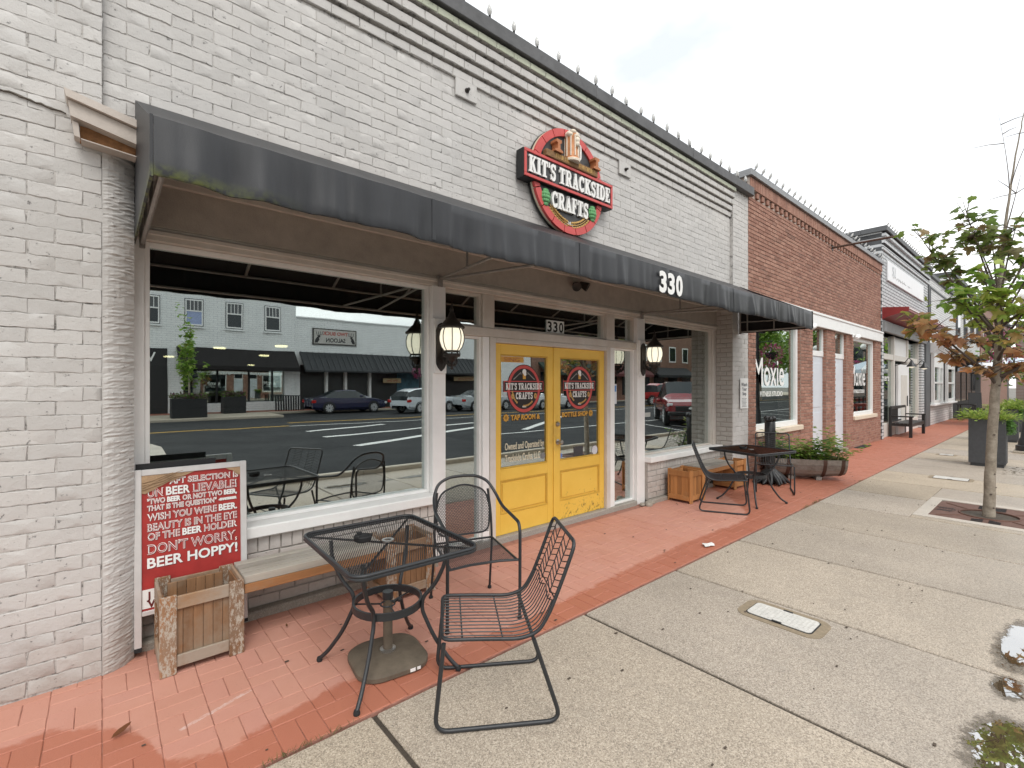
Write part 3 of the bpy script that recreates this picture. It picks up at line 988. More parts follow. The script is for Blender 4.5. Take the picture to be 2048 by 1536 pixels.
# sills and brick stall risers under the two big windows
for x0, x1 in ((.142, 2.258), (5.612, 7.699)):
    member('sill', x0, x1, .548, .629, .165, .42, m_white, .008)
    bk = MB().box(x0, x1, .228, .45, 0.0, .546).build('stall_riser', mortar_mat('riser_joint', (.40, .37, .335), .3), shop)
    b2 = Bricks(.205, .0755, .0045, m_bulk, .0018, .007, .003)
    b2.field(x0, x1, .055, .43, .221)
    n = int((x1 - x0) / .0755)
    for i in range(n):
        b2.put(x0 + (i + .5) * (x1 - x0) / n, .221, .4885, .11, (x1 - x0) / n, 0.0, PI / 2)
    b2.emit(bk, 150)
    MB().box(x0, x1, .15, .40, -.03, .052, .012).build('footing', m_concgrey, shop)
# broken concrete at the foot of the second post
bc = MB()
for i in range(9):
    x = 5.44 + rnd.uniform(0, .22); y = .12 + rnd.uniform(0, .1)
    bc.sphere((x, y, .015), rnd.uniform(.025, .06), 7, 5, (1.2, .9, rnd.uniform(.5, .9)))
bc.build('broken_footing', m_concgrey, shop, smooth=25)
# double doors
def door(x0, x1, hinge):
    z0, z1 = .058, 2.033
    y0, y1 = .315, .36
    st = .088
    L, Rr = x0 + st, x1 - st
    zb, zg, zt = .62, .735, 1.925
    d = MB()
    d.box(x0, L, y0, y1, z0, z1, .002).box(Rr, x1, y0, y1, z0, z1, .002)
    d.box(L + .0004, Rr - .0004, y0 + .001, y1, zt, z1, .002).box(L + .0004, Rr - .0004, y0 + .001, y1, zb, zg, .002).box(L + .0004, Rr - .0004, y0 + .001, y1, z0, z0 + .205, .002)
    d = d.build('door', m_yellow, shop)
    MB().box(L, Rr, y0 + .018, y0 + .03, z0 + .205, zb).build('door_panel', m_yellow, d)
    MB().box(L + .035, Rr - .035, y0 + .006, y0 + .0175, z0 + .24, zb - .035, .005).build('raised_field', m_yellow, d)
    mo = MB()
    for (a, b, c_, e) in ((L, Rr, z0 + .205, z0 + .223), (L, Rr, zb - .018, zb), (L, L + .018, z0 + .2235, zb - .0185), (Rr - .018, Rr, z0 + .2235, zb - .0185)):
        mo.box(a, b, y0 + .003, y0 + .0178, c_, e, .004)
    for (a, b, c_, e) in ((L, Rr, zg, zg + .016), (L, Rr, zt - .016, zt), (L, L + .016, zg + .0165, zt - .0165), (Rr - .016, Rr, zg + .0165, zt - .0165)):
        mo.box(a, b, y0 + .004, y0 + .02, c_, e, .004)
    mo.build('moulding', m_yellowdk, d)
    MB().box(L + .004, Rr - .004, y0 + .021, y0 + .027, zg + .004, zt - .004).build('door_pane', m_glass, d)
    return d, L, Rr, y0
dl, dlL, dlR, dy = door(3.0085, 3.872, 'l')
dr, drL, drR, dy = door(3.8965, 4.7915, 'r')
MB().box(3.868, 3.902, dy - .016, dy - .0005, .06, 2.03, .004).build('astragal', m_yellow, dl)
kn = MB(); rot = Matrix.Translation((3.945, dy, .955)) @ Matrix.Rotation(PI / 2, 4, 'X')
kn.lathe([(.032, 0), (.032, .006), (.012, .010), (.012, .035), (.026, .045), (.029, .058), (.022, .072), (.0001, .076)], 18, m=rot)
kn.build('door_knob', m_steel, dr, smooth=40)
kn = MB(); rot = Matrix.Translation((3.938, dy, 1.16)) @ Matrix.Rotation(PI / 2, 4, 'X')
kn.lathe([(.030, 0), (.030, .010), (.022, .020), (.020, .024), (.0001, .025)], 18, m=rot)
kn.build('deadbolt', m_steel, dr, smooth=40)
# lettering and roundels on the door glass
def disc(mb, x, y, z, r0, r1, a0=0, a1=360, n=40, sx=1.0):
    v, f = [], []
    for i in range(n + 1):
        a = rad(a0 + (a1 - a0) * i / n)
        v += [(x + sx * r0 * math.cos(a), y, z + r0 * math.sin(a)), (x + sx * r1 * math.cos(a), y, z + r1 * math.sin(a))]
    for i in range(n): f.append((2 * i, 2 * i + 2, 2 * i + 3, 2 * i + 1))
    mb.add(v, f)
def roundel(parent, x, z, R_):
    y = dy + .0195
    b = MB(); disc(b, x, y, z, 0.0, R_, sx=.93); b.box(x - R_ * 1.12, x + R_ * 1.12, y - .0006, y - .0002, z - R_ * .12, z + R_ * .32)
    b.build('roundel', m_decaldk, parent)
    b = MB(); disc(b, x, y - .0012, z, R_ * .84, R_ * .97, sx=.93); b.build('roundel_ring', m_red, parent)
    b = MB(); xx = R_ * 1.10
    for a, c_, e, g in ((-xx, xx, R_ * .285, R_ * .32), (-xx, xx, -R_ * .12, -R_ * .085), (-xx, -xx + .006, -R_ * .08, R_ * .28), (xx - .006, xx, -R_ * .08, R_ * .28)):
        b.box(x + a, x + c_, y - .0024, y - .002, z + e, z + g)
    b.build('roundel_band', m_red, parent)
    slab_letters('roundel_name', "KIT'S TRACKSIDE", m_decalwhite, parent, x - R_ * 1.0, y - .0035, z - R_ * .03, R_ * .26, .0004, R_ * 2.0)
    slab_letters('roundel_name', 'CRAFTS', m_decalwhite, parent, x - R_ * .47, y - .0035, z - R_ * .42, R_ * .27, .0004, R_ * .94)
    b = MB()     # small beer mug over the rails
    b.box(x - R_ * .08, x + R_ * .08, y - .0026, y - .0022, z + R_ * .40, z + R_ * .64)
    b.build('roundel_mug', m_gold, parent)
    b = MB(); disc(b, x, y - .003, z + R_ * .70, 0, R_ * .11); disc(b, x + R_ * .04, y - .0032, z + R_ * .60, 0, R_ * .07); b.build('roundel_foam', m_decalwhite, parent)
    b = MB()
    for sgn in (-1, 1):
        b.add([(x + sgn * R_ * .15, y - .002, z + R_ * .68), (x + sgn * R_ * .2, y - .002, z + R_ * .68), (x + sgn * R_ * .62, y - .002, z + R_ * .38), (x + sgn * R_ * .55, y - .002, z + R_ * .38)], [(0, 1, 2, 3)])
        b.add([(x + sgn * R_ * .12, y - .0023, z + R_ * .6), (x + sgn * R_ * .12, y - .0023, z + R_ * .62), (x + sgn * R_ * .3, y - .0023, z + R_ * .62), (x + sgn * R_ * .3, y - .0023, z + R_ * .6)], [(0, 1, 2, 3)])
    b.build('roundel_rails', m_galv, parent)
    b = MB()
    for sgn in (-1, 1):
        disc(b, x + sgn * R_ * .63, y - .0027, z - R_ * .3, R_ * .03, R_ * .12, sx=.7)
        for i in range(7):
            a = rad(250 + sgn * (18 + i * 7))
            disc(b, x + R_ * .66 * math.cos(a), y - .0027 - .0001 * i, z + R_ * .70 * math.sin(a), 0, R_ * .045, n=8)
    b.build('roundel_hops', m_wheat, parent)
    b = MB(); b.box(x - R_ * .1, x + R_ * .1, y - .0026, y - .0022, z - R_ * .76, z - R_ * .70); b.build('roundel_year', m_decalwhite, parent)
xl, xr = (dlL + dlR) / 2, (drL + drR) / 2
roundel(dl, xl + .005, 1.565, .262)
roundel(dr, xr, 1.572, .262)
def hopdot(x, z, parent):
    b = MB(); disc(b, x, dy + .0165, z, .016, .034, n=20); disc(b, x, dy + .0163, z, 0, .009, n=12)
    for i in range(8):
        a = 2 * PI * i / 8
        disc(b, x + .034 * math.cos(a), dy + .0161 - .00005 * i, z + .034 * math.sin(a), 0, .008, n=6)
    b.build('hop_mark', m_gold, parent)
def two_tone(body, x, z, size, w, parent, ya=.0168):
    letters('door_lettering_shadow', body, m_decaldk, parent, (x + .006, dy + ya + .0012, z - .006), size, .0002, .006, width=w)
    letters('door_lettering', body, m_gold, parent, (x, dy + ya, z), size, .0002, .0035, width=w)
hopdot(dlL + .09, 1.262, dl); two_tone('TAP ROOM &', dlL + .155, 1.235, .075, .43, dl)
two_tone('BOTTLE SHOP', drL + .05, 1.235, .075, .46, dr); hopdot(drL + .565, 1.262, dr)
for body, z, w in (('Owned and Operated by', .925, .57), ('Trackside Crafts, LLC', .800, .51)):
    letters('door_lettering', body, m_decalcream, dl, (dlL + .075, dy + .0168, z), .105, .0002, .0012, width=w)
for x, z, r, m in ((drL + .03, .79, .028, M('sticker_blue', (.12, .22, .55), .5, 0, .2, 60)), (drR - .075, .80, .055, M('sticker_white', (.62, .62, .66), .5, 0, .3, 60)), (dlR - .055, .815, .035, M('sticker_grey', (.2, .2, .2), .5, 0, .3, 60))):
    b = MB(); disc(b, x, dy + .018, z, 0, r, n=20); b.build('sticker', m, dr if x > 3.9 else dl)
b = MB().box(drL + .26, drL + .42, dy + .0175, dy + .0185, .76, .87); b.build('sticker', M('sticker_dark', (.05, .05, .055), .4, 0, .3, 80), dr)
b = MB().box(dlL + .02, dlL + .34, dy + .0175, dy + .0185, 1.845, 1.905); b.build('sticker', m_gold, dl)
letters('sticker_letters', 'SING', m_rust, dl, (dlL + .06, dy + .0165, 1.852), .06, .0002, .001, width=.22)
# street number plate on the transom
b = MB().box(3.80, 4.09, .3505, .3515, 2.205, 2.345).build('number_plate', m_decalwhite, shop)
for i, chx in enumerate('330'):
    letters('numeral', chx, m_decaldk, b, (3.815 + .095 * i, .349, 2.217), .16, .0003, .004, width=.07)
b = MB().box(4.985, 5.10, .3525, .3535, 1.36, 1.62).build('window_notice', M('notice_white', (.66, .68, .72), .6, 0, .15, 60), shop)
MB().box(4.995, 5.09, .351, .352, 1.52, 1.60).build('notice_mark', M('notice_blue', (.10, .25, .55), .6, 0, .2, 60), b)
b = MB().box(5.72, 5.88, .3525, .3535, 1.16, 1.22).build('window_sticker', M('sticker_pale', (.45, .47, .44), .6, 0, .3, 80), shop)
# round tie-rod anchor plates on the upper wall
for x in (2.47, 4.84):
    p = MB().box(x - .115, x + .115, .028, .0475, 4.165, 4.325, .004).build('anchor_plate', m_wall, shop)
    MB().lathe([(.022, 0), (.022, .012), (.013, .013), (.013, .04), (.0001, .042)], 8, m=Matrix.Translation((x, .028, 4.24)) @ Matrix.Rotation(PI / 2, 4, 'X')).build('anchor_bolt', m_iron, p)
# rotten cornice end left of the awning
cr = MB()
cr.prism([(-.15, 3.125), (.175, 3.055), (.175, 3.015), (-.14, 3.083)], -.125, 0.0, 'y')
cr.prism([(-.135, 3.08), (.175, 3.010), (.175, 2.93), (-.125, 3.00)], -.10, 0.0, 'y')
cr.prism([(-.12, 2.985), (-.095, 2.98), (-.088, 2.905), (-.112, 2.91)], -.075, 0.0, 'y')
cr.prism([(-.085, 2.898), (.175, 2.873), (.175, 2.868), (-.085, 2.893)], -.09, 0.0, 'y')
cr.build('cornice_end', m_soffit, shop)
MB().box(-.09, .175, -.03, .0, 2.90, 2.985).build('rotten_block', M('rotten_wood', (.25, .12, .05), .9, 0, .5, 20, .6, 60), shop)
q = random.Random(14)
cu_, cl_ = [], []
for i in range(26):
    x = -.62 + .475 * i / 25
    z = 3.108 - (x + .62) * .135 + q.uniform(-.004, .004)
    wd_ = q.uniform(.0012, .0055)
    cu_.append((x, z + wd_)); cl_.append((x, z - wd_))
MB().prism(cu_ + cl_[::-1], -.0052, 0.006, 'y').build('crack', M('crack_grime', (.10, .085, .07), .9, 0, .4, 40), shop)
# interior: one long dark room
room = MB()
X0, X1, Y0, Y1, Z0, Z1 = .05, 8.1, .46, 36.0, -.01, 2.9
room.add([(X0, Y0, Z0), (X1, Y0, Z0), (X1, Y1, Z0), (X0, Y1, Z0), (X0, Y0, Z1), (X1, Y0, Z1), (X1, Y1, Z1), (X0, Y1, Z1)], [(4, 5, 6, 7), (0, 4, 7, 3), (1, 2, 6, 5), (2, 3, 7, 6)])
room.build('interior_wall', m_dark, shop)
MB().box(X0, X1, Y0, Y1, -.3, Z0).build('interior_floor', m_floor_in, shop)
MB().box(-6, 8.25, .51, 37, 3.03, 3.2).box(-6, 8.25, .46, 37, 4.2, 4.3).box(8.12, 8.25, .6, 37, -.3, 4.19).box(-6, 8.25, 36.2, 37, -.3, 3.02).box(-.3, .04, .51, 36.1, -.3, 3.02).build('roof', m_concgrey, shop)
for x, y, lb in ((2.98, 15.0, 'second from the left'), (4.35, 12.9, 'nearest and rightmost of the row'), (5.14, 18.4, 'fourth from the left'), (6.9, 29.0, 'lowest and farthest back'), (2.2, 22.0, 'leftmost of the row')):
    b = MB().lathe([(.17, -.05), (.19, -.02), (.19, .0)], 20).build('ceiling_lamp', m_lampglow)
    b.location = (x, y, 2.885)
    tag(b, 'warm round ceiling lamp seen through the left window, ' + lb, 'lamp', 'ceiling lamps inside the taproom')
# neon OPEN sign hanging inside the far window
neon = thing('neon_sign', 'vertical blue neon OPEN sign with green border in window', 'neon sign', (5.86, .55, 1.70))
fr = [(-.075, 0, .02), (-.075, 0, .66), (.075, 0, .66), (.075, 0, .02)]
MB().tube(fillet(fr, .05, 4, True), .007, 6, True).build('border_tube', m_neongreen, neon)
MB().box(-.07, .07, .02, .03, .03, .65).build('backing', m_signblack, neon)
def neon_letter(segs, z):
    b = MB()
    for s in segs: b.tube([(p[0], -.005, z + p[1]) for p in s], .006, 6)
    b.build('letter_tube', m_neonblue, neon)
neon_letter([[(-.04, 0), (-.04, .1), (.035, 0), (.035, .1)]], .06)
neon_letter([[(.035, 0), (-.04, 0), (-.04, .1), (.035, .1)], [(-.04, .05), (.025, .05)]], .21)
neon_letter([[(-.04, 0), (-.04, .1), (.03, .1), (.035, .075), (.03, .05), (-.04, .05)]], .36)
neon_letter([[(-.02, 0), (-.04, .03), (-.04, .07), (-.02, .1), (.02, .1), (.04, .07), (.04, .03), (.02, 0), (-.02, 0)]], .51)
MB().tube([(0, .01, .66), (0, .01, 1.19)], .003, 5).build('hanging_wire', m_black, neon)
# round tap sign and pennants hung behind the transom
pl = MB().lathe([(.14, -.01), (.15, 0), (.15, .012), (.13, .014), (.0001, .014)], 28, m=Matrix.Translation((3.22, .62, 2.36)) @ Matrix.Rotation(PI / 2, 4, 'X')).build('round_plaque', M('plaque_dark', (.06, .065, .07), .5, 0, .3, 60))
tag(pl, 'faint round plaque inside the transom window above the doors', 'plaque')
for k, (x, c, nm) in enumerate(((3.5, (.07, .09, .13), 'blue'), (3.68, (.09, .065, .05), 'brown'), (4.3, (.08, .08, .085), 'grey'), (4.62, (.075, .08, .09), 'slate'))):
    pn = MB().prism([(x, 2.47), (x + .15, 2.47), (x + .15, 2.30), (x + .075, 2.24), (x, 2.30)], .60, .604, 'y').build('pennant', M('pennant_' + nm, c, .8, 0, .2, 40))
    tag(pn, 'faint %s cloth pennant hanging inside the transom window' % nm, 'pennant')

# ================================================================ awning
awn = thing('awning', 'long charcoal fabric awning over the yellow doors, numbered 330', 'awning', (0, 0, 0))
AX0, AX1, AYF, AZB, AZR, AZW, AYW = .155, 7.90, -1.07, 2.44, 2.69, 3.245, .038
q = random.Random(21)
folds = [(q.uniform(AX0, AX1), q.uniform(.02, .07), q.uniform(-.015, .013)) for _ in range(190)]
def ripple(x):
    s = 0.0
    for c, w, a in folds:
        d = (x - c) / w
        if abs(d) < 3: s += a * math.exp(-d * d)
    return s
NXA = 420
def canvas(prof, t0, t1, name, mat, push=0.0, NXA=420):
    """sheet along the street: prof(k) gives (y,z,ripple weight)"""
    v, f = [], []
    K = len(prof)
    for i in range(NXA + 1):
        x = t0 + (t1 - t0) * i / NXA
        r = ripple(x)
        sag = .009 * math.sin(x * 2.1) + .006 * math.sin(x * 5.3 + 1) + .003 * math.sin(x * 11.7)
        for (y, z, w) in prof:
            v.append((x, y + r * w + push, z + sag * w))
    for i in range(NXA):
        for k in range(K - 1):
            a = i * K + k
            f.append((a, a + 1, a + K + 1, a + K))
    return MB().add(v, f).build(name, mat, awn, smooth=60)
canvas([(AYF + .016, AZB - .004, 1.0), (AYF - .003, AZB - .006, 1.1), (AYF - .006, AZB + .004, 1.15), (AYF - .005, AZB + .05, 1.1), (AYF - .002, AZB + .12, .7), (AYF, AZR - .06, .35), (AYF + .004, AZR - .006, .2), (AYF + .03, AZR + .006, .0)], AX0, AX1, 'valance', m_awn)
canvas([(AYF + .03, AZR + .006, 0), (AYF + .35, AZR + .155, .35), (AYF + .75, AZR + .345, .35), (AYW, AZW, 0)], AX0, AX1, 'top_canvas', m_awn)
canvas([(AYF + .012, AZB + .004, 1.0), (AYF + .012, AZB + .1, 1.0), (AYF + .016, AZR - .03, .3), (AYF + .38, AZR + .13, .0), (AYW, AZW - .03, 0)], AX0 + .006, AX1 - .004, 'lining', m_awnin)
for k in range(1, 6):
    xs0 = AX0 + (AX1 - AX0) * k / 6
    canvas([(AYF - .006, AZB + .004, 1.15), (AYF - .005, AZB + .05, 1.1), (AYF - .002, AZB + .12, .7), (AYF, AZR - .06, .35), (AYF + .004, AZR - .006, .2), (AYF + .03, AZR + .006, .0)], xs0, xs0 + .022, 'seam', m_awn, -.0035, 4)
ep = [(AYF - .004, AZB), (AYF, AZR), (AYF + .03, AZR + .006), (AYW, AZW), (AYW, 2.96), (.26, 2.90), (.262, 2.47), (-.3, AZB + .012)]
MB().prism(ep, AX0 - .012, AX0 - .001, 'x').build('end_panel', m_awn, awn)
epr = [(AYF - .004, AZB), (AYF, AZR), (AYF + .03, AZR + .006), (-.012, AZW - .025), (-.012, 2.45), (-.3, AZB + .006)]
MB().prism(epr, AX1 + .001, AX1 + .010, 'x').build('end_panel', m_awnin, awn)
# welded frame
fb = MB()
for i in range(10):
    x = AX0 + .05 + (AX1 - AX0 - .1) * i / 9
    fb = MB().tube([(x, AYF + .04, AZR - .03), (x, AYW - .005, AZW - .05)], .014, 6)
    fb.build('rafter', m_galv, awn)
MB().tube([(AX0 + .02, AYF + .045, AZB + .035), (AX1 - .02, AYF + .045, AZB + .035)], .014, 6).build('front_bar', m_galv, awn)
MB().tube([(AX0 + .02, AYF + .05, AZR - .03), (AX1 - .02, AYF + .05, AZR - .03)], .014, 6).build('ridge_bar', m_galv, awn)
MB().tube([(AX0 + .02, -.45, AZR + .19), (AX1 - .02, -.45, AZR + .19)], .012, 6).build('purlin', m_galv, awn)
for x in (AX0 + .03, AX1 - .03):
    yb = .22 if x < 1 else -.03
    b = MB().tube([(x, AYF + .045, AZB + .03), (x, yb, AZB + .03)], .013, 6).tube([(x, yb - .005, AZB + .0), (x, yb - .005, AZW - .22)], .015, 6)
    b.tube([(x, -.55, AZB + .03), (x, -.55, AZR + .14)], .012, 6).tube([(x, -.15, AZB + .03), (x, -.15, AZR + .30)], .012, 6).tube([(x, AYF + .1, AZR - .1), (x, yb - .02, AZR - .06)], .010, 6)
    b.build('end_frame', m_galv, awn)
for x in (2.33, 5.52):
    b = MB().tube([(x, .245, 2.575), (x - .31, AYF + .06, AZB + .045)], .011, 6).tube([(x, .245, 2.57), (x + .10, AYF + .06, AZB + .045)], .011, 6)
    b.tube([(x - .16, -.40, 2.512), (x - .16, -.40, 2.97)], .010, 6)
    b.box(x - .025, x + .025, .237, .2535, 2.50, 2.60, .003)
    b.build('bracket', m_galv, awn)
for i, chx in enumerate('330'):
    letters('numeral', chx, m_decalwhite, awn, (3.795 + .140 * i, AYF - .021, 2.455), .255, .001, .010, width=.118)

# ================================================================ round sign
sign = thing('round_sign', "round carved KIT'S TRACKSIDE CRAFTS sign with beer mug on painted brick", 'sign', (3.76, .04, 3.19))
SX, SZ, SY = 0.0, .565, -.075                       # local centre; SY the face
RX = Matrix.Rotation(PI / 2, 4, 'X')
def plate(mb, r0, r1, y0, y1, n=64):
    v, f = [], []
    for i in range(n):
        a = 2 * PI * i / n
        for r, y in ((r0, y0), (r1, y0), (r1, y1), (r0, y1)):
            v.append((SX + r * math.cos(a), y, SZ + r * math.sin(a)))
    for i in range(n):
        j = (i + 1) % n
        for k in range(4):
            f.append((i * 4 + k, i * 4 + (k + 1) % 4, j * 4 + (k + 1) % 4, j * 4 + k))
    mb.add(v, f)
b = MB(); plate(b, .0, .552, -.03, -.004); b.build('backboard', m_signblack, sign, smooth=30)
b = MB(); plate(b, .0, .548, SY + .022, -.031); b.build('edge_board', m_cream, sign, smooth=30)
b = MB(); plate(b, .0, .475, SY + .008, SY + .021); b.build('face', m_signdk, sign, smooth=30)
for i in range(18):
    a0, a1 = 360 * i / 18 + .55, 360 * (i + 1) / 18 - .55
    po = arc(SX, SZ, .545, a0, a1, 5) + arc(SX, SZ, .468, a1, a0, 5)
    MB().prism(po, SY - .012, SY + .020, 'y').build('rim_segment', m_red, sign)
# banner across the middle
BW, BZ0, BZ1 = .685, SZ - .125, SZ + .145
MB().box(-BW, BW, SY - .033, SY - .0125, BZ0, BZ1, .004).build('banner', m_signdk, sign)
MB().box(-BW - .004, BW + .004, SY - .030, -.002, BZ0 - .004, BZ1 + .004).build('banner_edge', m_signblack, sign)
bf = MB()
w = .030
bf.box(-BW, BW, SY - .047, SY - .0335, BZ1 - w, BZ1, .003).box(-BW, BW, SY - .047, SY - .0335, BZ0, BZ0 + w, .003)
bf.box(-BW, -BW + w, SY - .0465, SY - .0335, BZ0 + w, BZ1 - w, .003).box(BW - w, BW, SY - .0465, SY - .0335, BZ0 + w, BZ1 - w, .003)
bf.build('banner_frame', m_red, sign)
slab_letters('name_letters', "KIT'S TRACKSIDE", m_signwhite, sign, -BW + .055, SY - .052, BZ0 + .050, .165, .0185, 2 * BW - .11)
slab_letters('letter_shadow', "KIT'S TRACKSIDE", m_signblack, sign, -BW + .055, SY - .0352, BZ0 + .050, .165, .0010, 2 * BW - .11, -.012, -.012)
slab_letters('name_letters', 'CRAFTS', m_signwhite, sign, -.285, SY - .022, SZ - .325, .165, .029, .57)
slab_letters('letter_shadow', 'CRAFTS', m_signblack, sign, -.285, SY + .0055, SZ - .325, .165, .0018, .57, -.012, -.012)
# timber plank, mug and rail ends
MB().box(-.40, .40, SY - .060, SY + .004, SZ + .150, SZ + .222, .006).build('plank', m_tan, sign)
cv = MB(); q = random.Random(3)
x = -.27
while x < .34:
    if not -.06 < x < .06:
        cv.box(x, x + .006, SY - .064, SY - .0605, SZ + .165, SZ + .207)
        if q.random() < .6: cv.box(x + .0065, x + .018, SY - .0642, SY - .0605, SZ + q.choice((.165, .183, .200)), SZ + .207)
    x += .027
cv.build('carved_marks', m_wheat, sign, kind='stuff')
mug = MB()
mug.lathe([(.082, 0), (.086, .008), (.084, .03), (.074, .04), (.070, .14), (.074, .26), (.078, .268), (.076, .28), (.0001, .282)], 20, (-.005, SY - .035, SZ + .20)); mug = mug.build('mug', m_beer, sign, smooth=40)
fl = MB()
for i in range(10):
    a = 2 * PI * i / 10
    fl.tube([(-.005 + .075 * math.cos(a), SY - .035 + .075 * math.sin(a), SZ + .245), (-.005 + .073 * math.cos(a), SY - .035 + .073 * math.sin(a), SZ + .45)], .008, 6)
fl.build('mug_flutes', m_foam, mug, smooth=50)
MB().lathe([(.088, 0), (.090, .02), (.080, .034)], 20, (-.005, SY - .035, SZ + .197)).build('mug_base', m_foam, mug, smooth=40)
fm = MB()
for (x, y, z, r) in ((-.005, -.035, .475, .088), (-.055, -.06, .47, .045), (.05, -.06, .472, .045), (0, -.09, .46, .04), (.0, -.112, .41, .03), (.0, -.114, .37, .027), (-.03, -.08, .50, .04), (.035, -.05, .505, .045)):
    fm.sphere((x, SY + y, SZ + z), r, 12, 8, (1, .8, .62 if z > .45 else 1.1))
fm.build('foam', m_foam, mug, smooth=80)
MB().tube(fillet([(.065, SY - .035, SZ + .42), (.135, SY - .035, SZ + .42), (.135, SY - .035, SZ + .27), (.065, SY - .035, SZ + .25)], .03, 5), .013, 8).build('mug_handle', m_signwhite, mug, smooth=50)
for x in (-.245, .36):
    rail = [(-.058, 0), (.058, 0), (.058, .018), (.018, .034), (.016, .085), (.038, .098), (.036, .125), (-.036, .125), (-.038, .098), (-.016, .085), (-.018, .034), (-.058, .018)]
    MB().prism([(x + a, SZ + .222 + z) for a, z in rail], SY - .085, SY + .004, 'y').build('rail_end', m_rust, sign)
# hop cones, wheat ears, year
for sx in (-1, 1):
    hp = MB()
    for r in range(5):
        n = (4, 6, 6, 5, 3)[r]
        rr = (.022, .040, .044, .034, .016)[r]
        for k in range(n):
            a = -PI * (k + .5 + (r % 2) * .3) / n
            hp.sphere((sx * .365 + rr * math.cos(a), SY - .004 + rr * math.sin(a) * .6, SZ - .185 - r * .032), .021, 7, 5, (1, .7, 1.15))
    hp.build('hop_cone', m_hop, sign, smooth=70)
    wh = MB()
    pts = [(sx * (.30 - .02 * i - .0009 * i * i), SY - .004, SZ - .300 - .025 * i + .0010 * i * i) for i in range(12)]
    wh.tube(pts + [(sx * -.09, SY - .002, SZ - .42)], .005, 5)
    for i in range(9):
        p = Vector(pts[i + 1])
        t = (Vector(pts[i + 2]) - Vector(pts[i])).normalized()
        nn = Vector((-t.z, 0, t.x))
        for s2 in (-1, 1):
            c_ = p + nn * .021 * s2
            wh.tube([c_ + t * .020, c_ + nn * .006 * s2, c_ - t * .022 + nn * .012 * s2], [.005, .0135, .003], 6)
    wh.build('wheat_ear', m_wheat, sign, smooth=60)
letters('year', '2016', m_signwhite, sign, (-.065, SY + .004, SZ - .452), .058, .002, .002, width=.13)

# ================================================================ lanterns, floodlight
def lantern(x, label):
    t = thing('wall_lantern', label, 'lantern', (x, .262, 1.74), 0, 'wall lanterns on the shopfront posts')
    MB().box(-.065, .065, -.0225, -.0005, -.03, .47, .004).build('mounting_block', m_white, t)
    bp = [(-.05, .06), (-.05, .36), (-.03, .41), (0, .43), (.03, .41), (.05, .36), (.05, .06), (.03, .02), (0, -.01), (-.03, .02)]
    MB().prism(bp, -.045, -.0228, 'y').build('backplate', m_iron, t)
    yc = -.205
    a = MB().tube(fillet([(0, -.04, .20), (0, -.11, .06), (0, yc, .05), (0, yc, .12)], .06, 6), .013, 8)
    a.tube([(0, -.04, .10), (0, -.10, .16), (0, yc + .04, .13)], .008, 6)
    for k in range(9):
        u = k / 8
        a.tube([(.0, -.05 - .12 * u, .10 + .03 * math.sin(6 * u)), (.035 * math.sin(k * 2.1), -.06 - .12 * u, .05 + .06 * u)], [.008, .002], 5)
    a.build('scroll_arm', m_iron, t, smooth=50)
    c = MB()
    c.lathe([(.004, 0), (.014, .01), (.010, .03), (.018, .045), (.012, .06), (.05, .105), (.075, .115), (.078, .13), (.070, .135)], 16, (0, yc, 0))
    for k in range(4):
        an = 2 * PI * k / 4
        c.tube([(.03 * math.cos(an), yc + .03 * math.sin(an), .03), (.055 * math.cos(an), yc + .055 * math.sin(an), .065), (.05 * math.cos(an), yc + .05 * math.sin(an), .11)], .006, 5)
    c.build('cup', m_iron, t, smooth=40)
    g = [(.062, .165), (.088, .20), (.104, .25), (.106, .29), (.098, .335), (.082, .365)]
    MB().lathe(g, 24, (0, yc, 0)).build('globe', m_lantern, t, smooth=70)
    r = MB()
    for k in range(8):
        an = 2 * PI * (k + .3) / 8
        r.tube([((rr + .003) * math.cos(an), yc + (rr + .003) * math.sin(an), z) for rr, z in [(.072, .135)] + g], .0045, 5)
    r.lathe([(.066, .130), (.074, .130), (.075, .14), (.066, .14), (.066, .130)], 16, (0, yc, 0)).lathe([(.055, .158), (.068, .158), (.07, .168), (.055, .168), (.055, .158)], 16, (0, yc, 0))
    r.build('cage', m_iron, t)
    MB().lathe([(.090, .36), (.112, .364), (.116, .378), (.100, .39), (.090, .40), (.066, .43), (.040, .455), (.022, .50), (.016, .51), (.020, .525), (.010, .55), (.006, .585), (.0001, .60)], 20, (0, yc, 0)).build('cap', m_iron, t, smooth=35)
lantern(2.33, 'lit globe wall lantern on the white post left of the doors')
lantern(5.52, 'lit globe wall lantern on the white post beside the neon sign')
fl = thing('floodlight', 'twin-head bronze floodlight under the awning above the doors', 'floodlight', (4.19, .268, 2.76))
MB().lathe([(.045, 0), (.045, .02), (.03, .028)], 16, m=RX).build('junction_box', m_iron, fl)
for sx in (-1, 1):
    m = Matrix.Translation((sx * .07, -.075, .01 * sx)) @ Matrix.Rotation(rad(35 * sx), 4, 'Z') @ Matrix.Rotation(rad(118), 4, 'X')
    MB().lathe([(.012, -.06), (.028, -.05), (.036, -.02), (.050, .03), (.054, .055), (.048, .053), (.0001, .04)], 16, m=m).build('lamp_head', m_iron, fl, smooth=40)
    MB().tube([(0, -.02, 0), (sx * .05, -.05, 0)], .010, 6).build('swivel', m_iron, fl)

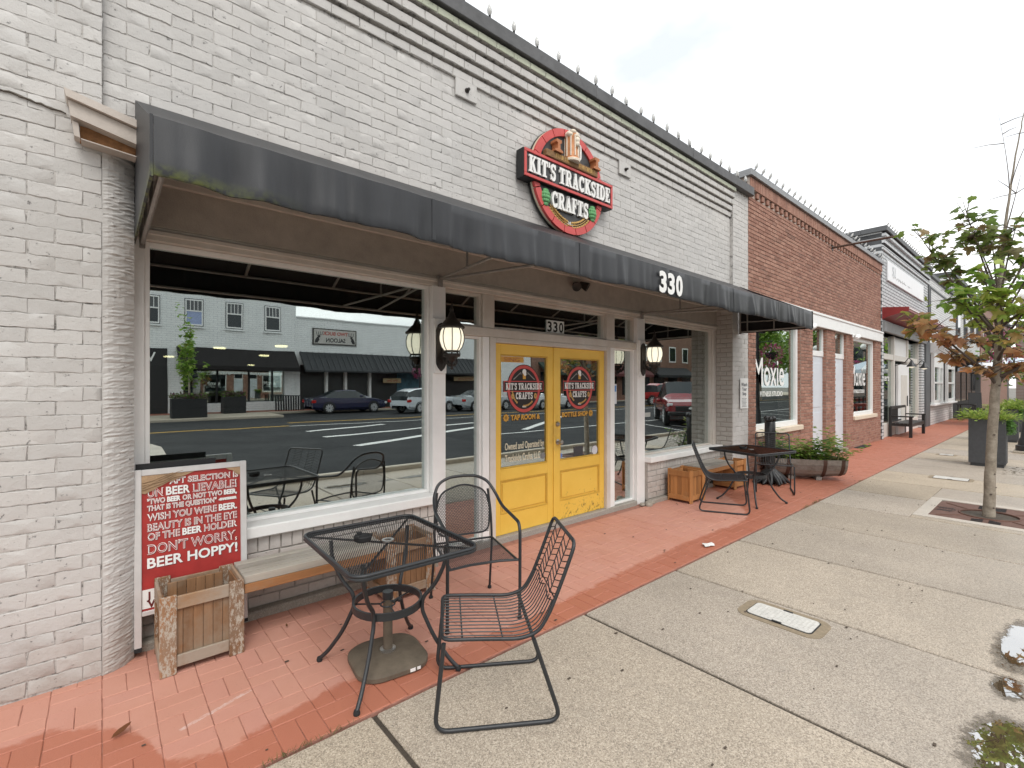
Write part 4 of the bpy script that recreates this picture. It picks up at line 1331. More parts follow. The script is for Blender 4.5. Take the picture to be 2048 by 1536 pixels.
# ================================================================ bulbs along the copings
m_bulb = M('clear_bulb', (.62, .62, .60), .15, 0, .1, 40, Transmission__Weight=.3)
def bulb_string(name, label, x0, x1, step, y, z, lean=0.0):
    t = thing(name, label, 'string lights', (x0, y, z))
    MB().tube([(0, .01, .004), (x1 - x0, .01, .004)], .004, 5).build('cable', m_blackmat, t)
    sk = MB().lathe([(.010, 0), (.011, .03), (.009, .032)], 8).mesh('socket'); sk.materials.append(m_blackmat)
    bb = MB().lathe([(.010, .03), (.022, .052), (.024, .075), (.017, .10), (.006, .126), (.0001, .135)], 10).mesh('bulb', 60); bb.materials.append(m_bulb)
    x = 0.0
    while x < x1 - x0:
        tl = rnd.uniform(-.22, .22)
        for nm, me in (('socket', sk), ('bulb', bb)):
            o = bpy.data.objects.new(nm, me); col.objects.link(o); o.parent = t
            o.location = (x, 0, 0); o.rotation_euler = (rnd.uniform(-.1, .1) + lean, tl, 0)
        x += step * rnd.uniform(.94, 1.06)
bulb_string('string_lights', 'clear bulbs on a cable along the taproom roof edge', -1.0, 8.2, .30, -.06, 4.931)

# ================================================================ poster board
bd = thing('poster_board', 'white framed red poster board of beer puns leaning under the window', 'poster board', (.14, .10, .052))
lean = Matrix.Rotation(rad(-2.6), 4, 'X')
m_alu = M('white_aluminium', (.62, .61, .60), .4, .2, .1, 10)
m_posred = M('poster_red', (.36, .028, .024), .55, 0, .22, 9, .1, 200)
m_posdk = M('poster_shadow', (.13, .012, .012), .6, 0, 0)
m_torn = M('torn_brown_paper', (.36, .24, .14), .8, 0, .45, 12, .5, 40)
def bpart(mb, name, mat, **k):
    mb.v = [tuple(lean @ Vector(p)) for p in mb.v]
    return mb.build(name, mat, bd, **k)
bpart(MB().box(0, .036, -.03, 0, 0, 1.045, .003).box(.554, .59, -.03, 0, 0, 1.045, .003).box(.0365, .5535, -.029, 0, 1.009, 1.044, .003).box(.0365, .5535, -.029, 0, .185, .212, .003), 'frame', m_alu)
bpart(MB().box(.034, .556, -.016, -.004, .205, 1.012), 'poster', m_posred)
bpart(MB().box(.0, .036, -.032, -.001, -.012, .01).box(.554, .59, -.032, -.001, -.012, .01), 'foot_cap', m_blackmat)
bpart(MB().box(.038, .552, -.0195, -.0165, .225, .335), 'white_band', m_decalwhite)
LEAN_FACE = lean @ STREET
def pline(segs, z, h, x0=.062, x1=.535):
    """segs: (text, solid?) spread over the width"""
    raw = [text_mesh(s, 1.0, 0, 0, 1.0) for s, _ in segs]
    ws = [max(v.co.x for v in m.vertices) - min(v.co.x for v in m.vertices) for m in raw]
    gap = .22
    k = (x1 - x0) / (sum(ws) + gap * (len(ws) - 1))
    x = x0
    for (s, solid), wd in zip(segs, ws):
        W = wd * k
        sz = h / .73
        jobs = [('poster_shadow', m_posdk, .004, .0175, .0016), ('poster_lettering', m_decalwhite, 0.0, .0185, .0022)]
        if not solid: jobs.append(('poster_lettering_fill', m_posred, 0.0, .0197, -.0010))
        for nm, mt, sh, yy, of in jobs:
            me = text_mesh(s, sz, .0001, of, 1.0)
            mn = min(v.co.x for v in me.vertices); mx_ = max(v.co.x for v in me.vertices)
            me.transform(Matrix.Translation((x + sh, -sh, yy)) @ Matrix.Diagonal((W / (mx_ - mn), 1, 1, 1)) @ Matrix.Translation((-mn, 0, 0)))
            me.transform(LEAN_FACE @ Matrix.Translation((0, z, 0)))
            link(nm, me, mt, bd, 'stuff' if nm != 'poster_lettering' else None)
        x += W + gap * k
pline([('AFT SELECTION IS', 0)], .945, .036, .17, .545)
pline([('UN', 0), ('BEER', 1), ('LIEVABLE!', 0)], .880, .050)
pline([('"TWO', 0), ('BEER', 1), ('OR NOT TWO', 0), ('BEER,', 1)], .838, .030)
pline([('THAT IS THE QUESTION"', 0)], .797, .030, .062, .42)
pline([('-SHAKESBEER', 1)], .803, .014, .43, .535)
pline([('WISH YOU WERE', 0), ('BEER.', 1)], .738, .041)
pline([('BEAUTY IS IN THE EYE', 0)], .676, .044)
pline([('OF THE', 0), ('BEER', 1), ('HOLDER', 0)], .622, .042)
pline([("DON'T WORRY,", 0)], .540, .058)
pline([('BEER HOPPY!', 1)], .458, .060)
for s, z in (('J', .278), ('W', .228)):
    me = text_mesh(s, .06, .0001, .002); me.transform(LEAN_FACE @ Matrix.Translation((.065, z, .0205))); link('poster_lettering', me, m_posdk, bd)
q = random.Random(9)
tp = [(.036, 1.008), (.036, .905), (.055, .90), (.075, .912), (.095, .918), (.118, .935), (.135, .94), (.165, .958), (.19, .962), (.22, .975), (.25, .988), (.28, 1.0), (.30, 1.008)]
bpart(MB().prism(tp, -.0245, -.021, 'y'), 'torn_paper', m_torn)
for k in range(4):
    bpart(MB().tube([(.04 + .05 * i, -.026, .925 + .013 * k + .018 * i + q.uniform(-.006, .006)) for i in range(5 - k % 2)], .004, 5), 'paper_crease', m_torn)
bpart(MB().prism([(.554, 1.008), (.47, 1.008), (.49, .995), (.51, .99), (.53, .965), (.554, .955)], -.0245, -.021, 'y'), 'torn_paper', m_torn)
MB().box(.01, .42, .06, .075, 1.035, 1.075).build('backing_board', m_blackmat, bd)

# ================================================================ planter benches
def planter_bench(x0, yb, label, worn):
    t = thing('planter_bench', label, 'bench', (x0, yb, 0))
    slat, rail, post, seat = (m_wood, m_woodrail, m_woodpeel, m_woodgrey) if worn else (m_woodnew, m_woodnew, m_woodnew, m_woodgrey)
    Lb, D, Hh, W = 1.74, .34, .44, .41
    for bx in (0.0, Lb - W):
        box = MB().box(bx + .02, bx + W - .02, .03, D - .03, .03, .05).build('planter_box', rail, t)
        for px in (bx, bx + W - .078):
            for fy in (0.0, D):
                s = 1 if fy == 0 else -1
                MB().box(px, px + .078, min(fy, fy + s * .018), max(fy, fy + s * .018), 0.0, Hh + rnd.uniform(-.006, .012), .003).build('post', post, box)
        for fy, s in ((0.006, 1), (D - .006, -1)):
            for z0, z1 in ((.035, .10), (Hh - .085, Hh - .012)):
                MB().box(bx + .0785, bx + W - .0785, min(fy, fy + s * .016), max(fy, fy + s * .016), z0, z1, .003).build('rail', rail, box)
            n = 6
            for k in range(n):
                a = bx + .06 + (W - .12) * k / n; b_ = bx + .06 + (W - .12) * (k + 1) / n
                MB().box(a + .001, b_ - .001, min(fy + s * .018, fy + s * .030), max(fy + s * .018, fy + s * .030), .04, Hh - .03, .002).build('slat', slat, box)
        for sx, s in ((bx, 1), (bx + W, -1)):
            for z0, z1 in ((.035, .10), (Hh - .085, Hh - .004)):
                MB().box(min(sx, sx + s * .016), max(sx, sx + s * .016), .0185, D - .0185, z0, z1, .003).build('rail', rail, box)
            n = 5
            for k in range(n):
                a = .032 + (D - .064) * k / n; b_ = .032 + (D - .064) * (k + 1) / n
                MB().box(min(sx + s * .0165, sx + s * .028), max(sx + s * .0165, sx + s * .028), a + .001, b_ - .001, .04, Hh - .03, .002).build('slat', slat, box)
    for k in range(4):
        a = .010 + (D - .02) * k / 4; b_ = .010 + (D - .02) * (k + 1) / 4
        MB().box(W + .003, Lb - W - .003, a + .0075, b_ - .0075, Hh - .040, Hh + .008, .003).build('seat_plank', seat, t)
    MB().box(W + .004, Lb - W - .004, .012, .032, Hh - .095, Hh - .041, .003).build('apron', m_apron if worn else m_woodnew, t)
    MB().box(W + .004, Lb - W - .004, D - .032, D - .012, Hh - .095, Hh - .041, .003).build('apron', slat, t)
    return t
planter_bench(.235, -.25, 'weathered wooden planter bench with peeling posts in front of red poster', True)
planter_bench(5.985, -.195, 'orange wooden planter bench under the far window', False)

# ================================================================ patio furniture
def lattice(mb, x0, x1, y0, y1, z, px, py, w, h, inside):
    """expanded-metal mesh: flat diamonds as two families of thin strips"""
    L = (x1 - x0) + (y1 - y0)
    for s in (-1, 1):
        n = int(((x1 - x0) / px + (y1 - y0) / py)) + 2
        for i in range(-n, n + 1):
            # line x/px - s*y/py = i
            pts = []
            m_ = 46
            seg = None
            for k in range(m_ + 1):
                y = y0 + (y1 - y0) * k / m_
                x = (i + s * (y - y0) / py) * px + x0
                ok = x0 <= x <= x1 and inside(x, y)
                if ok and seg is None: seg = (x, y)
                if (not ok or k == m_) and seg is not None:
                    e = last if not ok else (x, y)
                    if e != seg:
                        d = Vector((e[0] - seg[0], e[1] - seg[1])).normalized(); nn = Vector((-d.y, d.x)) * w / 2
                        mb.add([(seg[0] + nn.x, seg[1] + nn.y, z + h), (seg[0] - nn.x, seg[1] - nn.y, z), (e[0] - nn.x, e[1] - nn.y, z), (e[0] + nn.x, e[1] + nn.y, z + h)], [(0, 1, 2, 3)])
                    seg = None
                last = (x, y)
def rrect(hx, hy, r, z, n=6):
    pts = []
    for cx, cy, a in ((hx - r, hy - r, 0), (-hx + r, hy - r, 90), (-hx + r, -hy + r, 180), (hx - r, -hy + r, 270)):
        for i in range(n + 1):
            an = rad(a + 90 * i / n)
            pts.append((cx + r * math.cos(an), cy + r * math.sin(an), z))
    return pts
def bistro_table(loc, rz, hx, hy, label, fr=.42):
    t = thing('bistro_table', label, 'table', loc, rz, 'black mesh patio tables')
    Z = .715
    top = MB()
    rim = rrect(hx, hy, .07, Z)
    top.tube(rim, .0095, 8, True)
    top.tube(rrect(hx, hy, .07, Z - .016), .009, 6, True)
    top = top.build('table_rim', m_black, t, smooth=60)
    ms = MB()
    lattice(ms, -hx, hx, -hy, hy, Z - .002, .0125, .024, .0042, .0020, lambda x, y: (max(abs(x) - hx + .07, 0) ** 2 + max(abs(y) - hy + .07, 0) ** 2) <= .0049)
    ms = ms.build('mesh_top', m_black, t); ms['kind'] = 'stuff'
    cbar = MB()
    for sx, sy in ((1, 1), (1, -1)):
        cbar.tube([(-sx * (hx - .03), -sy * (hy - .03), Z - .014), (sx * (hx - .03), sy * (hy - .03), Z - .014)], .007, 6)
    cbar.build('cross_bar', m_black, t)
    MB().lathe([(.020, 0), (.034, 0), (.034, .008), (.020, .008), (.020, 0)], 18, (0, 0, Z - .002)).build('umbrella_collar', m_steel, t)
    for sx in (-1, 1):
        for sy in (-1, 1):
            d = Vector((sx * .7071, sy * .7071, 0))
            p = [(.34, Z - .015), (.335, .60), (.28, .48), (.205, .40), (.200, .33), (.27, .18), (.36, .06), (fr, .014)]
            pts = [tuple(d * r + Vector((0, 0, z))) for r, z in p]
            lg = MB().tube(fillet(pts, .09, 5), .0115, 8).build('leg', m_black, t, smooth=60)
            MB().lathe([(.016, 0), (.017, .01), (.013, .024)], 12, tuple(d * fr)).build('foot', m_blackmat, lg)
    MB().lathe([(.182, .345), (.195, .345), (.195, .385), (.182, .385), (.182, .345)], 36).build('ring', m_black, t, smooth=30)
    rb = MB()
    for k in range(3):
        a = 2 * PI * k / 3 + .4
        rb.tube([(.04 * math.cos(a), .04 * math.sin(a), .352), (.183 * math.cos(a), .183 * math.sin(a), .352)], .005, 5)
    rb.tube([(.04 * math.cos(2 * PI * i / 14), .04 * math.sin(2 * PI * i / 14), .352) for i in range(14)], .005, 5, True)
    rb.build('ring_spokes', m_black, t)
    return t
bistro_table((1.235, -.935, 0), rad(-2), .352, .42, 'black mesh square table with umbrella base before the left window', .41)
bistro_table((6.79, -.655, 0), rad(-14), .40, .40, 'black mesh square table near the barrel planter', .43)
def ashtray(x, y, label):
    t = MB().lathe([(.036, 0), (.045, .006), (.050, .03), (.046, .034), (.040, .012), (.0001, .008)], 16)
    for k in range(3):
        a = 2 * PI * k / 3
        t.box(-.012, .012, .040, .054, .030, .040, m=Matrix.Rotation(a, 4, 'Z'))
    t = t.build('ashtray', m_blackmat, smooth=40)
    t.location = (x, y, .7265)
    tag(t, label, 'ashtray')
ashtray(1.105, -.89, 'round black ashtray on the near mesh table')
ashtray(6.66, -.60, 'round black ashtray on the far mesh table')
# weighted umbrella foot
ub = thing('umbrella_base', 'square stone-filled umbrella base under the near table', 'umbrella base', (1.26, -.885, 0), rad(-8))
m_ub = M('umbrella_resin', (.12, .095, .068), .75, 0, .3, 14, .4, 60)
b = MB()
prof = [(.195, 0), (.205, .008), (.205, .030), (.187, .045), (.06, .062)]
rings = [rrect(r, r, min(.125, r * .6), z) for r, z in prof]
n = len(rings[0]); v = [p for rg in rings for p in rg]; f = [tuple(range(n))[::-1]]
for i in range(len(rings) - 1):
    for j in range(n): f.append((i * n + j, i * n + (j + 1) % n, (i + 1) * n + (j + 1) % n, (i + 1) * n + j))
f.append(tuple((len(rings) - 1) * n + j for j in range(n)))
b.add(v, f); b.build('weight', m_ub, ub, smooth=40)
MB().lathe([(.045, .058), (.045, .072), (.030, .074)], 20).build('flange', m_steel, ub)
MB().lathe([(.027, .06), (.027, .38), (.023, .382), (.023, .375)], 16).build('tube', m_ub, ub, smooth=50)
MB().lathe([(.029, .36), (.031, .362), (.031, .40), (.029, .402)], 16).build('collar', m_black, ub)
MB().tube([(.028, 0, .33), (.06, 0, .335)], .006, 6).sphere((.068, 0, .336), .014, 8, 6).build('clamp_knob', m_black, ub)
MB().box(.06, .09, -.2065, -.204, .012, .03).box(.10, .12, -.2065, -.204, .014, .03).build('sticker', m_decalwhite, ub)

def wire_chair(loc, rz, label):
    t = thing('wire_chair', label, 'chair', loc, rz, 'black wire sled chairs')
    hw = .235
    side = [(.265, .425), (.10, .418), (-.10, .405), (-.19, .43), (-.245, .52), (-.31, .68), (-.37, .845)]
    path = fillet([(x, 0, z) for x, z in side], .08, 5)
    loop = [(p.x, hw, p.z) for p in path]
    loop2 = [(p.x, -hw, p.z) for p in path]
    whole = fillet(loop[:1] + loop[1:] + loop2[::-1], .001, 1)
    full = [Vector(p) for p in loop] + [Vector(p) for p in loop2[::-1]]
    # round the two top and the two front corners
    k = len(loop)
    def corner(a, b, c, n=5, r=.05):
        d1, d2 = (a - b).normalized(), (c - b).normalized()
        return [(b + d1 * r) * (1 - s) ** 2 + b * 2 * s * (1 - s) + (b + d2 * r) * s * s for s in [i / n for i in range(n + 1)]]
    L1 = [Vector(p) for p in loop]; L2 = [Vector(p) for p in loop2]
    pts = corner(L2[0], L1[0], L1[1]) + L1[1:-1] + corner(L1[-2], L1[-1], L2[-1]) + corner(L1[-1], L2[-1], L2[-2]) + L2[1:-1][::-1] + corner(L2[1], L2[0], L1[0])
    MB().tube(pts, .0095, 8, True).build('seat_frame', m_black, t, smooth=60)
    for s in (-1, 1):
        y = s * (hw + .012)
        sl = fillet([(.255, y, .415), (.298, y, .011), (-.298, y, .011), (-.165, y, .405)], .07, 6)
        MB().tube(sl, .0105, 8).build('sled_leg', m_black, t, smooth=60)
    MB().tube([(.29, -hw - .012, .10), (.29, hw + .012, .10)], .0001, 3)
    sw = MB()
    low = [p for p in path if p.z < .60]
    for i in range(13):
        y = -hw + 2 * hw * (i + 1) / 14
        sw.tube([(p.x, y, p.z) for p in low], .0032, 5)
    for fx in (.17, -.02):
        z = .421 if fx > .1 else .412
        sw.tube([(fx, -hw, z - .004), (fx, hw, z - .004)], .0042, 5)
    sw.build('seat_wires', m_black, t, smooth=60)
    bw_ = MB()
    def onback(z):
        a, b = (-.235, .50), (-.37, .845)
        u = (z - a[1]) / (b[1] - a[1])
        return a[0] + (b[0] - a[0]) * u
    cols = [-hw, -.14, -.047, .047, .14, hw]
    for c in cols[1:-1]:
        bw_.tube([(onback(.58), c, .58), (onback(.84), c, .84)], .003, 5)
    for j in range(9):
        z = .56 + .03 * j
        for a in range(5):
            dz = .03 if a % 2 == 0 else -.03
            za, zb = z - dz / 2, z + dz / 2
            if max(za, zb) < .845:
                bw_.tube([(onback(za), cols[a], za), (onback(zb), cols[a + 1], zb)], .003, 5)
    bw_.tube([(onback(.585), -hw, .585), (onback(.585), hw, .585)], .0035, 5)
    bw_.build('back_wires', m_black, t, smooth=60)
    return t
wire_chair((1.535, -1.53, 0), rad(147), 'black wire sled chair in front of the armchair, half on concrete')
wire_chair((6.10, -.585, 0), rad(-63), 'black wire chair seen side-on before the orange planter bench')
wire_chair((7.75, -.59, 0), rad(204), 'black wire chair between the far table and the wrapped post')

def arm_chair(loc, rz, label):
    t = thing('arm_chair', label, 'chair', loc, rz)
    hw = .255
    def mir(pts): return [(x, -y, z) for x, y, z in pts]
    half = [(.255, hw, .012), (.262, hw, .40), (.262, hw, .60), (.23, hw + .005, .655), (.08, hw + .005, .675), (-.08, hw, .70), (-.18, hw - .015, .78), (-.235, hw - .06, .865), (-.25, .11, .905), (-.252, 0, .912)]
    pts = fillet(half + mir(half)[::-1][1:], .09, 5)
    MB().tube(pts, .0115, 8).build('arm_frame', m_black, t, smooth=60)
    for s in (-1, 1):
        MB().tube(fillet([(-.29, s * .235, .012), (-.21, s * .225, .40), (-.225, s * .222, .62), (-.238, s * .20, .80)], .08, 5), .0095, 8).build('rear_leg', m_black, t, smooth=60)
        for x, y in ((.255, s * hw), (-.29, s * .235)):
            MB().lathe([(.015, 0), (.016, .012), (.012, .022)], 10, (x, y, 0)).build('foot', m_blackmat, t)
    bk = MB()
    ring = [(-.212, -.20, .475), (-.212, .20, .475), (-.225, .212, .68), (-.238, .17, .80), (-.243, 0, .855), (-.238, -.17, .80), (-.225, -.212, .68)]
    bk.tube(fillet(ring, .07, 5, True), .007, 6, True)
    bk.build('back_frame', m_black, t, smooth=60)
    bm_ = MB()
    def ins(u, z):
        if z < .475 or z > .85: return False
        w_ = .20 + .012 * min(1, (z - .475) / .2) if z < .70 else .212 * math.sqrt(max(0, 1 - ((z - .70) / .152) ** 2))
        return abs(u) < w_
    tmp = MB(); lattice(tmp, -.22, .22, .475, .855, 0, .012, .024, .0031, .0015, ins)
    bm_.add([(-.212 - .03 * (p[1] - .475) / .38 - p[2] , p[0], p[1]) for p in tmp.v], tmp.f)
    o = bm_.build('back_mesh', m_black, t); o['kind'] = 'stuff'
    fr_ = MB()
    fr_.tube([(.255, -hw, .405), (.255, -.1, .418), (.255, .1, .418), (.255, hw, .405)], .009, 6).tube([(-.205, -.225, .43), (-.205, .225, .43)], .008, 6)
    for s in (-1, 1): fr_.tube([(.255, s * .235, .41), (-.205, s * .222, .43)], .008, 6)
    fr_.build('seat_frame', m_black, t, smooth=60)
    tmp = MB(); lattice(tmp, -.205, .255, -.235, .235, .418, .013, .026, .0022, .0010, lambda x, y: True)
    o = tmp.build('seat_mesh', m_black, t); o['kind'] = 'stuff'
    return t
arm_chair((2.005, -.70, 0), rad(-108), 'black metal armchair with mesh back beside the near table')

# ================================================================ leaves
def leaf_mat(name, rough=.5, trans=.35):
    t = NT(name)
    a = t.n('VertexColor', {'layer_name': 'tint'})
    p = t.n('BsdfPrincipled')
    t.set(p.inputs['Base Color'], a.outputs['Color']); t.set(p.inputs['Roughness'], rough)
    tl = t.n('BsdfTranslucent'); t.set(tl.inputs['Color'], a.outputs['Color'])
    mx = t.n('MixShader', _0=trans, _1=p.outputs[0], _2=tl.outputs[0])
    t.t.links.new(mx.outputs[0], t.out.inputs['Surface'])
    return t.mat
m_leaf = leaf_mat('leaf', .5, .5)
MAPLE = [(0, 0), (.14, -.03), (.30, -.13), (.29, .03), (.50, .10), (.42, .20), (.56, .42), (.36, .38), (.30, .52), (.20, .47), (.0, 1.0)]
MAPLE = MAPLE[:-1] + [(.17, .74), (.0, 1.0)]
MAPLE_O = MAPLE + [(-x, y) for x, y in MAPLE[1:-1][::-1]]
OVAL = [(0, 0), (.16, .2), (.22, .5), (.13, .82), (0, 1.0), (-.13, .82), (-.22, .5), (-.16, .2)]
BLADE = [(-.03, 0), (.03, 0), (.045, .45), (0, 1.0), (-.045, .45)]
def vary(c, q, a=.25):
    k = 1 + q.uniform(-a, a)
    return tuple(min(1, x * k * (1 + q.uniform(-.08, .08))) for x in c)
def put_leaf(mb, p, d, size, shape, color, q, flop=.5, curl=.15):
    """one leaf from p along d"""
    d = Vector(d).normalized()
    up = Vector((q.uniform(-flop, flop), q.uniform(-flop, flop), 1))
    s = d.cross(up)
    s = s.normalized() if s.length > 1e-4 else Vector((1, 0, 0))
    nrm = s.cross(d)
    b = len(mb.v)
    c0 = Vector(p) + d * size * .42 + nrm * size * .04
    mb.v.append(tuple(c0))
    for x, y in shape:
        pt = Vector(p) + s * x * size + d * y * size - nrm * size * (curl * (abs(x) * .7 + y * y * .6))
        mb.v.append(tuple(pt))
    n = len(shape)
    for i in range(n):
        mb.f.append((b, b + 1 + i, b + 1 + (i + 1) % n))
    mb.c.extend([color] * (n + 1))

# ================================================================ brick fitness studio next door
m_cre = M('cream_sill', (.66, .57, .45), .6, 0, .12, 8)
m_purewhite = M('white_gloss_paint', (.80, .80, .79), .4, 0, .05, 6, .1, 40)
m_bluewhite = M('pale_blue_door_paint', (.62, .66, .71), .4, 0, .06, 4, .1, 40)
mox = thing('fitness_studio_building', 'red brick fitness studio with white band above its windows', 'building', (8.28, 0, 0))
def settle(root):
    for ch in root.children:
        ch.location = ch.location - root.location
OP = [(8.60, 10.78, .80, 2.87, 'w'), (11.50, 12.42, .06, 2.87, 'd'), (13.06, 13.98, .06, 2.87, 'd'), (14.54, 16.75, .80, 2.87, 'w')]
wl = MB()
xs_ = [8.28]
for o_ in OP:
    wl.box(xs_[-1], o_[0], .02, .45, -.05, 2.87); xs_.append(o_[1])
wl.box(xs_[-1], 17.36, .02, .45, -.05, 2.87)
for o_ in OP: wl.box(o_[0], o_[1], .02, .45, -.05, o_[2])
wl.box(8.28, 17.36, .02, .45, 2.87, 5.14)
wl = wl.build('wall', m_moxmortar, mox)
mb_ = Bricks(.206, .0685, .007, m_moxie, .0012, .010, .003)
xa = 8.285
for o_ in OP:
    mb_.field(xa, o_[0], .0, 2.87, .016); xa = o_[1]
mb_.field(xa, 17.35, .0, 2.87, .016)
for o_ in (OP[0], OP[3]): mb_.field(o_[0], o_[1], .0, .72, .016)
mb_.field(8.285, 17.35, 3.17, 4.83, .016)
for x in (12.42, 13.98): mb_.field_side(x, .02, .12, .0, 2.87)
mb_.field_side(10.78, .02, .16, .80, 2.87); mb_.field_side(16.75, .02, .16, .80, 2.87)
n = int(9.07 / .0685)
for i in range(n):
    mb_.put(8.285 + (i + .5) * 9.065 / n, -.022, 5.04, .2, 9.065 / n, 0, PI / 2)
mb_.emit(wl, 300)
MB().box(8.28, 17.36, -.014, .02, 4.945, 5.14).build('soldier_backing', m_moxmortar, mox)
dn = MB().box(-.05, .05, -.018, .016, 4.84, 4.93, .003).mesh('dentil'); dn.materials.append(m_moxie)
for i in range(41):
    o = bpy.data.objects.new('dentil', dn); col.objects.link(o); o.parent = mox; o.location = (8.40 + .2205 * i, 0, 0)
MB().box(8.22, 17.40, -.07, .45, 5.14, 5.25, .006).build('coping', M('light_metal_coping', (.24, .245, .25), .5, .4, .2, 8), mox)
MB().box(8.28, 17.36, -.045, .0, 2.872, 3.165, .006).box(8.28, 17.36, -.065, -.0455, 3.12, 3.17, .004).build('white_band', m_purewhite, mox)
def shop_window(root, x0, x1, z0, z1, gy, fw=.06, frame=None, glass=None, sill=None):
    f = MB()
    f.box(x0, x0 + fw, gy - .05, gy + .05, z0, z1, .004).box(x1 - fw, x1, gy - .05, gy + .05, z0, z1, .004)
    f.box(x0 + fw + .0005, x1 - fw - .0005, gy - .048, gy + .05, z0, z0 + fw, .004).box(x0 + fw + .0005, x1 - fw - .0005, gy - .048, gy + .05, z1 - fw, z1, .004)
    f = f.build('window_frame', frame or m_purewhite, root)
    MB().box(x0 + fw - .005, x1 - fw + .005, gy, gy + .006, z0 + fw - .005, z1 - fw + .005).build('pane', glass or m_glass2, f)
    if sill: MB().box(x0 - .02, x1 + .02, -.035, gy - .05, z0 - .09, z0 + .003, .006).build('sill', sill, root)
    return f
for x0, x1, z0, z1, kind in OP:
    if kind == 'w':
        f = shop_window(mox, x0, x1, z0, z1, .12, .10, None, None, m_cre)
        c = (x0 + .16)
        letters('window_lettering', 'Moxie', m_decalwhite, f, (c + .02, .112, 1.60), .74, .0005, .004, width=1.38)
        letters('window_lettering', 'FITNESS STUDIO', m_decalwhite, f, (c + .28, .112, 1.40), .13, .0005, .002, width=1.05)
        MB().box(x0 + .12, x1 - .1, 1.6, 1.62, z0, z1).build('curtain', M('pale_interior', (.30, .33, .32), .9, 0, .2, 1), mox)
    else:
        d = MB().box(x0, x1, .095, .15, z0, 2.25, .004).build('door', m_bluewhite, mox)
        for zz0, zz1 in ((.25, 1.0), (1.12, 2.1)):
            MB().box(x0 + .16, x1 - .16, .085, .0945, zz0, zz1, .003).build('door_panel', m_bluewhite, d)
        MB().sphere((x0 + .09, .07, 1.05), .03, 10, 6).build('door_knob', m_black, d)
        MB().box(x0, x1, .075, .15, 2.252, 2.37, .004).box(x0, x0 + .07, .08, .15, 2.372, 2.87).box(x1 - .07, x1, .08, .15, 2.372, 2.87).build('transom_frame', m_purewhite, mox)
        MB().box(x0 + .071, x1 - .071, .11, .116, 2.372, 2.87).build('transom_pane', m_glass2, mox)
        MB().box(x0 - .0, x1, -.02, .094, -.04, .058, .01).build('step', m_concgrey, mox)
# studio interior and roof
r_ = MB()
X0, X1, Y0, Y1, Z0, Z1 = 8.32, 17.3, .46, 9.0, 0.0, 3.1
r_.add([(X0, Y0, Z0), (X1, Y0, Z0), (X1, Y1, Z0), (X0, Y1, Z0), (X0, Y0, Z1), (X1, Y0, Z1), (X1, Y1, Z1), (X0, Y1, Z1)], [(4, 5, 6, 7), (0, 4, 7, 3), (1, 2, 6, 5), (2, 3, 7, 6), (0, 1, 2, 3)])
r_.build('interior_wall', M('studio_interior', (.16, .17, .165), .9, 0, .15, 1), mox)
MB().box(8.28, 17.36, .46, 30, 3.2, 3.4).box(8.28, 8.31, .46, 30, 3.41, 5.1).build('roof', m_concgrey, mox)
settle(mox)
bulb_string('string_lights', 'bulb cable along the red brick studio roof edge', 8.4, 17.3, .30, -.045, 5.252, .5)
pole = thing('iron_pole', 'rusty iron pole sticking out of the red brick wall', 'pole', (12.8, .01, 4.79))
MB().tube([(0, -.002, 0), (0, -.75, .0), (0, -1.30, -.01)], .024, 8).build('rod', M('rust_iron', (.095, .055, .04), .8, .2, .4, 20, .4, 60), pole)
MB().box(-.05, .05, -.012, -.001, -.06, .06).build('wall_plate', m_iron, pole)
MB().tube([(0, -1.29, -.02), (0, -1.29, .05)], .010, 6).build('eye', m_iron, pole)
for x, lb in ((10.95, 'small white spotlight above the first studio door'), (14.2, 'small white spotlight beside the second studio window')):
    t = thing('spotlight', lb, 'lamp', (x, -.05, 2.84))
    MB().box(-.04, .04, -.03, .0, -.04, .04, .005).build('mount', m_purewhite, t)
    MB().lathe([(.03, -.08), (.05, -.05), (.06, .06), (.05, .07), (.0001, .075)], 14, m=Matrix.Translation((.1, -.08, -.03)) @ Matrix.Rotation(rad(70), 4, 'Y')).build('lamp_head', m_purewhite, t, smooth=40)
# paper notice on the pilaster
nt = thing('notice', 'white Watch Your Step notice taped to the painted pilaster', 'notice', (7.92, -.012, 1.22))
MB().box(0, .30, -.004, .0, 0, .50, .001).build('sheet', m_decalwhite, nt)
for i, s in enumerate(('Watch', 'Your', 'Step')):
    letters('notice_text', s, M('ink_grey', (.12, .13, .15), .7, 0, 0), nt, (.15, -.0065, .37 - .075 * i), .082, .0002, .001, align='CENTER')
tx = MB()
for i in range(7): tx.box(.06 + .01 * (i % 2), .24 - .012 * (i % 3), -.0062, -.0055, .03 + .022 * i, .036 + .022 * i)
tx.build('small_print', _mats['ink_grey'], nt)

# ================================================================ farther shops
def painted_block(name, a, b, joint, sc_=(.22, .075), msize=.007):
    t = NT(name)
    p = t.pos()
    mp = t.n('Mapping', Vector=p); mp.inputs['Rotation'].default_value = (rad(-90), 0, 0)
    br = t.n('TexBrick', {'offset': .5}, Color1=a, Color2=b, Mortar=joint, Scale=1.0)
    br.inputs['Mortar Size'].default_value = msize; br.inputs['Brick Width'].default_value = sc_[0]; br.inputs['Row Height'].default_value = sc_[1]
    t.set(br.inputs['Vector'], mp.outputs[0])
    c = t.mix(t.ramp(t.noise(1.2, 5, .6, p), [(.35, 0.), (.8, .35)]), br.outputs['Color'], tuple(x * .7 for x in a))
    return t.bsdf(c, .75, 0, t.bump(t.math('SUBTRACT', 1.0, br.outputs['Fac']), .6, .01))
m_blk2 = painted_block('grey_painted_block', (.52, .535, .545), (.59, .605, .61), (.04, .042, .045), (.42, .10), .012)
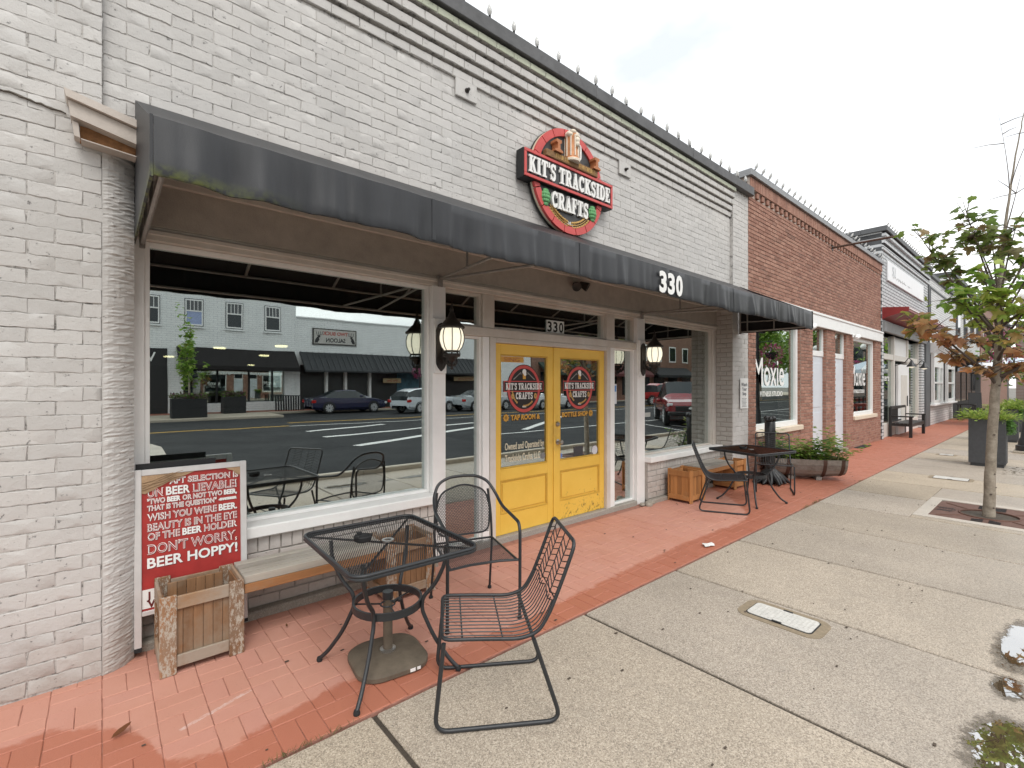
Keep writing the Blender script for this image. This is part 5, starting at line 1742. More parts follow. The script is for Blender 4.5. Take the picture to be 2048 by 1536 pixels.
m_blk3 = painted_block('white_painted_block', (.60, .60, .59), (.66, .66, .65), (.22, .22, .22), (.42, .10))
m_dkgrey = M('dark_grey_paint', (.10, .105, .11), .6, 0, .15, 4, .2, 40)
g2 = thing('grey_brick_shop', 'grey painted brick shop with blank white sign and red canopy', 'building', (17.42, 0, 0))
w = MB().box(17.42, 25.0, .0, .4, 3.2, 6.15).box(17.42, 17.66, .0, .4, -.05, 3.2).box(23.55, 24.10, .0, .4, -.05, 3.2).box(17.42, 17.7, .4, 6, 3.2, 6.15)
w.build('wall', m_blk2, g2)
for i, z in enumerate((5.62, 5.80, 5.98)):
    MB().box(17.40, 25.0, -.04 - .03 * i, .0, z, z + .13, .006).build('corbel', m_blk2, g2)
MB().box(17.34, 25.02, -.14, .5, 6.15, 6.30, .01).box(17.34, 17.75, .5, 6, 6.15, 6.3, .01).build('coping', m_dkgrey, g2)
MB().box(24.10, 24.98, -.06, .4, -.05, 3.3, .01).build('pilaster', m_dkgrey, g2)
MB().box(24.86, 25.0, -.05, .01, 3.3, 5.6).build('downpipe', m_dkgrey, g2)
fs = thing('blank_sign', 'long blank white sign board on the grey brick shop', 'sign', (17.95, -.005, 4.78))
MB().box(0, 5.65, -.05, 0, 0, .60, .01).build('board', M('sign_board_white', (.78, .79, .80), .5, 0, .04, 4), fs)
m_faint = M('ghost_lettering', (.58, .62, .63), .6, 0, .1)
letters('ghost_letters', 'SU', m_faint, fs, (.5, -.055, .22), .42, .0005, .002)
dr_ = MB(); q = random.Random(4)
for i in range(22): dr_.box(.6 + i * .13, .6 + i * .13 + q.uniform(.02, .09), -.053, -.0505, .17 + q.uniform(-.03, .03), .20 + q.uniform(-.02, .05))
dr_.build('stain', M('sign_stain', (.30, .30, .30), .8, 0, .4, 20), fs)
MB().prism([(0.0, 3.92), (-.60, 3.86), (-.62, 3.86), (-.62, 3.74), (-.55, 3.74), (-.12, 3.62), (0, 3.56)], 17.46, 24.6, 'x').build('canopy', M('red_metal', (.26, .03, .03), .4, .1, .12, 6), g2)
MB().box(17.46, 24.6, -.640, -.6205, 3.80, 3.83).build('canopy_trim', m_purewhite, g2)
MB().box(17.5, 24.1, -.08, .3, 3.2, 3.5, .01).build('lintel', M('grey_lintel', (.28, .285, .285), .6, 0, .2, 5, .2, 40), g2)
m_offw = M('cream_frame', (.62, .59, .54), .5, 0, .08, 5)
MB().box(17.66, 23.55, .10, .24, 2.42, 2.60, .01).box(17.66, 23.55, .10, .24, -.04, .42, .01).build('bar', m_offw, g2)
for x in (17.66, 19.45, 21.55, 23.40):
    MB().box(x, x + .14, .08, .26, .42, 3.2, .008).build('mullion', m_offw, g2)
for x0, x1 in ((17.80, 19.45), (21.69, 23.40)):
    MB().box(x0, x1, .16, .166, .42, 2.42).build('pane', m_glass2, g2)
    MB().box(x0, x1, .16, .166, 2.60, 3.2).build('pane', m_glass2, g2)
bl = MB()
for i in range(22): bl.box(17.9, 19.4, .30, .34, .46 + i * .085, .50 + i * .085)
bl.build('blind', m_purewhite, g2)
bl = MB()
for i in range(22): bl.box(21.75, 23.3, .30, .34, .46 + i * .085, .50 + i * .085)
bl.build('blind', m_purewhite, g2)
for i in range(4):
    letters('window_lettering', ('Bikers', '*****', 'SERVICE', 'RENTAL')[i] if i == 0 else 'lllll', m_decalwhite, g2, (17.95, .150, 1.75 - .3 * i), .3 if i == 0 else .16, .0005, .002, width=1.2) if i == 0 else None
MB().box(19.59, 21.55, .13, .17, 2.60, 3.2).build('transom_panel', m_purewhite, g2)
d = MB().box(19.75, 21.4, .02, .10, -.02, 2.30, .01).build('door', m_purewhite, g2)
MB().box(20.1, 21.05, .008, .0195, .25, 1.95, .004).build('door_panel', m_offw, d)
MB().tube([(20.9, -.02, .9), (20.9, -.02, 1.25)], .015, 6).build('door_handle', m_black, d)
MB().box(17.66, 24.1, .45, .5, -.05, 3.2).box(17.42, 25, .4, 25, 3.25, 3.4).build('backing', m_dark, g2)
settle(g2)
bulb_string('string_lights', 'bulb cable along the grey brick shop parapet', 17.5, 25.0, .30, -.10, 6.302, .5)
for x, lb in ((19.55, 'black gooseneck lamp left of the grey shop door'), (21.7, 'black gooseneck lamp right of the grey shop door')):
    t = thing('gooseneck_lamp', lb, 'lamp', (x, .075, 2.15))
    MB().tube(fillet([(0, 0, .1), (0, -.25, .18), (0, -.35, .35), (0, -.42, .25)], .08, 5), .012, 6).build('arm', m_black, t)
    MB().lathe([(.13, 0), (.125, .03), (.06, .12), (.03, .20), (.0001, .22)], 16, (0, -.42, .05)).build('shade', m_black, t, smooth=40)
    MB().lathe([(.0001, -.05), (.07, -.03), (.09, .0)], 14, (0, -.42, .06)).build('bulb', m_lantern, t, smooth=60)
g3 = thing('white_bay_shop', 'white painted shop with bay windows beyond the grey one', 'building', (25.02, 0, 0))
w = MB().box(25.02, 31.4, .0, .4, 3.3, 6.0).box(25.02, 31.4, -.02, .35, -.05, .85)
w.build('wall', m_blk3, g3)
MB().box(25.02, 31.4, -.08, .5, 6.0, 6.14, .01).box(25.3, 31.2, -.03, .0, 5.55, 5.62).box(25.3, 31.2, -.03, 0, 4.0, 4.07).box(25.3, 25.37, -.03, 0, 4.07, 5.55).build('coping', m_dkgrey, g3)
MB().prism([(.1, 3.32), (-.45, 3.30), (-.42, 3.18), (-.25, 3.05), (-.1, 2.9), (.1, 2.9)], 25.05, 31.4, 'x').build('cornice', m_purewhite, g3)
for x0, x1, y in ((25.2, 26.7, -.15), (27.0, 28.3, -.05), (28.7, 30.9, -.15)):
    f = MB().box(x0, x0 + .16, y, y + .1, .85, 2.9).box(x1 - .16, x1, y, y + .1, .85, 2.9).box(x0 + .161, x1 - .161, y, y + .1, .85, 1.0).box(x0 + .161, x1 - .161, y, y + .1, 2.35, 2.9).box(x0 + .161, x1 - .161, y, y + .1, 1.68, 1.75).build('window_frame', m_purewhite, g3)
    MB().box(x0 + .16, x1 - .16, y + .05, y + .056, 1.0, 2.35).build('pane', m_glass2, f)
MB().box(25.1, 31.3, -.2, .3, .78, .86, .01).build('sill', m_purewhite, g3)
MB().box(25.02, 31.4, .36, .5, .0, 6.0).box(25.02, 31.4, .5, 20, 3.4, 3.6).build('backing', m_dark, g3)
settle(g3)
g4 = thing('black_front_cafe', 'black fronted cafe with dark awning behind the maple', 'building', (31.5, 0, 0))
MB().box(31.5, 44, .0, .5, -.05, 3.4).build('shopfront', M('charcoal_front', (.022, .022, .024), .6, 0, .2, 4), g4)
MB().box(31.5, 44, .05, 6, 3.4, 7.0).build('wall', m_blk3, g4)
for x in (33, 36, 39, 42): 
    f = MB().box(x, x + 1.1, -.02, .05, 4.2, 6.0).build('window', m_dkgrey, g4)
    MB().box(x + .1, x + 1.0, -.03, -.021, 4.3, 5.9).build('pane', m_carglass, f)
MB().prism([(0, 3.5), (-1.3, 2.7), (-1.3, 2.45), (-1.27, 2.45), (-1.27, 2.66), (0, 3.4)], 31.8, 43.5, 'x').build('awning', m_awnin, g4)
for x in (32.2, 34.4, 36.6, 38.8):
    MB().box(x, x + 1.7, -.03, -.001, .8, 2.3).build('window', m_carglass, g4)
MB().box(31.5, 44, -.1, 6.2, 7.0, 7.2).build('coping', m_dkgrey, g4)
settle(g4)
g5 = thing('corner_block', 'tall brick corner block at the end of the street', 'building', (44.1, 0, 0))
MB().box(44.1, 70, .0, 10, -.05, 7.4).build('wall', painted_block('far_brick', (.28, .14, .10), (.33, .18, .13), (.35, .32, .3), (.25, .08)), g5)
for i in range(8):
    f = MB().box(45.5 + 3 * i, 46.8 + 3 * i, -.03, .0, 4.2, 6.2).build('window', m_purewhite, g5)
    MB().box(45.6 + 3 * i, 46.7 + 3 * i, -.04, -.031, 4.3, 6.1).build('pane', m_carglass, f)
MB().box(44.0, 70, -.2, 10.1, 7.4, 7.7).build('coping', m_dkgrey, g5)
MB().box(52, 53.6, 3, 4.5, 7.7, 9.2).build('chimney', m_dkgrey, g5)
settle(g5)

# the far end of the street closes with a block and trees
g6 = thing('end_block', 'brown two-storey block closing the far end of the street', 'building', (75, -6, 0))
MB().box(75, 90, -22, -.3, -.3, 8.0).build('wall', painted_block('end_brick', (.22, .13, .10), (.27, .16, .12), (.3, .27, .25), (.25, .08)), g6)
for i in range(5):
    for z in (1.0, 4.6):
        f = MB().box(74.96, 75.0, -18.5 + 3.8 * i, -16.9 + 3.8 * i, z, z + 2.1).build('window', m_dkgrey, g6)
        MB().box(74.94, 74.96, -18.4 + 3.8 * i, -17.0 + 3.8 * i, z + .1, z + 2.0).build('pane', m_carglass, f)
MB().box(74.8, 90, -22.2, -.28, 8.0, 8.3).build('coping', m_dkgrey, g6)
settle(g6)
# ================================================================ street furniture farther along
bench = thing('black_bench', 'black slatted wooden bench against the grey shop', 'bench', (18.65, .05, 0))
m_benchblk = M('black_stained_wood', (.018, .017, .017), .42, 0, .3, 20, .3, 50)
for x in (0.0, 2.05):
    MB().box(x, x + .09, -.05, .02, 0, .92, .005).build('back_leg', m_benchblk, bench)
    MB().box(x, x + .09, -.55, -.47, 0, .62, .005).build('front_leg', m_benchblk, bench)
    MB().box(x - .01, x + .10, -.58, -.02, .621, .66, .006).build('arm_rest', m_benchblk, bench)
    MB().box(x + .02, x + .07, -.469, -.051, .34, .41).build('side_rail', m_benchblk, bench)
MB().box(.091, 2.049, -.54, -.50, .33, .41).build('front_rail', m_benchblk, bench)
for i in range(5): MB().box(.0, 2.14, -.54 + .098 * i, -.455 + .098 * i, .412, .435, .004).build('seat_slat', m_benchblk, bench)
for i in range(14): MB().box(.13 + .14 * i, .20 + .14 * i, -.03, -.01, .50, .86).build('back_slat', m_benchblk, bench)
MB().box(.091, 2.049, -.045, .01, .86, .95, .006).box(.091, 2.049, -.04, .005, .45, .50).build('back_rail', m_benchblk, bench)
# door mats
for k, (x, y) in enumerate(((14.55, -.18), )):
    o = MB().box(x, x + .9, y, y + .42, .002, .014, .004).build('door_mat', m_blackmat); tag(o, 'black rubber mat on the brick paving by the studio', 'mat')
# wrapped black post with bags at its foot
wp = thing('wrapped_post', 'black wrapped post with crumpled plastic at its foot', 'post', (8.30, -.33, 0))
m_plastic = M('black_plastic', (.012, .012, .013), .3, 0, .2, 20, .8, 14)
MB().lathe([(.085, .05), (.075, .2), (.072, .5), (.082, .8), (.080, 1.0), (.06, 1.02)], 14).build('post', m_plastic, wp, smooth=50)
b = MB()
for i in range(7):
    a = 2 * PI * i / 7
    b.sphere((.055 * math.cos(a), .055 * math.sin(a), 1.04 + .01 * (i % 3)), .045, 8, 6)
b.build('knot', m_plastic, wp, smooth=70)
b = MB(); q = random.Random(8)
for i in range(16):
    a = 2 * PI * i / 16
    b.tube([(.03 * math.cos(a), .03 * math.sin(a), .22), (.14 * math.cos(a), .14 * math.sin(a), .10 + q.uniform(-.02, .03)), ((.22 + q.uniform(0, .10)) * math.cos(a), (.22 + q.uniform(0, .1)) * math.sin(a), .02)], [.05, .06, .018], 6)
b.build('bag', m_plastic, wp, smooth=70)
# half-barrel planter on its side
bl = thing('barrel_planter', 'half oak barrel planter on its side filled with leafy weeds', 'planter', (9.22, -.50, 0), rad(-58))
LB, RB = 1.22, .34
def brad(u): return RB * (1 - .16 * (2 * u - 1) ** 2)
nst = 11
for k in range(nst):
    a0, a1 = PI + PI * k / nst + .006, PI + PI * (k + 1) / nst - .006
    v, f = [], []
    N = 10
    for i in range(N + 1):
        u = i / N; r = brad(u); x = (u - .5) * LB
        for a, rr in ((a0, r), (a1, r), (a1, r - .025), (a0, r - .025)):
            v.append((x, rr * math.cos(a), (RB + .02) + rr * math.sin(a)))
    for i in range(N):
        for j in range(4): f.append((i * 4 + j, i * 4 + (j + 1) % 4, (i + 1) * 4 + (j + 1) % 4, (i + 1) * 4 + j))
    f += [(0, 1, 2, 3), (N * 4, N * 4 + 3, N * 4 + 2, N * 4 + 1)]
    MB().add(v, f).build('stave', m_barrel, bl)
for u in (.06, .28, .72, .94):
    r = brad(u) + .004; x = (u - .5) * LB
    v, f = [], []
    for i in range(25):
        a = PI + PI * i / 24
        for dx in (-.028, .028): v.append((x + dx, r * math.cos(a), (RB + .02) + r * math.sin(a)))
    for i in range(24): f.append((2 * i, 2 * i + 1, 2 * i + 3, 2 * i + 2))
    MB().add(v, f).build('hoop', M('rusted_hoop', (.10, .055, .04), .75, .3, .4, 30, .4, 60), bl)
for x in (-.57, .57):
    hpts = [(math.cos(PI + PI * i / 16) * .275, .36 + math.sin(PI + PI * i / 16) * .275) for i in range(17)]
    MB().prism(hpts, x - .012, x + .012, 'x').build('barrel_head', m_barrel, bl)
MB().box(-.55, .55, -.26, .26, .22, .31).build('soil', m_bed, bl)
MB().box(-.25, -.17, -.20, .20, 0, .055).box(.17, .25, -.20, .20, 0, .055).build('cradle', m_barrel, bl)
fo = MB(); q = random.Random(17)
for s in range(95):
    x, y = q.uniform(-.56, .56), q.uniform(-.26, .26)
    base = Vector((x, y, .30))
    h = q.uniform(.22, .62) * (1.15 if abs(x) > .2 else .85)
    dirv = Vector((x * .8 + q.uniform(-.35, .35), y * .9 + q.uniform(-.35, .35), 1)).normalized()
    g = q.choice(((.14, .26, .035), (.21, .34, .055), (.28, .40, .08), (.10, .19, .04), (.30, .32, .09)))
    for i in range(15):
        u = (i + 1) / 15
        p = base + dirv * h * u + Vector((0, 0, -.10 * u * u)) + Vector((q.uniform(-.02, .02), q.uniform(-.02, .02), 0))
        a = i * 2.4 + s
        put_leaf(fo, p, (math.cos(a), math.sin(a), q.uniform(-.15, .5)), q.uniform(.07, .14), OVAL, vary(g, q), q)
for s in range(60):
    x, y = q.uniform(-.56, .56), q.uniform(-.27, .27)
    put_leaf(fo, (x, y, .31), (x + q.uniform(-.4, .4), y * 2 + q.uniform(-.5, .5), q.uniform(.3, 1.1)), q.uniform(.16, .3), BLADE, vary((.16, .20, .07) if q.random() < .6 else (.32, .26, .15), q), q)
fo.build('foliage', m_leaf, bl)
# square planters of trailing greens
def square_planter(loc, label, rz=0, sd=1, sc_=1.0):
    t = thing('square_planter', label, 'planter', loc, rz, 'charcoal planters along the kerb')
    m = M('charcoal_planter', (.060, .062, .066), .75, 0, .2, 20, .5, 160)
    b = MB()
    prof = [(.235, .0), (.235, .06), (.262, .0601), (.262, .90), (.262, .93), (.225, .93), (.22, .84)]
    v, f = [], []
    for r, z in prof: v += [(-r, -r, z), (r, -r, z), (r, r, z), (-r, r, z)]
    for i in range(len(prof) - 1):
        for j in range(4): f.append((i * 4 + j, i * 4 + (j + 1) % 4, (i + 1) * 4 + (j + 1) % 4, (i + 1) * 4 + j))
    f.append((0, 3, 2, 1)); k = (len(prof) - 1) * 4; f.append((k, k + 1, k + 2, k + 3))
    b.add([(x * sc_, y * sc_, z) for x, y, z in v], f); b.build('box', m, t)
    fo = MB(); q = random.Random(sd)
    for s in range(330):
        a = q.uniform(0, 2 * PI); r = .25 * math.sqrt(q.random()) * sc_
        p = Vector((r * math.cos(a), r * math.sin(a), .90))
        g = q.choice(((.25, .36, .055), (.33, .44, .08), (.18, .28, .045), (.38, .44, .11)))
        out = Vector((math.cos(a), math.sin(a), 0)) * q.uniform(.4, 1.5) * (r / .25 + .2)
        d = (out + Vector((0, 0, q.uniform(.6, 1.7)))).normalized()
        L = q.uniform(.18, .38)
        for i in range(5):
            u = (i + 1) / 5
            pp = p + d * L * u + Vector((0, 0, -.13 * u * u))
            put_leaf(fo, pp, d + Vector((q.uniform(-.5, .5), q.uniform(-.5, .5), -.6 * u)), q.uniform(.045, .10), BLADE if s % 3 else OVAL, vary(g, q), q)
    for s in range(190):      # trailing over the street-facing corner
        a = q.uniform(-2.2, -.2); p = Vector((.27 * math.cos(a), .27 * math.sin(a), .93)) * 1.0
        n_ = q.randrange(2, 8)
        for i in range(n_):
            pp = p + Vector((math.cos(a) * .03 * math.sqrt(i + 1), math.sin(a) * .03 * math.sqrt(i + 1), -.045 * i)) + Vector((q.uniform(-.04, .04), q.uniform(-.04, .04), 0))
            put_leaf(fo, pp, (q.uniform(-1, 1), q.uniform(-1, 1), q.uniform(-.6, .3)), q.uniform(.04, .07), OVAL, vary((.13, .27, .06), q), q)
    fo.build('foliage', m_leaf, t)
square_planter((13.45, -2.50, 0), 'tall charcoal planter with trailing greens behind the maple trunk', 0, 3)
square_planter((24.0, -2.55, 0), 'third charcoal planter nearer the cafe umbrella', 0, 7)
square_planter((19.6, -2.42, 0), 'tall charcoal planter with yellow-green plants near the street lamp', 0, 5)
# street lamp with hanging baskets
def street_lamp(loc, label, sd, hang=True):
    t = thing('street_lamp', label, 'street lamp', loc, 0, 'black globe street lamps')
    MB().box(-.24, .24, -.24, .24, 0, .05, .01).build('plinth', m_concgrey, t)
    MB().lathe([(.21, .05), (.21, .17), (.17, .19), (.165, .30), (.13, .36), (.10, .75), (.075, .80), (.07, .9), (.060, 2.9), (.05, 3.5), (.07, 3.52), (.05, 3.6)], 16).build('post', m_black, t, smooth=35)
    MB().tube([(-.5, 0, 3.4), (.5, 0, 3.4)], .025, 8).tube([(0, -.5, 3.05), (0, .5, 3.05)], .015, 6).build('cross_arm', m_black, t)
    for sx in (-1, 1):
        MB().sphere((sx * .5, 0, 3.62), .16, 16, 10).build('globe', M('opal_globe', (.75, .75, .72), .3, 0, .05), t, smooth=80)
        MB().lathe([(.06, 3.38), (.08, 3.45), (.05, 3.5)], 12, (sx * .5, 0, 0)).build('globe_seat', m_black, t)
    if hang:
        q = random.Random(sd)
        for sy in (-1, 1):
            bk = MB().lathe([(.05, -.32), (.17, -.24), (.20, -.10), (.19, -.10)], 12, (0, sy * .45, 2.78)).build('basket', m_blackmat, t)
            MB().tube([(0, sy * .45, 2.68), (0, sy * .45, 3.05)], .006, 5).build('chain', m_black, bk)
            fo = MB()
            for i in range(420):
                v = Vector((q.gauss(0, 1), q.gauss(0, 1), q.gauss(0, .9))).normalized()
                p = Vector((0, sy * .45, 2.62)) + Vector((v.x * .33, v.y * .33, v.z * .34 if v.z > 0 else v.z * .5)) * q.uniform(.7, 1)
                c_ = q.choice(((.55, .06, .22), (.62, .12, .32), (.45, .03, .16), (.60, .22, .42), (.10, .20, .04)))
                put_leaf(fo, p, v + Vector((q.uniform(-.6, .6), q.uniform(-.6, .6), q.uniform(-.6, .6))), q.uniform(.06, .09), OVAL, vary(c_, q), q)
            fo.build('flowers', m_leaf, bk, kind='stuff')
    return t
street_lamp((16.6, -2.95, 0), 'black street lamp with pink flower baskets behind the maple', 2)
# cafe umbrella with a red picnic table
um = thing('cafe_umbrella', 'white striped cafe umbrella open above the far pavement', 'umbrella', (27.0, -2.1, 0))
MB().tube([(0, 0, 0), (0, 0, 2.75)], .025, 8).build('pole', m_steel, um)
for k in range(8):
    a0, a1 = 2 * PI * k / 8, 2 * PI * (k + 1) / 8
    MB().add([(0, 0, 2.78), (1.45 * math.cos(a0), 1.45 * math.sin(a0), 2.32), (1.45 * math.cos(a1), 1.45 * math.sin(a1), 2.32), (1.46 * math.cos(a0), 1.46 * math.sin(a0), 2.16), (1.46 * math.cos(a1), 1.46 * math.sin(a1), 2.16)], [(0, 1, 2), (1, 3, 4, 2)]).build('canopy_panel', M('umbrella_white', (.72, .74, .76), .7, 0, .05) if k % 2 else M('umbrella_stripe', (.45, .52, .60), .7, 0, .05), um)
MB().lathe([(.28, 0), (.28, .05), (.06, .09)], 16).build('foot', m_blackmat, um)
pt = thing('picnic_table', 'red picnic table under the striped cafe umbrella', 'table', (27.0, -2.1, 0))
m_redwood = M('red_table_paint', (.30, .05, .04), .5, 0, .2, 6)
for i in range(5): MB().box(-.7, .7, -.42 + .17 * i, -.26 + .17 * i, .73, .76).build('top_plank', m_redwood, pt)
for sx in (-.55, .55):
    MB().box(sx - .04, sx + .04, -.5, .5, .64, .729).build('bearer', m_redwood, pt)
    for sy in (-.38, .38): MB().box(sx - .035, sx + .035, sy - .035, sy + .035, 0, .64).build('leg', m_redwood, pt)
rl = thing('parklet_rail', 'black rail with red boards round the cafe tables', 'railing', (24.6, -3.0, 0))
for i in range(9):
    MB().box(.75 * i, .75 * i + .06, -.03, .03, 0, 1.0).build('post', m_black, rl)
for k in range(3):
    MB().box(.0, 6.06, -.05, -.031, .30 + .25 * k, .44 + .25 * k).build('board', m_redwood, rl)
MB().box(-.02, 6.1, -.05, .05, 1.0, 1.05).build('top_rail', m_black, rl)
# black chair outside the cafe
ch = thing('wooden_chair', 'black high-backed chair outside the black fronted cafe', 'chair', (32.6, -.75, 0), rad(15))
MB().box(-.25, .25, -.25, .25, .44, .48).build('seat', m_benchblk, ch)
MB().prism([(.20, .48), (.25, .48), (.42, 1.25), (.38, 1.25)], -.24, .24, 'y').build('backrest', m_benchblk, ch)
for sx in (-.22, .22):
    for sy in (-.22, .22): MB().box(sx - .025, sx + .025, sy - .025, sy + .025, 0, .44).build('leg', m_benchblk, ch)
ct = thing('side_table', 'small dark table outside the white bay shop', 'table', (30.4, -.6, 0))
MB().box(-.45, .45, -.3, .3, .70, .74).build('table_top', m_benchblk, ct)
for sx in (-.4, .4):
    for sy in (-.25, .25): MB().box(sx - .025, sx + .025, sy - .025, sy + .025, 0, .70).build('leg', m_benchblk, ct)

# ================================================================ access covers, grate, puddles, litter
def cover(x0, x1, y0, y1, label, m_lid):
    t = thing('access_cover', label, 'utility cover', ((x0 + x1) / 2, (y0 + y1) / 2, 0))
    hx, hy = (x1 - x0) / 2, (y1 - y0) / 2
    MB().prism([(p[0], p[1]) for p in rrect(hx + .055, hy + .065, .09, 0)], -.05, .004, 'z').build('collar', M('stamped_collar', (.27, .215, .145), .8, 0, .3, 40, .6, 120), t)
    MB().prism([(p[0], p[1]) for p in rrect(hx + .008, hy + .008, .035, 0)], -.04, .006, 'z').build('gap', m_blackmat, t)
    MB().prism([(p[0], p[1]) for p in rrect(hx, hy, .03, 0)], -.04, .010, 'z').build('lid', m_lid, t)
    st = MB()
    nx_, ny_ = int(hx * 2 / .026), int(hy * 2 / .026)
    for i in range(1, nx_):
        for j in range(1, ny_):
            st.box(-hx + .026 * i - .007, -hx + .026 * i + .007, -hy + .026 * j - .005, -hy + .026 * j + .005, .0101, .0125)
    o = st.build('studs', m_lid, t); o['kind'] = 'stuff'
    for sx in (-1, 1): MB().box(sx * (hx + .002) - .008, sx * (hx + .002) + .008, -.03, .03, .0105, .0135).build('lift_slot', m_blackmat, t)
m_lid = M('pale_composite_lid', (.58, .565, .53), .6, 0, .22, 40, .3, 120)
cover(3.435, 3.645, -2.40, -2.00, 'pale rectangular utility cover in the near sidewalk slab', m_lid)
cover(10.88, 11.16, -2.44, -2.00, 'pale utility cover in the sidewalk beyond the tree grate', m_lid)
cover(14.6, 14.8, -1.85, -1.62, 'small utility cover in the sidewalk near the far planter', m_lid)
gr = thing('tree_grate', 'rust brown iron tree grate with round opening in the sidewalk', 'tree grate', ((GX0 + GX1) / 2, (GY0 + GY1) / 2, 0))
cx, cy = (GX0 + GX1) / 2, (GY0 + GY1) / 2
hx, hy = (GX1 - GX0) / 2, (GY1 - GY0) / 2
bw2 = .13
bo = MB()
bo.box(-hx + .002, -hx + bw2, -hy + .002, hy - .002, -.06, .004, .004).box(hx - bw2, hx - .002, -hy + .002, hy - .002, -.06, .004, .004)
bo.box(-hx + bw2 + .0005, hx - bw2 - .0005, hy - bw2, hy - .002, -.06, .003, .004).box(-hx + bw2 + .0005, hx - bw2 - .0005, -hy + .002, -hy + bw2, -.06, .003, .004)
bo.build('concrete_border', m_conc2, gr)
m_grate = M('rust_grate', (.145, .075, .055), .7, .3, .3, 12, .4, 80)
gi = hx - bw2 - .004
# the tree stands left of the grate's centre towards the street; ring opening around it
TX, TY = 8.29 - cx, -2.873 - cy
ring_r = .26
v, f = [], []
N = 48
for i in range(N):
    a = 2 * PI * i / N
    c_, s_ = math.cos(a), math.sin(a)
    ts = []
    if c_ > 1e-6: ts.append((gi - TX) / c_)
    if c_ < -1e-6: ts.append((-gi - TX) / c_)
    if s_ > 1e-6: ts.append((gi - TY) / s_)
    if s_ < -1e-6: ts.append((-gi - TY) / s_)
    R_ = min(ts)
    for r in (ring_r, ring_r + .05):
        v.append((TX + r * c_, TY + r * s_, -.006))
    v.append((TX + R_ * c_, TY + R_ * s_, -.006)); v.append((TX + ring_r * c_, TY + ring_r * s_, -.05))
for i in range(N):
    j = (i + 1) % N
    f += [(i * 4, i * 4 + 1, j * 4 + 1, j * 4), (i * 4 + 1, i * 4 + 2, j * 4 + 2, j * 4 + 1), (i * 4, j * 4, j * 4 + 3, i * 4 + 3)]
MB().add(v, f).build('plate', m_grate, gr)
sl = MB(); rdg = MB()
for k in range(4):
    a = rad(90 * k)
    for row in range(2):
        for i in range(11):
            r = .33 + .028 * i
            off = -.075 + .15 * row
            p = Vector((TX, TY, 0)) + Vector((r * math.cos(a) - off * math.sin(a), r * math.sin(a) + off * math.cos(a), 0))
            if abs(p.x) < gi - .03 and abs(p.y) < gi - .03:
                m = Matrix.Translation((p.x, p.y, -.0045)) @ Matrix.Rotation(a + rad(65 if row else 115), 4, 'Z')
                sl.box(-.055, .055, -.006, .006, -.001, .001, m=m)
    d = Vector((math.cos(a + rad(45)), math.sin(a + rad(45)), 0))
    rdg.tube([(TX + d.x * .3, TY + d.y * .3, -.004), (TX + d.x * .62, TY + d.y * .62, -.004)], .006, 5)
o = sl.build('slots', m_blackmat, gr); o['kind'] = 'stuff'
rdg.tube([(TX + (ring_r + .01) * math.cos(2 * PI * i / 40), TY + (ring_r + .01) * math.sin(2 * PI * i / 40), -.003) for i in range(40)], .010, 6, True)
rdg.build('ribs', m_grate, gr)
mu = MB(); q = random.Random(2)
mu.prism([(TX + ring_r * math.cos(2 * PI * i / 24), TY + ring_r * math.sin(2 * PI * i / 24)) for i in range(24)], -.07, -.04, 'z')
mu = mu.build('mulch_bed', m_bed, gr)
ml = MB()
for i in range(300):
    a, r = q.uniform(0, 2 * PI), ring_r * math.sqrt(q.random()) * .96
    m = Matrix.Translation((TX + r * math.cos(a), TY + r * math.sin(a), -.035 + q.uniform(0, .012))) @ Matrix.Rotation(q.uniform(0, 6), 4, 'Z') @ Matrix.Rotation(q.uniform(-.5, .5), 4, 'Y')
    ml.box(-.018, .018, -.005, .005, -.003, .003, m=m)
o = ml.build('mulch', M('mulch', (.12, .085, .055), .9, 0, .5, 60), gr); o['kind'] = 'stuff'

def puddle_mat():
    t = NT('puddle_water')
    a = t.n('VertexColor', {'layer_name': 'tint'})
    k = t.n('SeparateColor', Color=a.outputs['Color']).outputs[0]
    p = t.pos()
    nz = t.math('ADD', t.math('MULTIPLY_ADD', t.noise(12, 6, .7, p), .8, -.4), t.math('MULTIPLY_ADD', t.noise(75, 3, .6, p), .55, -.275))
    e = t.math('ADD', k, nz)
    damp = t.ramp(e, [(.28, 0.), (.40, .55)])
    wet = t.ramp(e, [(.50, 0.), (.545, 1.)])
    g = t.n('BsdfGlossy', Color=(.95, .96, .97), Roughness=.008)
    d = t.n('BsdfDiffuse', Color=(.13, .095, .055))
    water = t.n('MixShader', _0=.62, _1=d.outputs[0], _2=g.outputs[0])
    dm = t.n('BsdfPrincipled'); t.set(dm.inputs['Base Color'], (.15, .125, .095)); t.set(dm.inputs['Roughness'], .38)
    tr = t.n('BsdfTransparent')
    m1 = t.n('MixShader', _0=damp, _1=tr.outputs[0], _2=dm.outputs[0])
    m2 = t.n('MixShader', _0=wet, _1=m1.outputs[0], _2=water.outputs[0])
    t.t.links.new(m2.outputs[0], t.out.inputs['Surface'])
    return t.mat
m_water = puddle_mat()
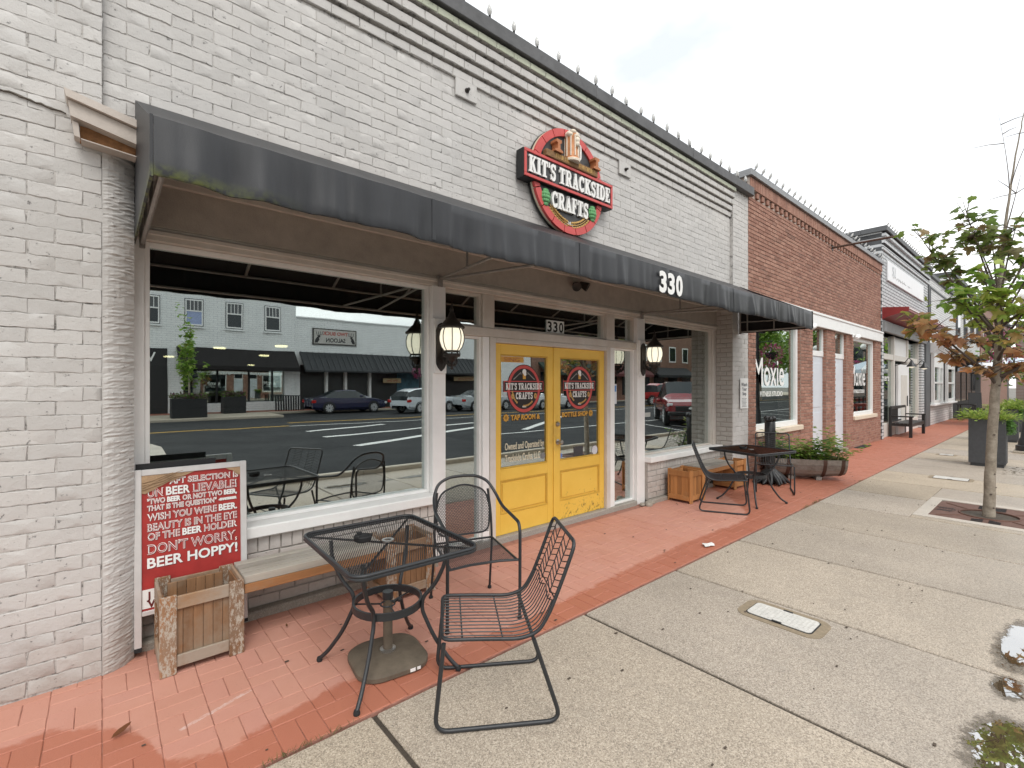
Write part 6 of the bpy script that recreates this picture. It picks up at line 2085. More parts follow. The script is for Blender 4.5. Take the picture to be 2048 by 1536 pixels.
def puddle(blobs):
    """one thin sheet of water: blobs are (x, y, rx, ry)"""
    x0 = min(b[0] - b[2] * 2 for b in blobs); x1 = max(b[0] + b[2] * 2 for b in blobs)
    y0 = min(b[1] - b[3] * 2 for b in blobs); y1 = max(b[1] + b[3] * 2 for b in blobs)
    nx_, ny_ = int((x1 - x0) / .02) + 1, int((y1 - y0) / .02) + 1
    mb = MB()
    for i in range(nx_ + 1):
        for j in range(ny_ + 1):
            x, y = x0 + (x1 - x0) * i / nx_, y0 + (y1 - y0) * j / ny_
            k = 0.0
            for bx, by, rx, ry in blobs:
                r = math.hypot((x - bx) / rx, (y - by) / ry)
                k = max(k, 1 - r * .5)
            edge = min(i, nx_ - i, j, ny_ - j) / 6.0
            k = min(k, edge)
            mb.v.append((x, y, .0035)); mb.c.append((k, k, k))
    for i in range(nx_):
        for j in range(ny_):
            a_ = i * (ny_ + 1) + j
            mb.f.append((a_, a_ + ny_ + 1, a_ + ny_ + 2, a_ + 1))
    o = mb.build('puddle', m_water); o['kind'] = 'structure'
puddle([(2.95, -3.28, .20, .10), (3.14, -3.30, .13, .07), (2.76, -3.31, .12, .09)])
puddle([(4.18, -3.27, .26, .07), (4.45, -3.29, .2, .06), (3.62, -3.27, .11, .05)])
# litter: tissue and dry leaves
ts_ = MB(); q = random.Random(6)
v = [(0, 0, .025)]
for i in range(11):
    a = 2 * PI * i / 11; r = q.uniform(.03, .07)
    v.append((r * math.cos(a) * 1.3, r * math.sin(a), q.uniform(.002, .022)))
ts_.add(v, [(0, i + 1, (i + 1) % 11 + 1) for i in range(11)])
o = ts_.build('tissue', M('tissue_white', (.70, .70, .68), .9, 0, .1, 40)); o.location = (4.565, -1.15, .003)
tag(o, 'crumpled white tissue on the wet brick edge', 'litter')
def dry_leaf(x, y, s, rz, label, c=(.16, .085, .035)):
    b = MB(); q = random.Random(int(x * 100)); put_leaf(b, (0, 0, .006), (1, 0, .05), s, OVAL, c, q, .1, -.35)
    o = b.build('dry_leaf', m_leaf); o.location = (x, y, .008); o.rotation_euler = (0, 0, rz); tag(o, label, 'leaf')
    return o
dry_leaf(.03, -.66, .085, .5, 'curled brown leaf on the wet bricks nearest the pier', (.20, .085, .035))
dry_leaf(.92, -.12, .03, 1.4, 'small brown leaf on the bricks beside the bench')
sp = MB(); q = random.Random(31)
for i in range(150):
    x = q.uniform(-.3, 11); y = q.uniform(-3.2, .1)
    s = q.uniform(.004, .012)
    sp.box(x - s, x + s, y - s * .5, y + s * .5, .0035, .006, m=None)
o = sp.build('grit', M('grit', (.08, .06, .045), .9, 0, .3)); tag(o, 'dark crumbs of grit scattered over the pavement', 'debris', None, 'stuff')
# grass tufts in the joint between brick and concrete
gt = MB(); q = random.Random(12)
for cxg, n_ in ((.62, 60), (.80, 30), (7.05, 50), (7.35, 60), (7.6, 30), (9.6, 30)):
    for i in range(n_):
        x = cxg + q.gauss(0, .07)
        put_leaf(gt, (x, -1.256 + q.uniform(-.012, .012), -.004), (q.uniform(-.7, .7), q.uniform(-.8, .8), .7), q.uniform(.012, .036), BLADE, vary((.17, .18, .07), q), q)
o = gt.build('joint_grass', m_leaf); tag(o, 'tiny grass tufts growing in the paving joint', 'grass', None, 'stuff')
sc2 = MB()   # leaf scraps round the far planter
for i in range(60):
    x, y = q.uniform(12.3, 13.6), q.uniform(-3.1, -2.75)
    put_leaf(sc2, (x, y, .004), (q.uniform(-1, 1), q.uniform(-1, 1), .02), q.uniform(.03, .06), OVAL, vary((.12, .10, .06), q), q, .1)
o = sc2.build('leaf_scraps', m_leaf); tag(o, 'scraps of dead leaves round the tall planter', 'debris', None, 'stuff')

# ================================================================ the street maple
def bark_mat():
    t = NT('pale_bark')
    p = t.pos()
    c = t.mix(t.ramp(t.noise(14, 6, .7, p), [(.35, 0.), (.7, 1.)]), (.20, .165, .125), (.38, .33, .265))
    c = t.mix(t.ramp(t.noise(30, 5, .7, p), [(.64, 0.), (.72, .7)]), c, (.10, .075, .055))
    return t.bsdf(c, .85, 0, t.bump(t.noise(40, 5, .7, p), .5, .006))
m_bark = bark_mat()
m_twig = M('twig', (.10, .075, .06), .8, 0, .2, 20)
def maple(loc, label, sd, spec, trunk, lsize=.135, nleaf=46, rscale=1.0):
    t = thing('maple_tree', label, 'tree', loc)
    q = random.Random(sd)
    tr = MB().tube(fillet([p for p, _ in trunk], .3, 4)[::1], .05, 12)
    pts = [Vector(p) for p, _ in trunk]; rs = [r for _, r in trunk]
    P, Rr = [], []
    for i in range(len(pts) - 1):
        for k in range(6):
            u = k / 6
            P.append(pts[i].lerp(pts[i + 1], u) + Vector((q.uniform(-.004, .004), q.uniform(-.004, .004), 0))); Rr.append(rs[i] + (rs[i + 1] - rs[i]) * u)
    P.append(pts[-1]); Rr.append(rs[-1])
    trk = MB().tube(P, Rr, 12).build('trunk', m_bark, t, smooth=60)
    kn = MB()
    for z, a in ((.12, 4.0), (.30, 3.4), (.33, 4.6), (.55, 4.1), (.95, 3.6), (1.25, 4.4), (1.6, 3.9)):
        j = min(range(len(P)), key=lambda i: abs(P[i].z - z))
        kn.sphere(tuple(P[j] + Vector((math.cos(a), math.sin(a), 0)) * Rr[j] * .92), .013, 8, 6, (1, 1, .8))
    kn.build('knots', m_twig, trk)
    crown = MB()
    for (z0, end, colr, n_) in spec:
        j = min(range(len(P)), key=lambda i: abs(P[i].z - z0))
        a = P[j]; e = Vector(end)
        mid = a.lerp(e, .5) + Vector((0, 0, -.06 * (e - a).length)) + Vector((q.uniform(-.08, .08), q.uniform(-.08, .08), 0))
        path = [a * (1 - u) ** 2 + mid * 2 * u * (1 - u) + e * u * u for u in [i / 9 for i in range(10)]]
        r0 = min(Rr[j] * .5, .022)
        br = MB().tube(path, [r0 * (1 - .85 * i / 9) for i in range(10)], 7)
        tw = []
        for k in range(13 if n_ else 3):
            u = q.uniform(.66, 1.0)
            p = path[min(9, int(u * 9))]
            d = Vector((q.uniform(-1, 1), q.uniform(-1, 1), q.uniform(-.25, .8))).normalized()
            L = q.uniform(.12, .34) * rscale
            br.tube([p, p + d * L * .5 + Vector((0, 0, .01)), p + d * L], [.006, .004, .002], 5)
            tw.append((p, d, L))
        br.build('branch', m_twig, t, smooth=60)
        for i in range(n_):
            if q.random() < .75:
                p, d, L = q.choice(tw); pp = p + d * L * q.uniform(.3, 1.05)
            else:
                pp = path[q.randrange(6, 10)]
            pp = pp + Vector((q.gauss(0, .035), q.gauss(0, .035), q.gauss(0, .03))) * rscale
            dd = Vector((q.uniform(-1, 1), q.uniform(-1, 1), q.uniform(-.75, .15)))
            c_ = q.choice(colr)
            put_leaf(crown, pp, dd, lsize * q.uniform(.6, 1.15), MAPLE_O, vary(c_, q, .22), q, .7, .18)
    crown.build('crown', m_leaf, t)
    return t
GRN = [(.21, .35, .055), (.27, .42, .075), (.16, .28, .045), (.33, .45, .09)]
DRK = [(.17, .24, .06), (.22, .27, .075), (.25, .20, .09), (.15, .22, .055)]
BRN = [(.50, .25, .11), (.55, .31, .15), (.44, .21, .105), (.52, .34, .14), (.36, .25, .10)]
MIXB = [(.44, .29, .10), (.31, .31, .08), (.50, .27, .12), (.24, .31, .08)]
YEL = [(.37, .50, .09), (.45, .55, .11), (.30, .43, .075), (.42, .43, .11)]
def im(lat, z, dep=0.0):
    """offset to the street side / shop side of the trunk axis: lat along the facade-ward diagonal, dep across it"""
    lat *= .70
    return (lat * .0694 + dep * .9976, lat * -.9976 + dep * .0694, z)
trunk = [((0, 0, -.05), .066), ((.0, 0, .10), .058), (im(.02, .6), .052), (im(.07, 1.4), .048), (im(.115, 2.0), .040), (im(.13, 2.6), .031), (im(.165, 3.1), .022), (im(.20, 3.5), .016), (im(.26, 4.0), .011), (im(.36, 4.55), .007), (im(.44, 4.95), .004)]
spec = [(1.75, im(-1.20, 2.62, .25), MIXB, 78), (1.75, im(-.80, 2.42, -.2), BRN, 72), (1.70, im(-.55, 2.02, .3), BRN, 72), (1.62, im(-.15, 1.82, -.25), BRN, 40), (1.62, im(.34, 1.86, .1), BRN, 70), (1.7, im(.70, 2.05, -.3), BRN, 50),
        (2.2, im(-1.0, 3.70, -.2), DRK, 85), (2.2, im(-.66, 3.36, .1), DRK, 75), (2.1, im(-.45, 2.86, -.3), GRN, 80), (2.0, im(-.20, 2.72, .35), YEL, 95), (2.0, im(.10, 2.70, -.45), YEL, 95),
        (2.6, im(-.34, 3.98, .1), DRK, 75), (2.6, im(-.25, 3.55, -.2), DRK, 60), (2.6, im(.02, 3.62, .35), DRK, 54), (2.5, im(.35, 3.55, -.3), DRK, 54), (2.4, im(.62, 3.20, .2), GRN, 60), (2.1, im(.55, 2.65, -.35), YEL, 85), (2.0, im(.85, 2.45, .25), MIXB, 78),
        (2.6, im(.85, 3.9, .1), DRK, 50), (2.3, im(1.1, 3.0, -.3), GRN, 50), (2.4, im(.15, 3.1, .55), DRK, 46), (2.2, im(-.1, 3.0, -.6), GRN, 40), (1.9, im(-.3, 2.3, .5), BRN, 40), (1.9, im(.3, 2.2, -.5), MIXB, 46),
        (3.9, im(.12, 4.95, .1), DRK, 0), (4.0, im(.7, 4.9, -.1), DRK, 0), (3.4, im(.4, 4.2, .1), DRK, 0)]
maple((8.29, -2.873, 0), 'young maple with bronze and green leaves in the tree grate', 41, [(a, b, c, int(n * .62)) for a, b, c, n in spec], trunk, .128, 46)

def roadside_tree(loc, label, h, rr, sd, cols, n_=1500, lf=.42):
    t = thing('roadside_tree', label, 'tree', loc)
    q = random.Random(sd)
    MB().tube([(0, 0, -.1), (.05, 0, h * .4), (.1, .05, h * .8)], [.16, .12, .03], 8).build('trunk', m_bark, t, smooth=60)
    ends = []
    br = MB()
    for i in range(22):
        z0 = h * q.uniform(.3, .75); a = q.uniform(0, 2 * PI); L = rr * q.uniform(.5, 1.0)
        e = Vector((math.cos(a) * L, math.sin(a) * L, z0 + L * q.uniform(.2, .8)))
        br.tube([(0, 0, z0), e * .5 + Vector((0, 0, z0 * .5)), e], [.05, .03, .008], 5); ends.append(e)
    br.build('branch', m_twig, t)
    fo = MB()
    for i in range(n_):
        e = q.choice(ends)
        p = e + Vector((q.gauss(0, .3), q.gauss(0, .3), q.gauss(0, .26))) * rr * .7
        put_leaf(fo, p, (q.uniform(-1, 1), q.uniform(-1, 1), q.uniform(-.7, .4)), lf * q.uniform(.6, 1.2), OVAL, vary(q.choice(cols), q), q, .8)
    fo.build('crown', m_leaf, t)
roadside_tree((34, -2.5, 0), 'small leafy tree beyond the cafe umbrella', 4.6, 1.5, 301, GRN, 1300, .26)
street_lamp((30.5, -3.0, 0), 'black globe street lamp with baskets beyond the cafe umbrella', 22)

# ================================================================ across the road (seen mirrored in the shop glass)
FYO = -29.0
m_blkw = painted_block('white_road_brick', (.74, .755, .75), (.79, .80, .795), (.45, .46, .46), (.42, .13))
def opp_window(root, x0, x1, z0, z1, blue=False):
    f = MB().box(x0, x1, FYO - .05, FYO + .02, z0, z1).build('window', m_dkgrey, root)
    fr = MB()
    for a, b, c, d in ((x0 + .04, x1 - .04, z0 + .05, z0 + .12), (x0 + .04, x1 - .04, z1 - .12, z1 - .05), (x0 + .04, x0 + .10, z0 + .12, z1 - .12), (x1 - .10, x1 - .04, z0 + .12, z1 - .12), (x0 + .10, x1 - .10, (z0 + z1) / 2 + .05, (z0 + z1) / 2 + .12)):
        fr.box(a, b, FYO + .021, FYO + .06, c, d)
    for k in range(1, 4):
        xx = x0 + .10 + (x1 - x0 - .2) * k / 4
        fr.box(xx - .015, xx + .015, FYO + .021, FYO + .05, (z0 + z1) / 2 + .12, z1 - .12)
    fr.build('sash', m_purewhite, f)
    MB().box(x0 + .10, x1 - .10, FYO + .021, FYO + .03, z0 + .12, (z0 + z1) / 2 + .05).build('pane', M('blue_blind', (.30, .36, .55), .7, 0, .1) if blue else m_carglass, f)
    MB().box(x0 - .06, x1 + .06, FYO + .0, FYO + .10, z0 - .10, z0 - .001).build('sill', m_blkw, root)
o1 = thing('two_storey_shop', 'white brick two-storey shop across the road with black awning', 'building', (-12, FYO, 0))
MB().box(-12, 9.75, FYO - 12, FYO, 3.4, 8.6).box(2.79, 3.55, FYO - .5, FYO, 0, 3.4).box(9.05, 9.75, FYO - .5, FYO, 0, 3.4).box(3.55, 9.05, FYO - .4, FYO - .05, 0, .55).box(-12, .4, FYO - .5, FYO, 0, 3.4).build('wall', m_blkw, o1)
for i, x in enumerate((-5.0, -2.9, -.65, 1.50, 3.58, 5.68, 7.82)):
    opp_window(o1, x, x + .95, 5.05, 6.68, i == 4)
MB().box(.4, 2.78, FYO - .1, FYO + .06, 0, 3.7).build('dark_bay', M('black_panel', (.012, .012, .013), .6, 0, .1), o1)
letters('bay_letter', 'W', m_decalwhite, o1, (2.25, FYO + .075, 2.95), .75, .003, .006, face=BACK)
MB().box(3.55, 9.05, FYO - .3, FYO - .2, .55, 3.0).build('shop_glass', m_glass2, o1)
MB().box(3.3, 9.3, FYO - 5, FYO - 4.9, 0, 3.3).box(3.3, 9.3, FYO - 5, FYO - .4, 3.2, 3.35).build('interior_wall', M('shop_interior', (.05, .05, .05), .9, 0, .3, 3), o1)
MB().prism([(FYO + .0, 3.85), (FYO + 1.2, 2.75), (FYO + 1.2, 2.50), (FYO + 1.17, 2.50), (FYO + 1.17, 2.72), (FYO, 3.78)], 3.2, 9.65, 'x').build('awning', m_awnin, o1)
for x in (5.2, 6.9, 8.3):
    MB().box(x, x + .09, FYO - .32, FYO - .12, .55, 2.6).build('mullion', m_blackmat, o1)
sv = MB()
q = random.Random(77)
for i in range(26):
    x = q.uniform(3.7, 8.8); z = q.choice((.8, 1.15, 1.5))
    sv.box(x, x + q.uniform(.1, .3), FYO - 2.2, FYO - 2.0, z, z + q.uniform(.1, .25))
o = sv.build('goods', M('shop_goods', (.25, .22, .2), .8, 0, .6, 2), o1); o['kind'] = 'stuff'
for k in range(6):
    MB().lathe([(.08, 0), (.09, .03), (.05, .06)], 10, (4.0 + .9 * k, FYO - 1.5, 2.9)).build('spot_lamp', m_lampglow, o1)
MB().box(-12.1, 9.8, FYO - 12, FYO + .1, 8.6, 8.8).build('coping', m_dkgrey, o1)
settle(o1)
o2 = thing('saloon_building', 'low white brick saloon across the road with ribbed metal awnings', 'building', (9.76, FYO, 0))
MB().box(9.76, 31, FYO - 12, FYO - .01, 3.0, 6.1).box(9.76, 10.0, FYO - .5, FYO - .01, 0, 3.0).box(24.8, 31, FYO - .5, FYO - .01, 0, 3.0).build('wall', m_blkw, o2)
MB().box(9.8, 31, FYO - 12, FYO + .06, 6.1, 6.2).build('coping', m_blkw, o2)
MB().box(10.0, 17.2, FYO - .4, FYO - .3, 0, 3.0).box(21, 24.8, FYO - .4, FYO - .3, 0, 3).build('dark_front', M('saloon_dark', (.022, .022, .022), .3, 0, .3, 2), o2)
for x in (11.66, 12.99, 14.84): MB().box(x, x + .16, FYO - .3, FYO + .0, 0, 2.9).build('post', m_purewhite, o2)
MB().box(17.2, 21, FYO - .4, FYO - .25, 0, 3.0).build('mural', M('teal_mural', (.05, .12, .16), .7, 0, .6, 3), o2)
for a, b in ((9.95, 14.98), (15.02, 24.7)):
    aw = MB().prism([(FYO + .0, 3.85), (FYO + 1.3, 2.60), (FYO + 1.3, 2.50), (FYO, 3.75)], a, b, 'x').build('metal_awning', M('dark_metal_awning', (.028, .030, .033), .45, .3, .2, 3), o2)
    rib = MB(); x = a + .05
    while x < b:
        rib.prism([(FYO + .02, 3.88), (FYO + 1.31, 2.64), (FYO + 1.31, 2.59), (FYO + .02, 3.83)], x, x + .05, 'x'); x += .38
    rib.build('ribs', M('awning_rib', (.045, .047, .05), .45, .3, .1), aw)
for (x0, x1, z0, z1, s) in ((15.75, 17.2, 1.80, 2.15, 'the Den'), (22.0, 24.3, 2.0, 2.35, "Cork & Drink")):
    b = MB().box(x0, x1, FYO + .3, FYO + .38, z0, z1, .03).build('hanging_board', M('tan_board', (.42, .32, .18), .7, 0, .2, 6), o2)
    MB().tube([(x0 + .2, FYO + .34, z1), (x0 + .2, FYO + .34, 2.75)], .01, 5).tube([(x1 - .2, FYO + .34, z1), (x1 - .2, FYO + .34, 2.75)], .01, 5).build('chain', m_black, b)
    letters('board_lettering', s, M('board_red', (.35, .08, .05), .6, 0, 0), b, ((x0 + x1) / 2, FYO + .385, z0 + .1), .26, .001, .003, align='CENTER', face=BACK)
settle(o2)
# saloon sign
sg = thing('saloon_sign', 'framed TWO BUCK SALOON sign with stag heads across the road', 'sign', (12.3, FYO, 4.38))
MB().box(-1.52, 1.52, 0, .07, 0, 1.13).build('frame', M('sign_dark_frame', (.05, .045, .04), .6, 0, .2, 6), sg)
MB().box(-1.44, 1.44, .071, .085, .08, 1.05).build('board', M('sign_tan', (.46, .44, .41), .6, 0, .1, 3), sg)
letters('sign_lettering', 'TWO BUCK', M('saloon_red', (.40, .07, .05), .6, 0, 0), sg, (.0, .09, .68), .36, .002, .010, align='CENTER', face=BACK, sx=.9)
letters('sign_lettering', 'SALOON', m_signblack, sg, (.0, .09, .20), .40, .002, .012, align='CENTER', face=BACK, sx=.85)
for s in (-1, 1):
    st = [(0, 0), (.18, .02), (.30, .22), (.26, .34), (.36, .42), (.34, .50), (.24, .50), (.18, .44), (.10, .34), (.02, .18)]
    MB().prism([(s * (1.40 - .0 - a), .12 + z) for a, z in st], .086, .095, 'y').build('stag', m_signblack, sg)
    an = MB()
    for k in range(4): an.tube([(s * (1.20), .092, .60), (s * (1.28 - .12 * k), .092, .72), (s * (1.30 - .13 * k), .092, .92)], .014, 5)
    an.build('antlers', m_signblack, sg)
# farther blocks
o3 = thing('brown_brick_block', 'brown brick block farther along across the road', 'building', (31.1, FYO, 0))
MB().box(31.1, 62, FYO - 12, FYO, 0, 8.2).build('wall', painted_block('brown_brick', (.20, .10, .065), (.25, .13, .09), (.25, .22, .2), (.42, .13)), o3)
for i in range(9):
    f = MB().box(32.5 + 3.3 * i, 34 + 3.3 * i, FYO - .01, FYO + .03, 4.6, 6.6).build('window', m_purewhite, o3)
    MB().box(32.65 + 3.3 * i, 33.85 + 3.3 * i, FYO + .031, FYO + .04, 4.75, 6.45).build('pane', m_carglass, f)
    f = MB().box(32.3 + 3.3 * i, 34.6 + 3.3 * i, FYO - .01, FYO + .03, .5, 2.9).build('shop_window', m_carglass, o3)
for a, b, c in ((32, 40, (.03, .05, .035)), (41, 50, (.10, .02, .02)), (51, 60, (.02, .02, .022))):
    MB().prism([(FYO, 3.9), (FYO + 1.4, 2.9), (FYO + 1.4, 2.6), (FYO, 3.7)], a, b, 'x').build('awning', M('awning_%d' % a, c, .7, 0, .1), o3)
settle(o3)

# ---------------------------------------------------------------- vehicles
m_tyre = M('tyre', (.02, .02, .02), .85, 0, .1)
m_rim = M('alloy', (.58, .58, .59), .35, .2, .1)
m_taill = M('tail_lamp', (.40, .01, .01), .2, 0, 0)
m_headl = M('head_lamp', (.65, .66, .68), .15, 0, 0)
m_trimblk = M('black_trim', (.015, .015, .016), .5, 0, 0)
def car_paint(name, c):
    return M(name, c, .22, .0, .04, 2, Coat__Weight=1.0, Coat__Roughness=.05)
SEDAN = [(-2.40, .45, .78, .78, .70, .70), (-2.36, .30, .96, .96, .84, .78), (-1.95, .24, 1.00, 1.02, .90, .74), (-1.55, .22, .97, 1.10, .91, .66), (-.95, .20, .95, 1.40, .92, .60), (-.2, .20, .94, 1.46, .92, .60), (.35, .20, .93, 1.42, .92, .60), (.95, .20, .92, 1.12, .92, .66), (1.25, .22, .90, .94, .91, .74), (1.95, .24, .82, .84, .88, .74), (2.32, .28, .70, .72, .78, .66), (2.42, .40, .58, .58, .66, .6)]
HATCH = [(-2.18, .48, .80, .80, .74, .7), (-2.15, .32, .98, 1.05, .86, .70), (-1.95, .26, 1.02, 1.36, .89, .60), (-1.4, .22, 1.0, 1.52, .90, .62), (-.6, .22, .98, 1.58, .90, .62), (.25, .22, .97, 1.54, .90, .62), (.85, .22, .96, 1.24, .90, .66), (1.15, .24, .95, 1.0, .89, .74), (1.8, .26, .88, .90, .86, .74), (2.12, .30, .74, .76, .76, .66), (2.2, .42, .6, .6, .66, .6)]
PICKUP = [(-2.85, .62, 1.05, 1.05, .90, .9), (-2.82, .52, 1.12, 1.12, .96, .94), (-1.05, .48, 1.14, 1.14, .97, .95), (-1.0, .46, 1.16, 1.74, .97, .70), (-.6, .46, 1.16, 1.90, .97, .72), (.35, .46, 1.16, 1.88, .97, .72), (1.0, .46, 1.16, 1.36, .97, .74), (1.2, .48, 1.16, 1.20, .97, .84), (2.3, .50, 1.10, 1.13, .95, .82), (2.72, .52, 1.00, 1.04, .92, .8), (2.80, .56, .90, .90, .88, .8)]
def vehicle(name, label, cat, loc, rz, paint, st, wheels, wr=.33, group=None, grille=False, topless=False):
    t = thing(name, label, cat, loc, rz, group)
    body, glass = MB(), MB()
    K = 8
    rows = []
    for (x, zb, zs, zr, w, wrf) in st:
        up = zr > zs + .08
        if topless: zr = min(zr, zs + .04); up = False
        rows.append([(x, w * .86, zb), (x, w * .99, zb + .14), (x, w, (zb + zs) / 2 + .05), (x, w * .97, zs), (x, wrf if up else w * .90, zr - (.05 if up else 0)), (x, wrf * .8 if up else w * .6, zr), (x, 0, zr + .012)])
    def quad(mb, a, b, c, d): mb.add([a, b, c, d], [(0, 1, 2, 3)])
    for i in range(len(rows) - 1):
        A, B = rows[i], rows[i + 1]
        for s in (1, -1):
            f = lambda p: (p[0], p[1] * s, p[2])
            for k in range(6):
                isg = (k == 3) and (st[i][3] > st[i][2] + .3 or st[i + 1][3] > st[i + 1][2] + .3) and not topless
                slope = abs(st[i][3] - st[i + 1][3]) > .2 and not topless
                tgt = glass if isg or (slope and k in (4, 5)) else body
                quad(tgt, f(A[k]), f(B[k]), f(B[k + 1]), f(A[k + 1]))
    for i in (0, -1):
        r = rows[i]
        body.add([p for p in r] + [(p[0], -p[1], p[2]) for p in r[::-1]], [tuple(range(14))])
    body.add([(st[1][0], -.8, .28), (st[-2][0], -.8, .28), (st[-2][0], .8, .28), (st[1][0], .8, .28)], [(0, 1, 2, 3)])
    body.build('body', paint, t, smooth=50)
    if glass.v: glass.build('glazing', m_carglass, t, smooth=40)
    hw = max(s_[4] for s_ in st)
    for x in wheels:
        for s in (-1, 1):
            m = Matrix.Translation((x, s * (hw - .10), wr)) @ Matrix.Rotation(PI / 2, 4, 'X')
            wz = MB().lathe([(wr * .62, -.115), (wr * .92, -.115), (wr, -.08), (wr, .08), (wr * .92, .115), (wr * .62, .115)], 24, m=m).build('wheel', m_tyre, t, smooth=40)
            rm = MB()
            rm.lathe([(.0001, -.06), (wr * .18, -.125), (wr * .2, .125), (.0001, .06)], 12, m=m)
            for k in range(10):
                a = 2 * PI * k / 10
                rm.box(wr * .12, wr * .70, -.034, .034, -.122, .122, m=m @ Matrix.Rotation(a, 4, 'Z'))
            rm.build('rim', m_rim, wz)
            v, f = [], []
            for k in range(13):
                a = PI * k / 12
                for r in (wr * 1.04, wr * 1.2): v.append((x + r * math.cos(a), s * (hw + .004), wr + r * math.sin(a)))
            for k in range(12): f.append((2 * k, 2 * k + 1, 2 * k + 3, 2 * k + 2))
            MB().add(v, f).build('wheel_arch', m_trimblk, t)
    x0, x1 = st[0][0], st[-1][0]
    zl = (st[1][2] - .14)
    for s in (-1, 1):
        MB().box(x0 - .02, x0 + .22, s * (st[1][4]) - .16, s * (st[1][4]) + .02 if s > 0 else s * st[1][4] + .16, zl - .16, zl + .02, .02).build('tail_light', m_taill, t)
        MB().box(x1 - .30, x1 + .0, s * (st[-2][4]) - .2 if s > 0 else s * st[-2][4] - .01, s * (st[-2][4]) + .01 if s > 0 else s * st[-2][4] + .2, st[-2][2] - .15, st[-2][2] - .02, .02).build('head_light', m_headl, t)
        xm = [s_[0] for s_ in st if s_[3] > s_[2] + .3]
        if xm: MB().box(xm[-1] + .1, xm[-1] + .3, s * (hw + .0), s * (hw + .18) if s > 0 else s * hw - .18, .98, 1.12, .03).build('mirror', paint, t)
    if grille:
        MB().box(x1 - .03, x1 + .03, -.62, .62, st[-1][1] + .1, st[-1][2] - .02, .02).build('grille', m_trimblk, t)
        MB().sphere((x1 + .035, 0, st[-1][2] - .12), .06, 12, 6, (.3, 2.0, .8)).build('badge', m_headl, t, smooth=70)
        MB().box(x1 - .12, x1 + .10, -.92, .92, st[-1][1] - .08, st[-1][1] + .09, .04).build('bumper', m_trimblk, t)
    return t
vehicle('sedan', 'dark navy sedan parked before the saloon across the road', 'car', (11.85, -25.75, -.12), 0, car_paint('navy_paint', (.018, .020, .055)), SEDAN, (-1.43, 1.43), .34)
vehicle('hatchback', 'white hatchback seen from behind across the road', 'car', (15.9, -22.9, -.12), rad(-14), car_paint('white_paint', (.62, .66, .70)), HATCH, (-1.3, 1.33), .33)
vehicle('silver_sedan', 'silver sedan parked beyond the white hatchback', 'car', (20.2, -22.4, -.12), rad(-4), car_paint('silver_paint', (.42, .45, .47)), SEDAN, (-1.43, 1.43), .34)
vehicle('convertible', 'white open-topped car across the road facing the doors', 'car', (25.4, -21.2, -.12), rad(-2), car_paint('cream_white_paint', (.68, .70, .71)), SEDAN, (-1.43, 1.43), .33, topless=True)
vehicle('pickup_truck', 'red pickup truck nosed up to the kerb on the shop side', 'truck', (20.4, -7.4, -.12), rad(142), car_paint('deep_red_paint', (.21, .012, .018)), PICKUP, (-1.85, 1.85), .42, None, True)
vehicle('pickup_truck', 'bright red pickup parked far along across the road', 'truck', (38.0, -19.5, -.12), rad(12), car_paint('bright_red_paint', (.36, .012, .014)), PICKUP, (-1.85, 1.85), .42, None, True)
# ---------------------------------------------------------------- planters, fence and trees across the road
def trough(loc, w, label, sd):
    t = thing('trough_planter', label, 'planter', loc)
    MB().box(-w / 2, w / 2, -.45, .45, 0, .95, .02).build('box', m_blackmat, t)
    fo = MB(); q = random.Random(sd)
    for i in range(420):
        p = Vector((q.uniform(-w / 2, w / 2), q.uniform(-.45, .45), .93 + q.uniform(0, .25)))
        put_leaf(fo, p, (q.uniform(-1, 1), q.uniform(-1, 1), q.uniform(-.2, 1)), q.uniform(.10, .2), OVAL, vary(q.choice(((.09, .16, .03), (.14, .22, .05), (.10, .10, .05), (.16, .06, .10))), q), q)
    fo.build('foliage', m_leaf, t)
trough((3.25, -24.2, 0), 1.5, 'black trough planter beside the small tree across the road', 61)
trough((5.75, -27.1, .0), 1.1, 'narrower black trough planter before the shop window opposite', 62)
bf_ = thing('black_fence', 'low black patio fence with chairs behind the navy sedan', 'fence', (9.1, -28.0, .01))
for i in range(12): MB().box(-.9 + .15 * i, -.81 + .15 * i, -.02, .02, 0, .9).build('picket', m_blackmat, bf_)
MB().box(-.95, .95, -.03, .03, .9, .96).build('rail', m_blackmat, bf_)
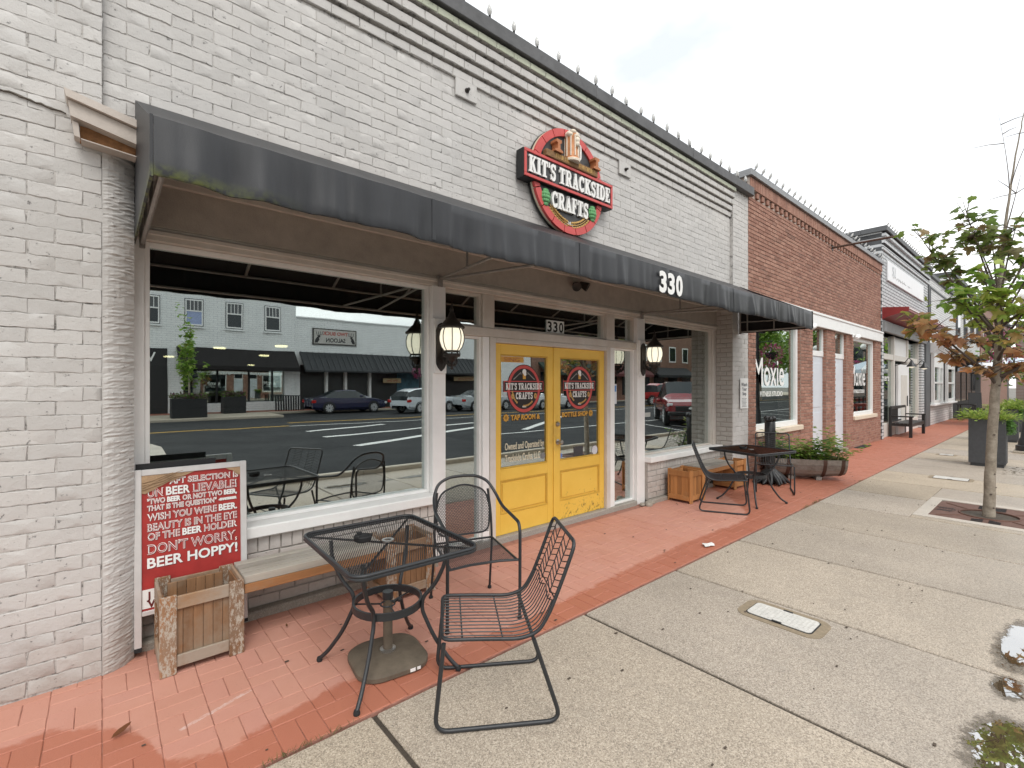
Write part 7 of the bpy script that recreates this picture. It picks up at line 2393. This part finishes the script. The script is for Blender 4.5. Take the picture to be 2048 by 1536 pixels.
def small_tree(loc, label, h, rad_, sd, n_=900, lf=.2, cols=None, group=None, trunk_r=.06):
    t = thing('street_tree', label, 'tree', loc, 0, group)
    q = random.Random(sd)
    MB().tube([(0, 0, -.1), (q.uniform(-.05, .05), 0, h * .4), (q.uniform(-.1, .1), .05, h * .9)], [trunk_r, trunk_r * .8, trunk_r * .25], 8).build('trunk', m_bark, t, smooth=60)
    ends = []
    br = MB()
    for i in range(16):
        z0 = h * q.uniform(.3, .85); a = q.uniform(0, 2 * PI); L = rad_ * q.uniform(.5, 1.0) * (1.1 - z0 / h * .6)
        e = Vector((math.cos(a) * L, math.sin(a) * L, min(h, z0 + L * q.uniform(.4, 1.0))))
        br.tube([(0, 0, z0), e * .5 + Vector((0, 0, z0 * .5 - .05)), e], [trunk_r * .4, trunk_r * .25, .006], 5); ends.append(e)
    br.build('branch', m_twig, t)
    fo = MB()
    for i in range(n_):
        e = q.choice(ends)
        p = e * q.uniform(.55, 1.05) + Vector((q.gauss(0, .14), q.gauss(0, .14), q.gauss(0, .14))) * rad_ * .75 + Vector((0, 0, e.z * .2))
        put_leaf(fo, p, (q.uniform(-1, 1), q.uniform(-1, 1), q.uniform(-.7, .4)), lf * q.uniform(.6, 1.2), OVAL if lf > .3 else MAPLE_O, vary(q.choice(cols or GRN), q), q, .8)
    fo.build('crown', m_leaf, t)
small_tree((3.35, -24.7, 0), 'thin young tree rising beside the trough planter across the road', 5.2, .8, 71, 420, .2, GRN, None, .05)
for k, (x, y, h, r, lb) in enumerate(((60, -20, 9, 4.2, 'nearest big leafy tree down the road'), (67, -24, 10, 4.6, 'second big leafy tree down the road'), (76, -20, 10, 4.8, 'third big leafy tree down the road'), (86, -25, 11, 5.2, 'fourth big leafy tree down the road'), (98, -21, 12, 5.6, 'farthest big leafy tree down the road'))):
    small_tree((x, y, 0), lb, h, r, 80 + k, 2200, .62, GRN, 'leafy trees down the road', .22)
street_lamp((17.6, -26.5, 0), 'black globe street lamp with flower baskets before the saloon', 9)
street_lamp((28.5, -4.6, -.1), 'black globe street lamp beside the parking bays farther along', 12)
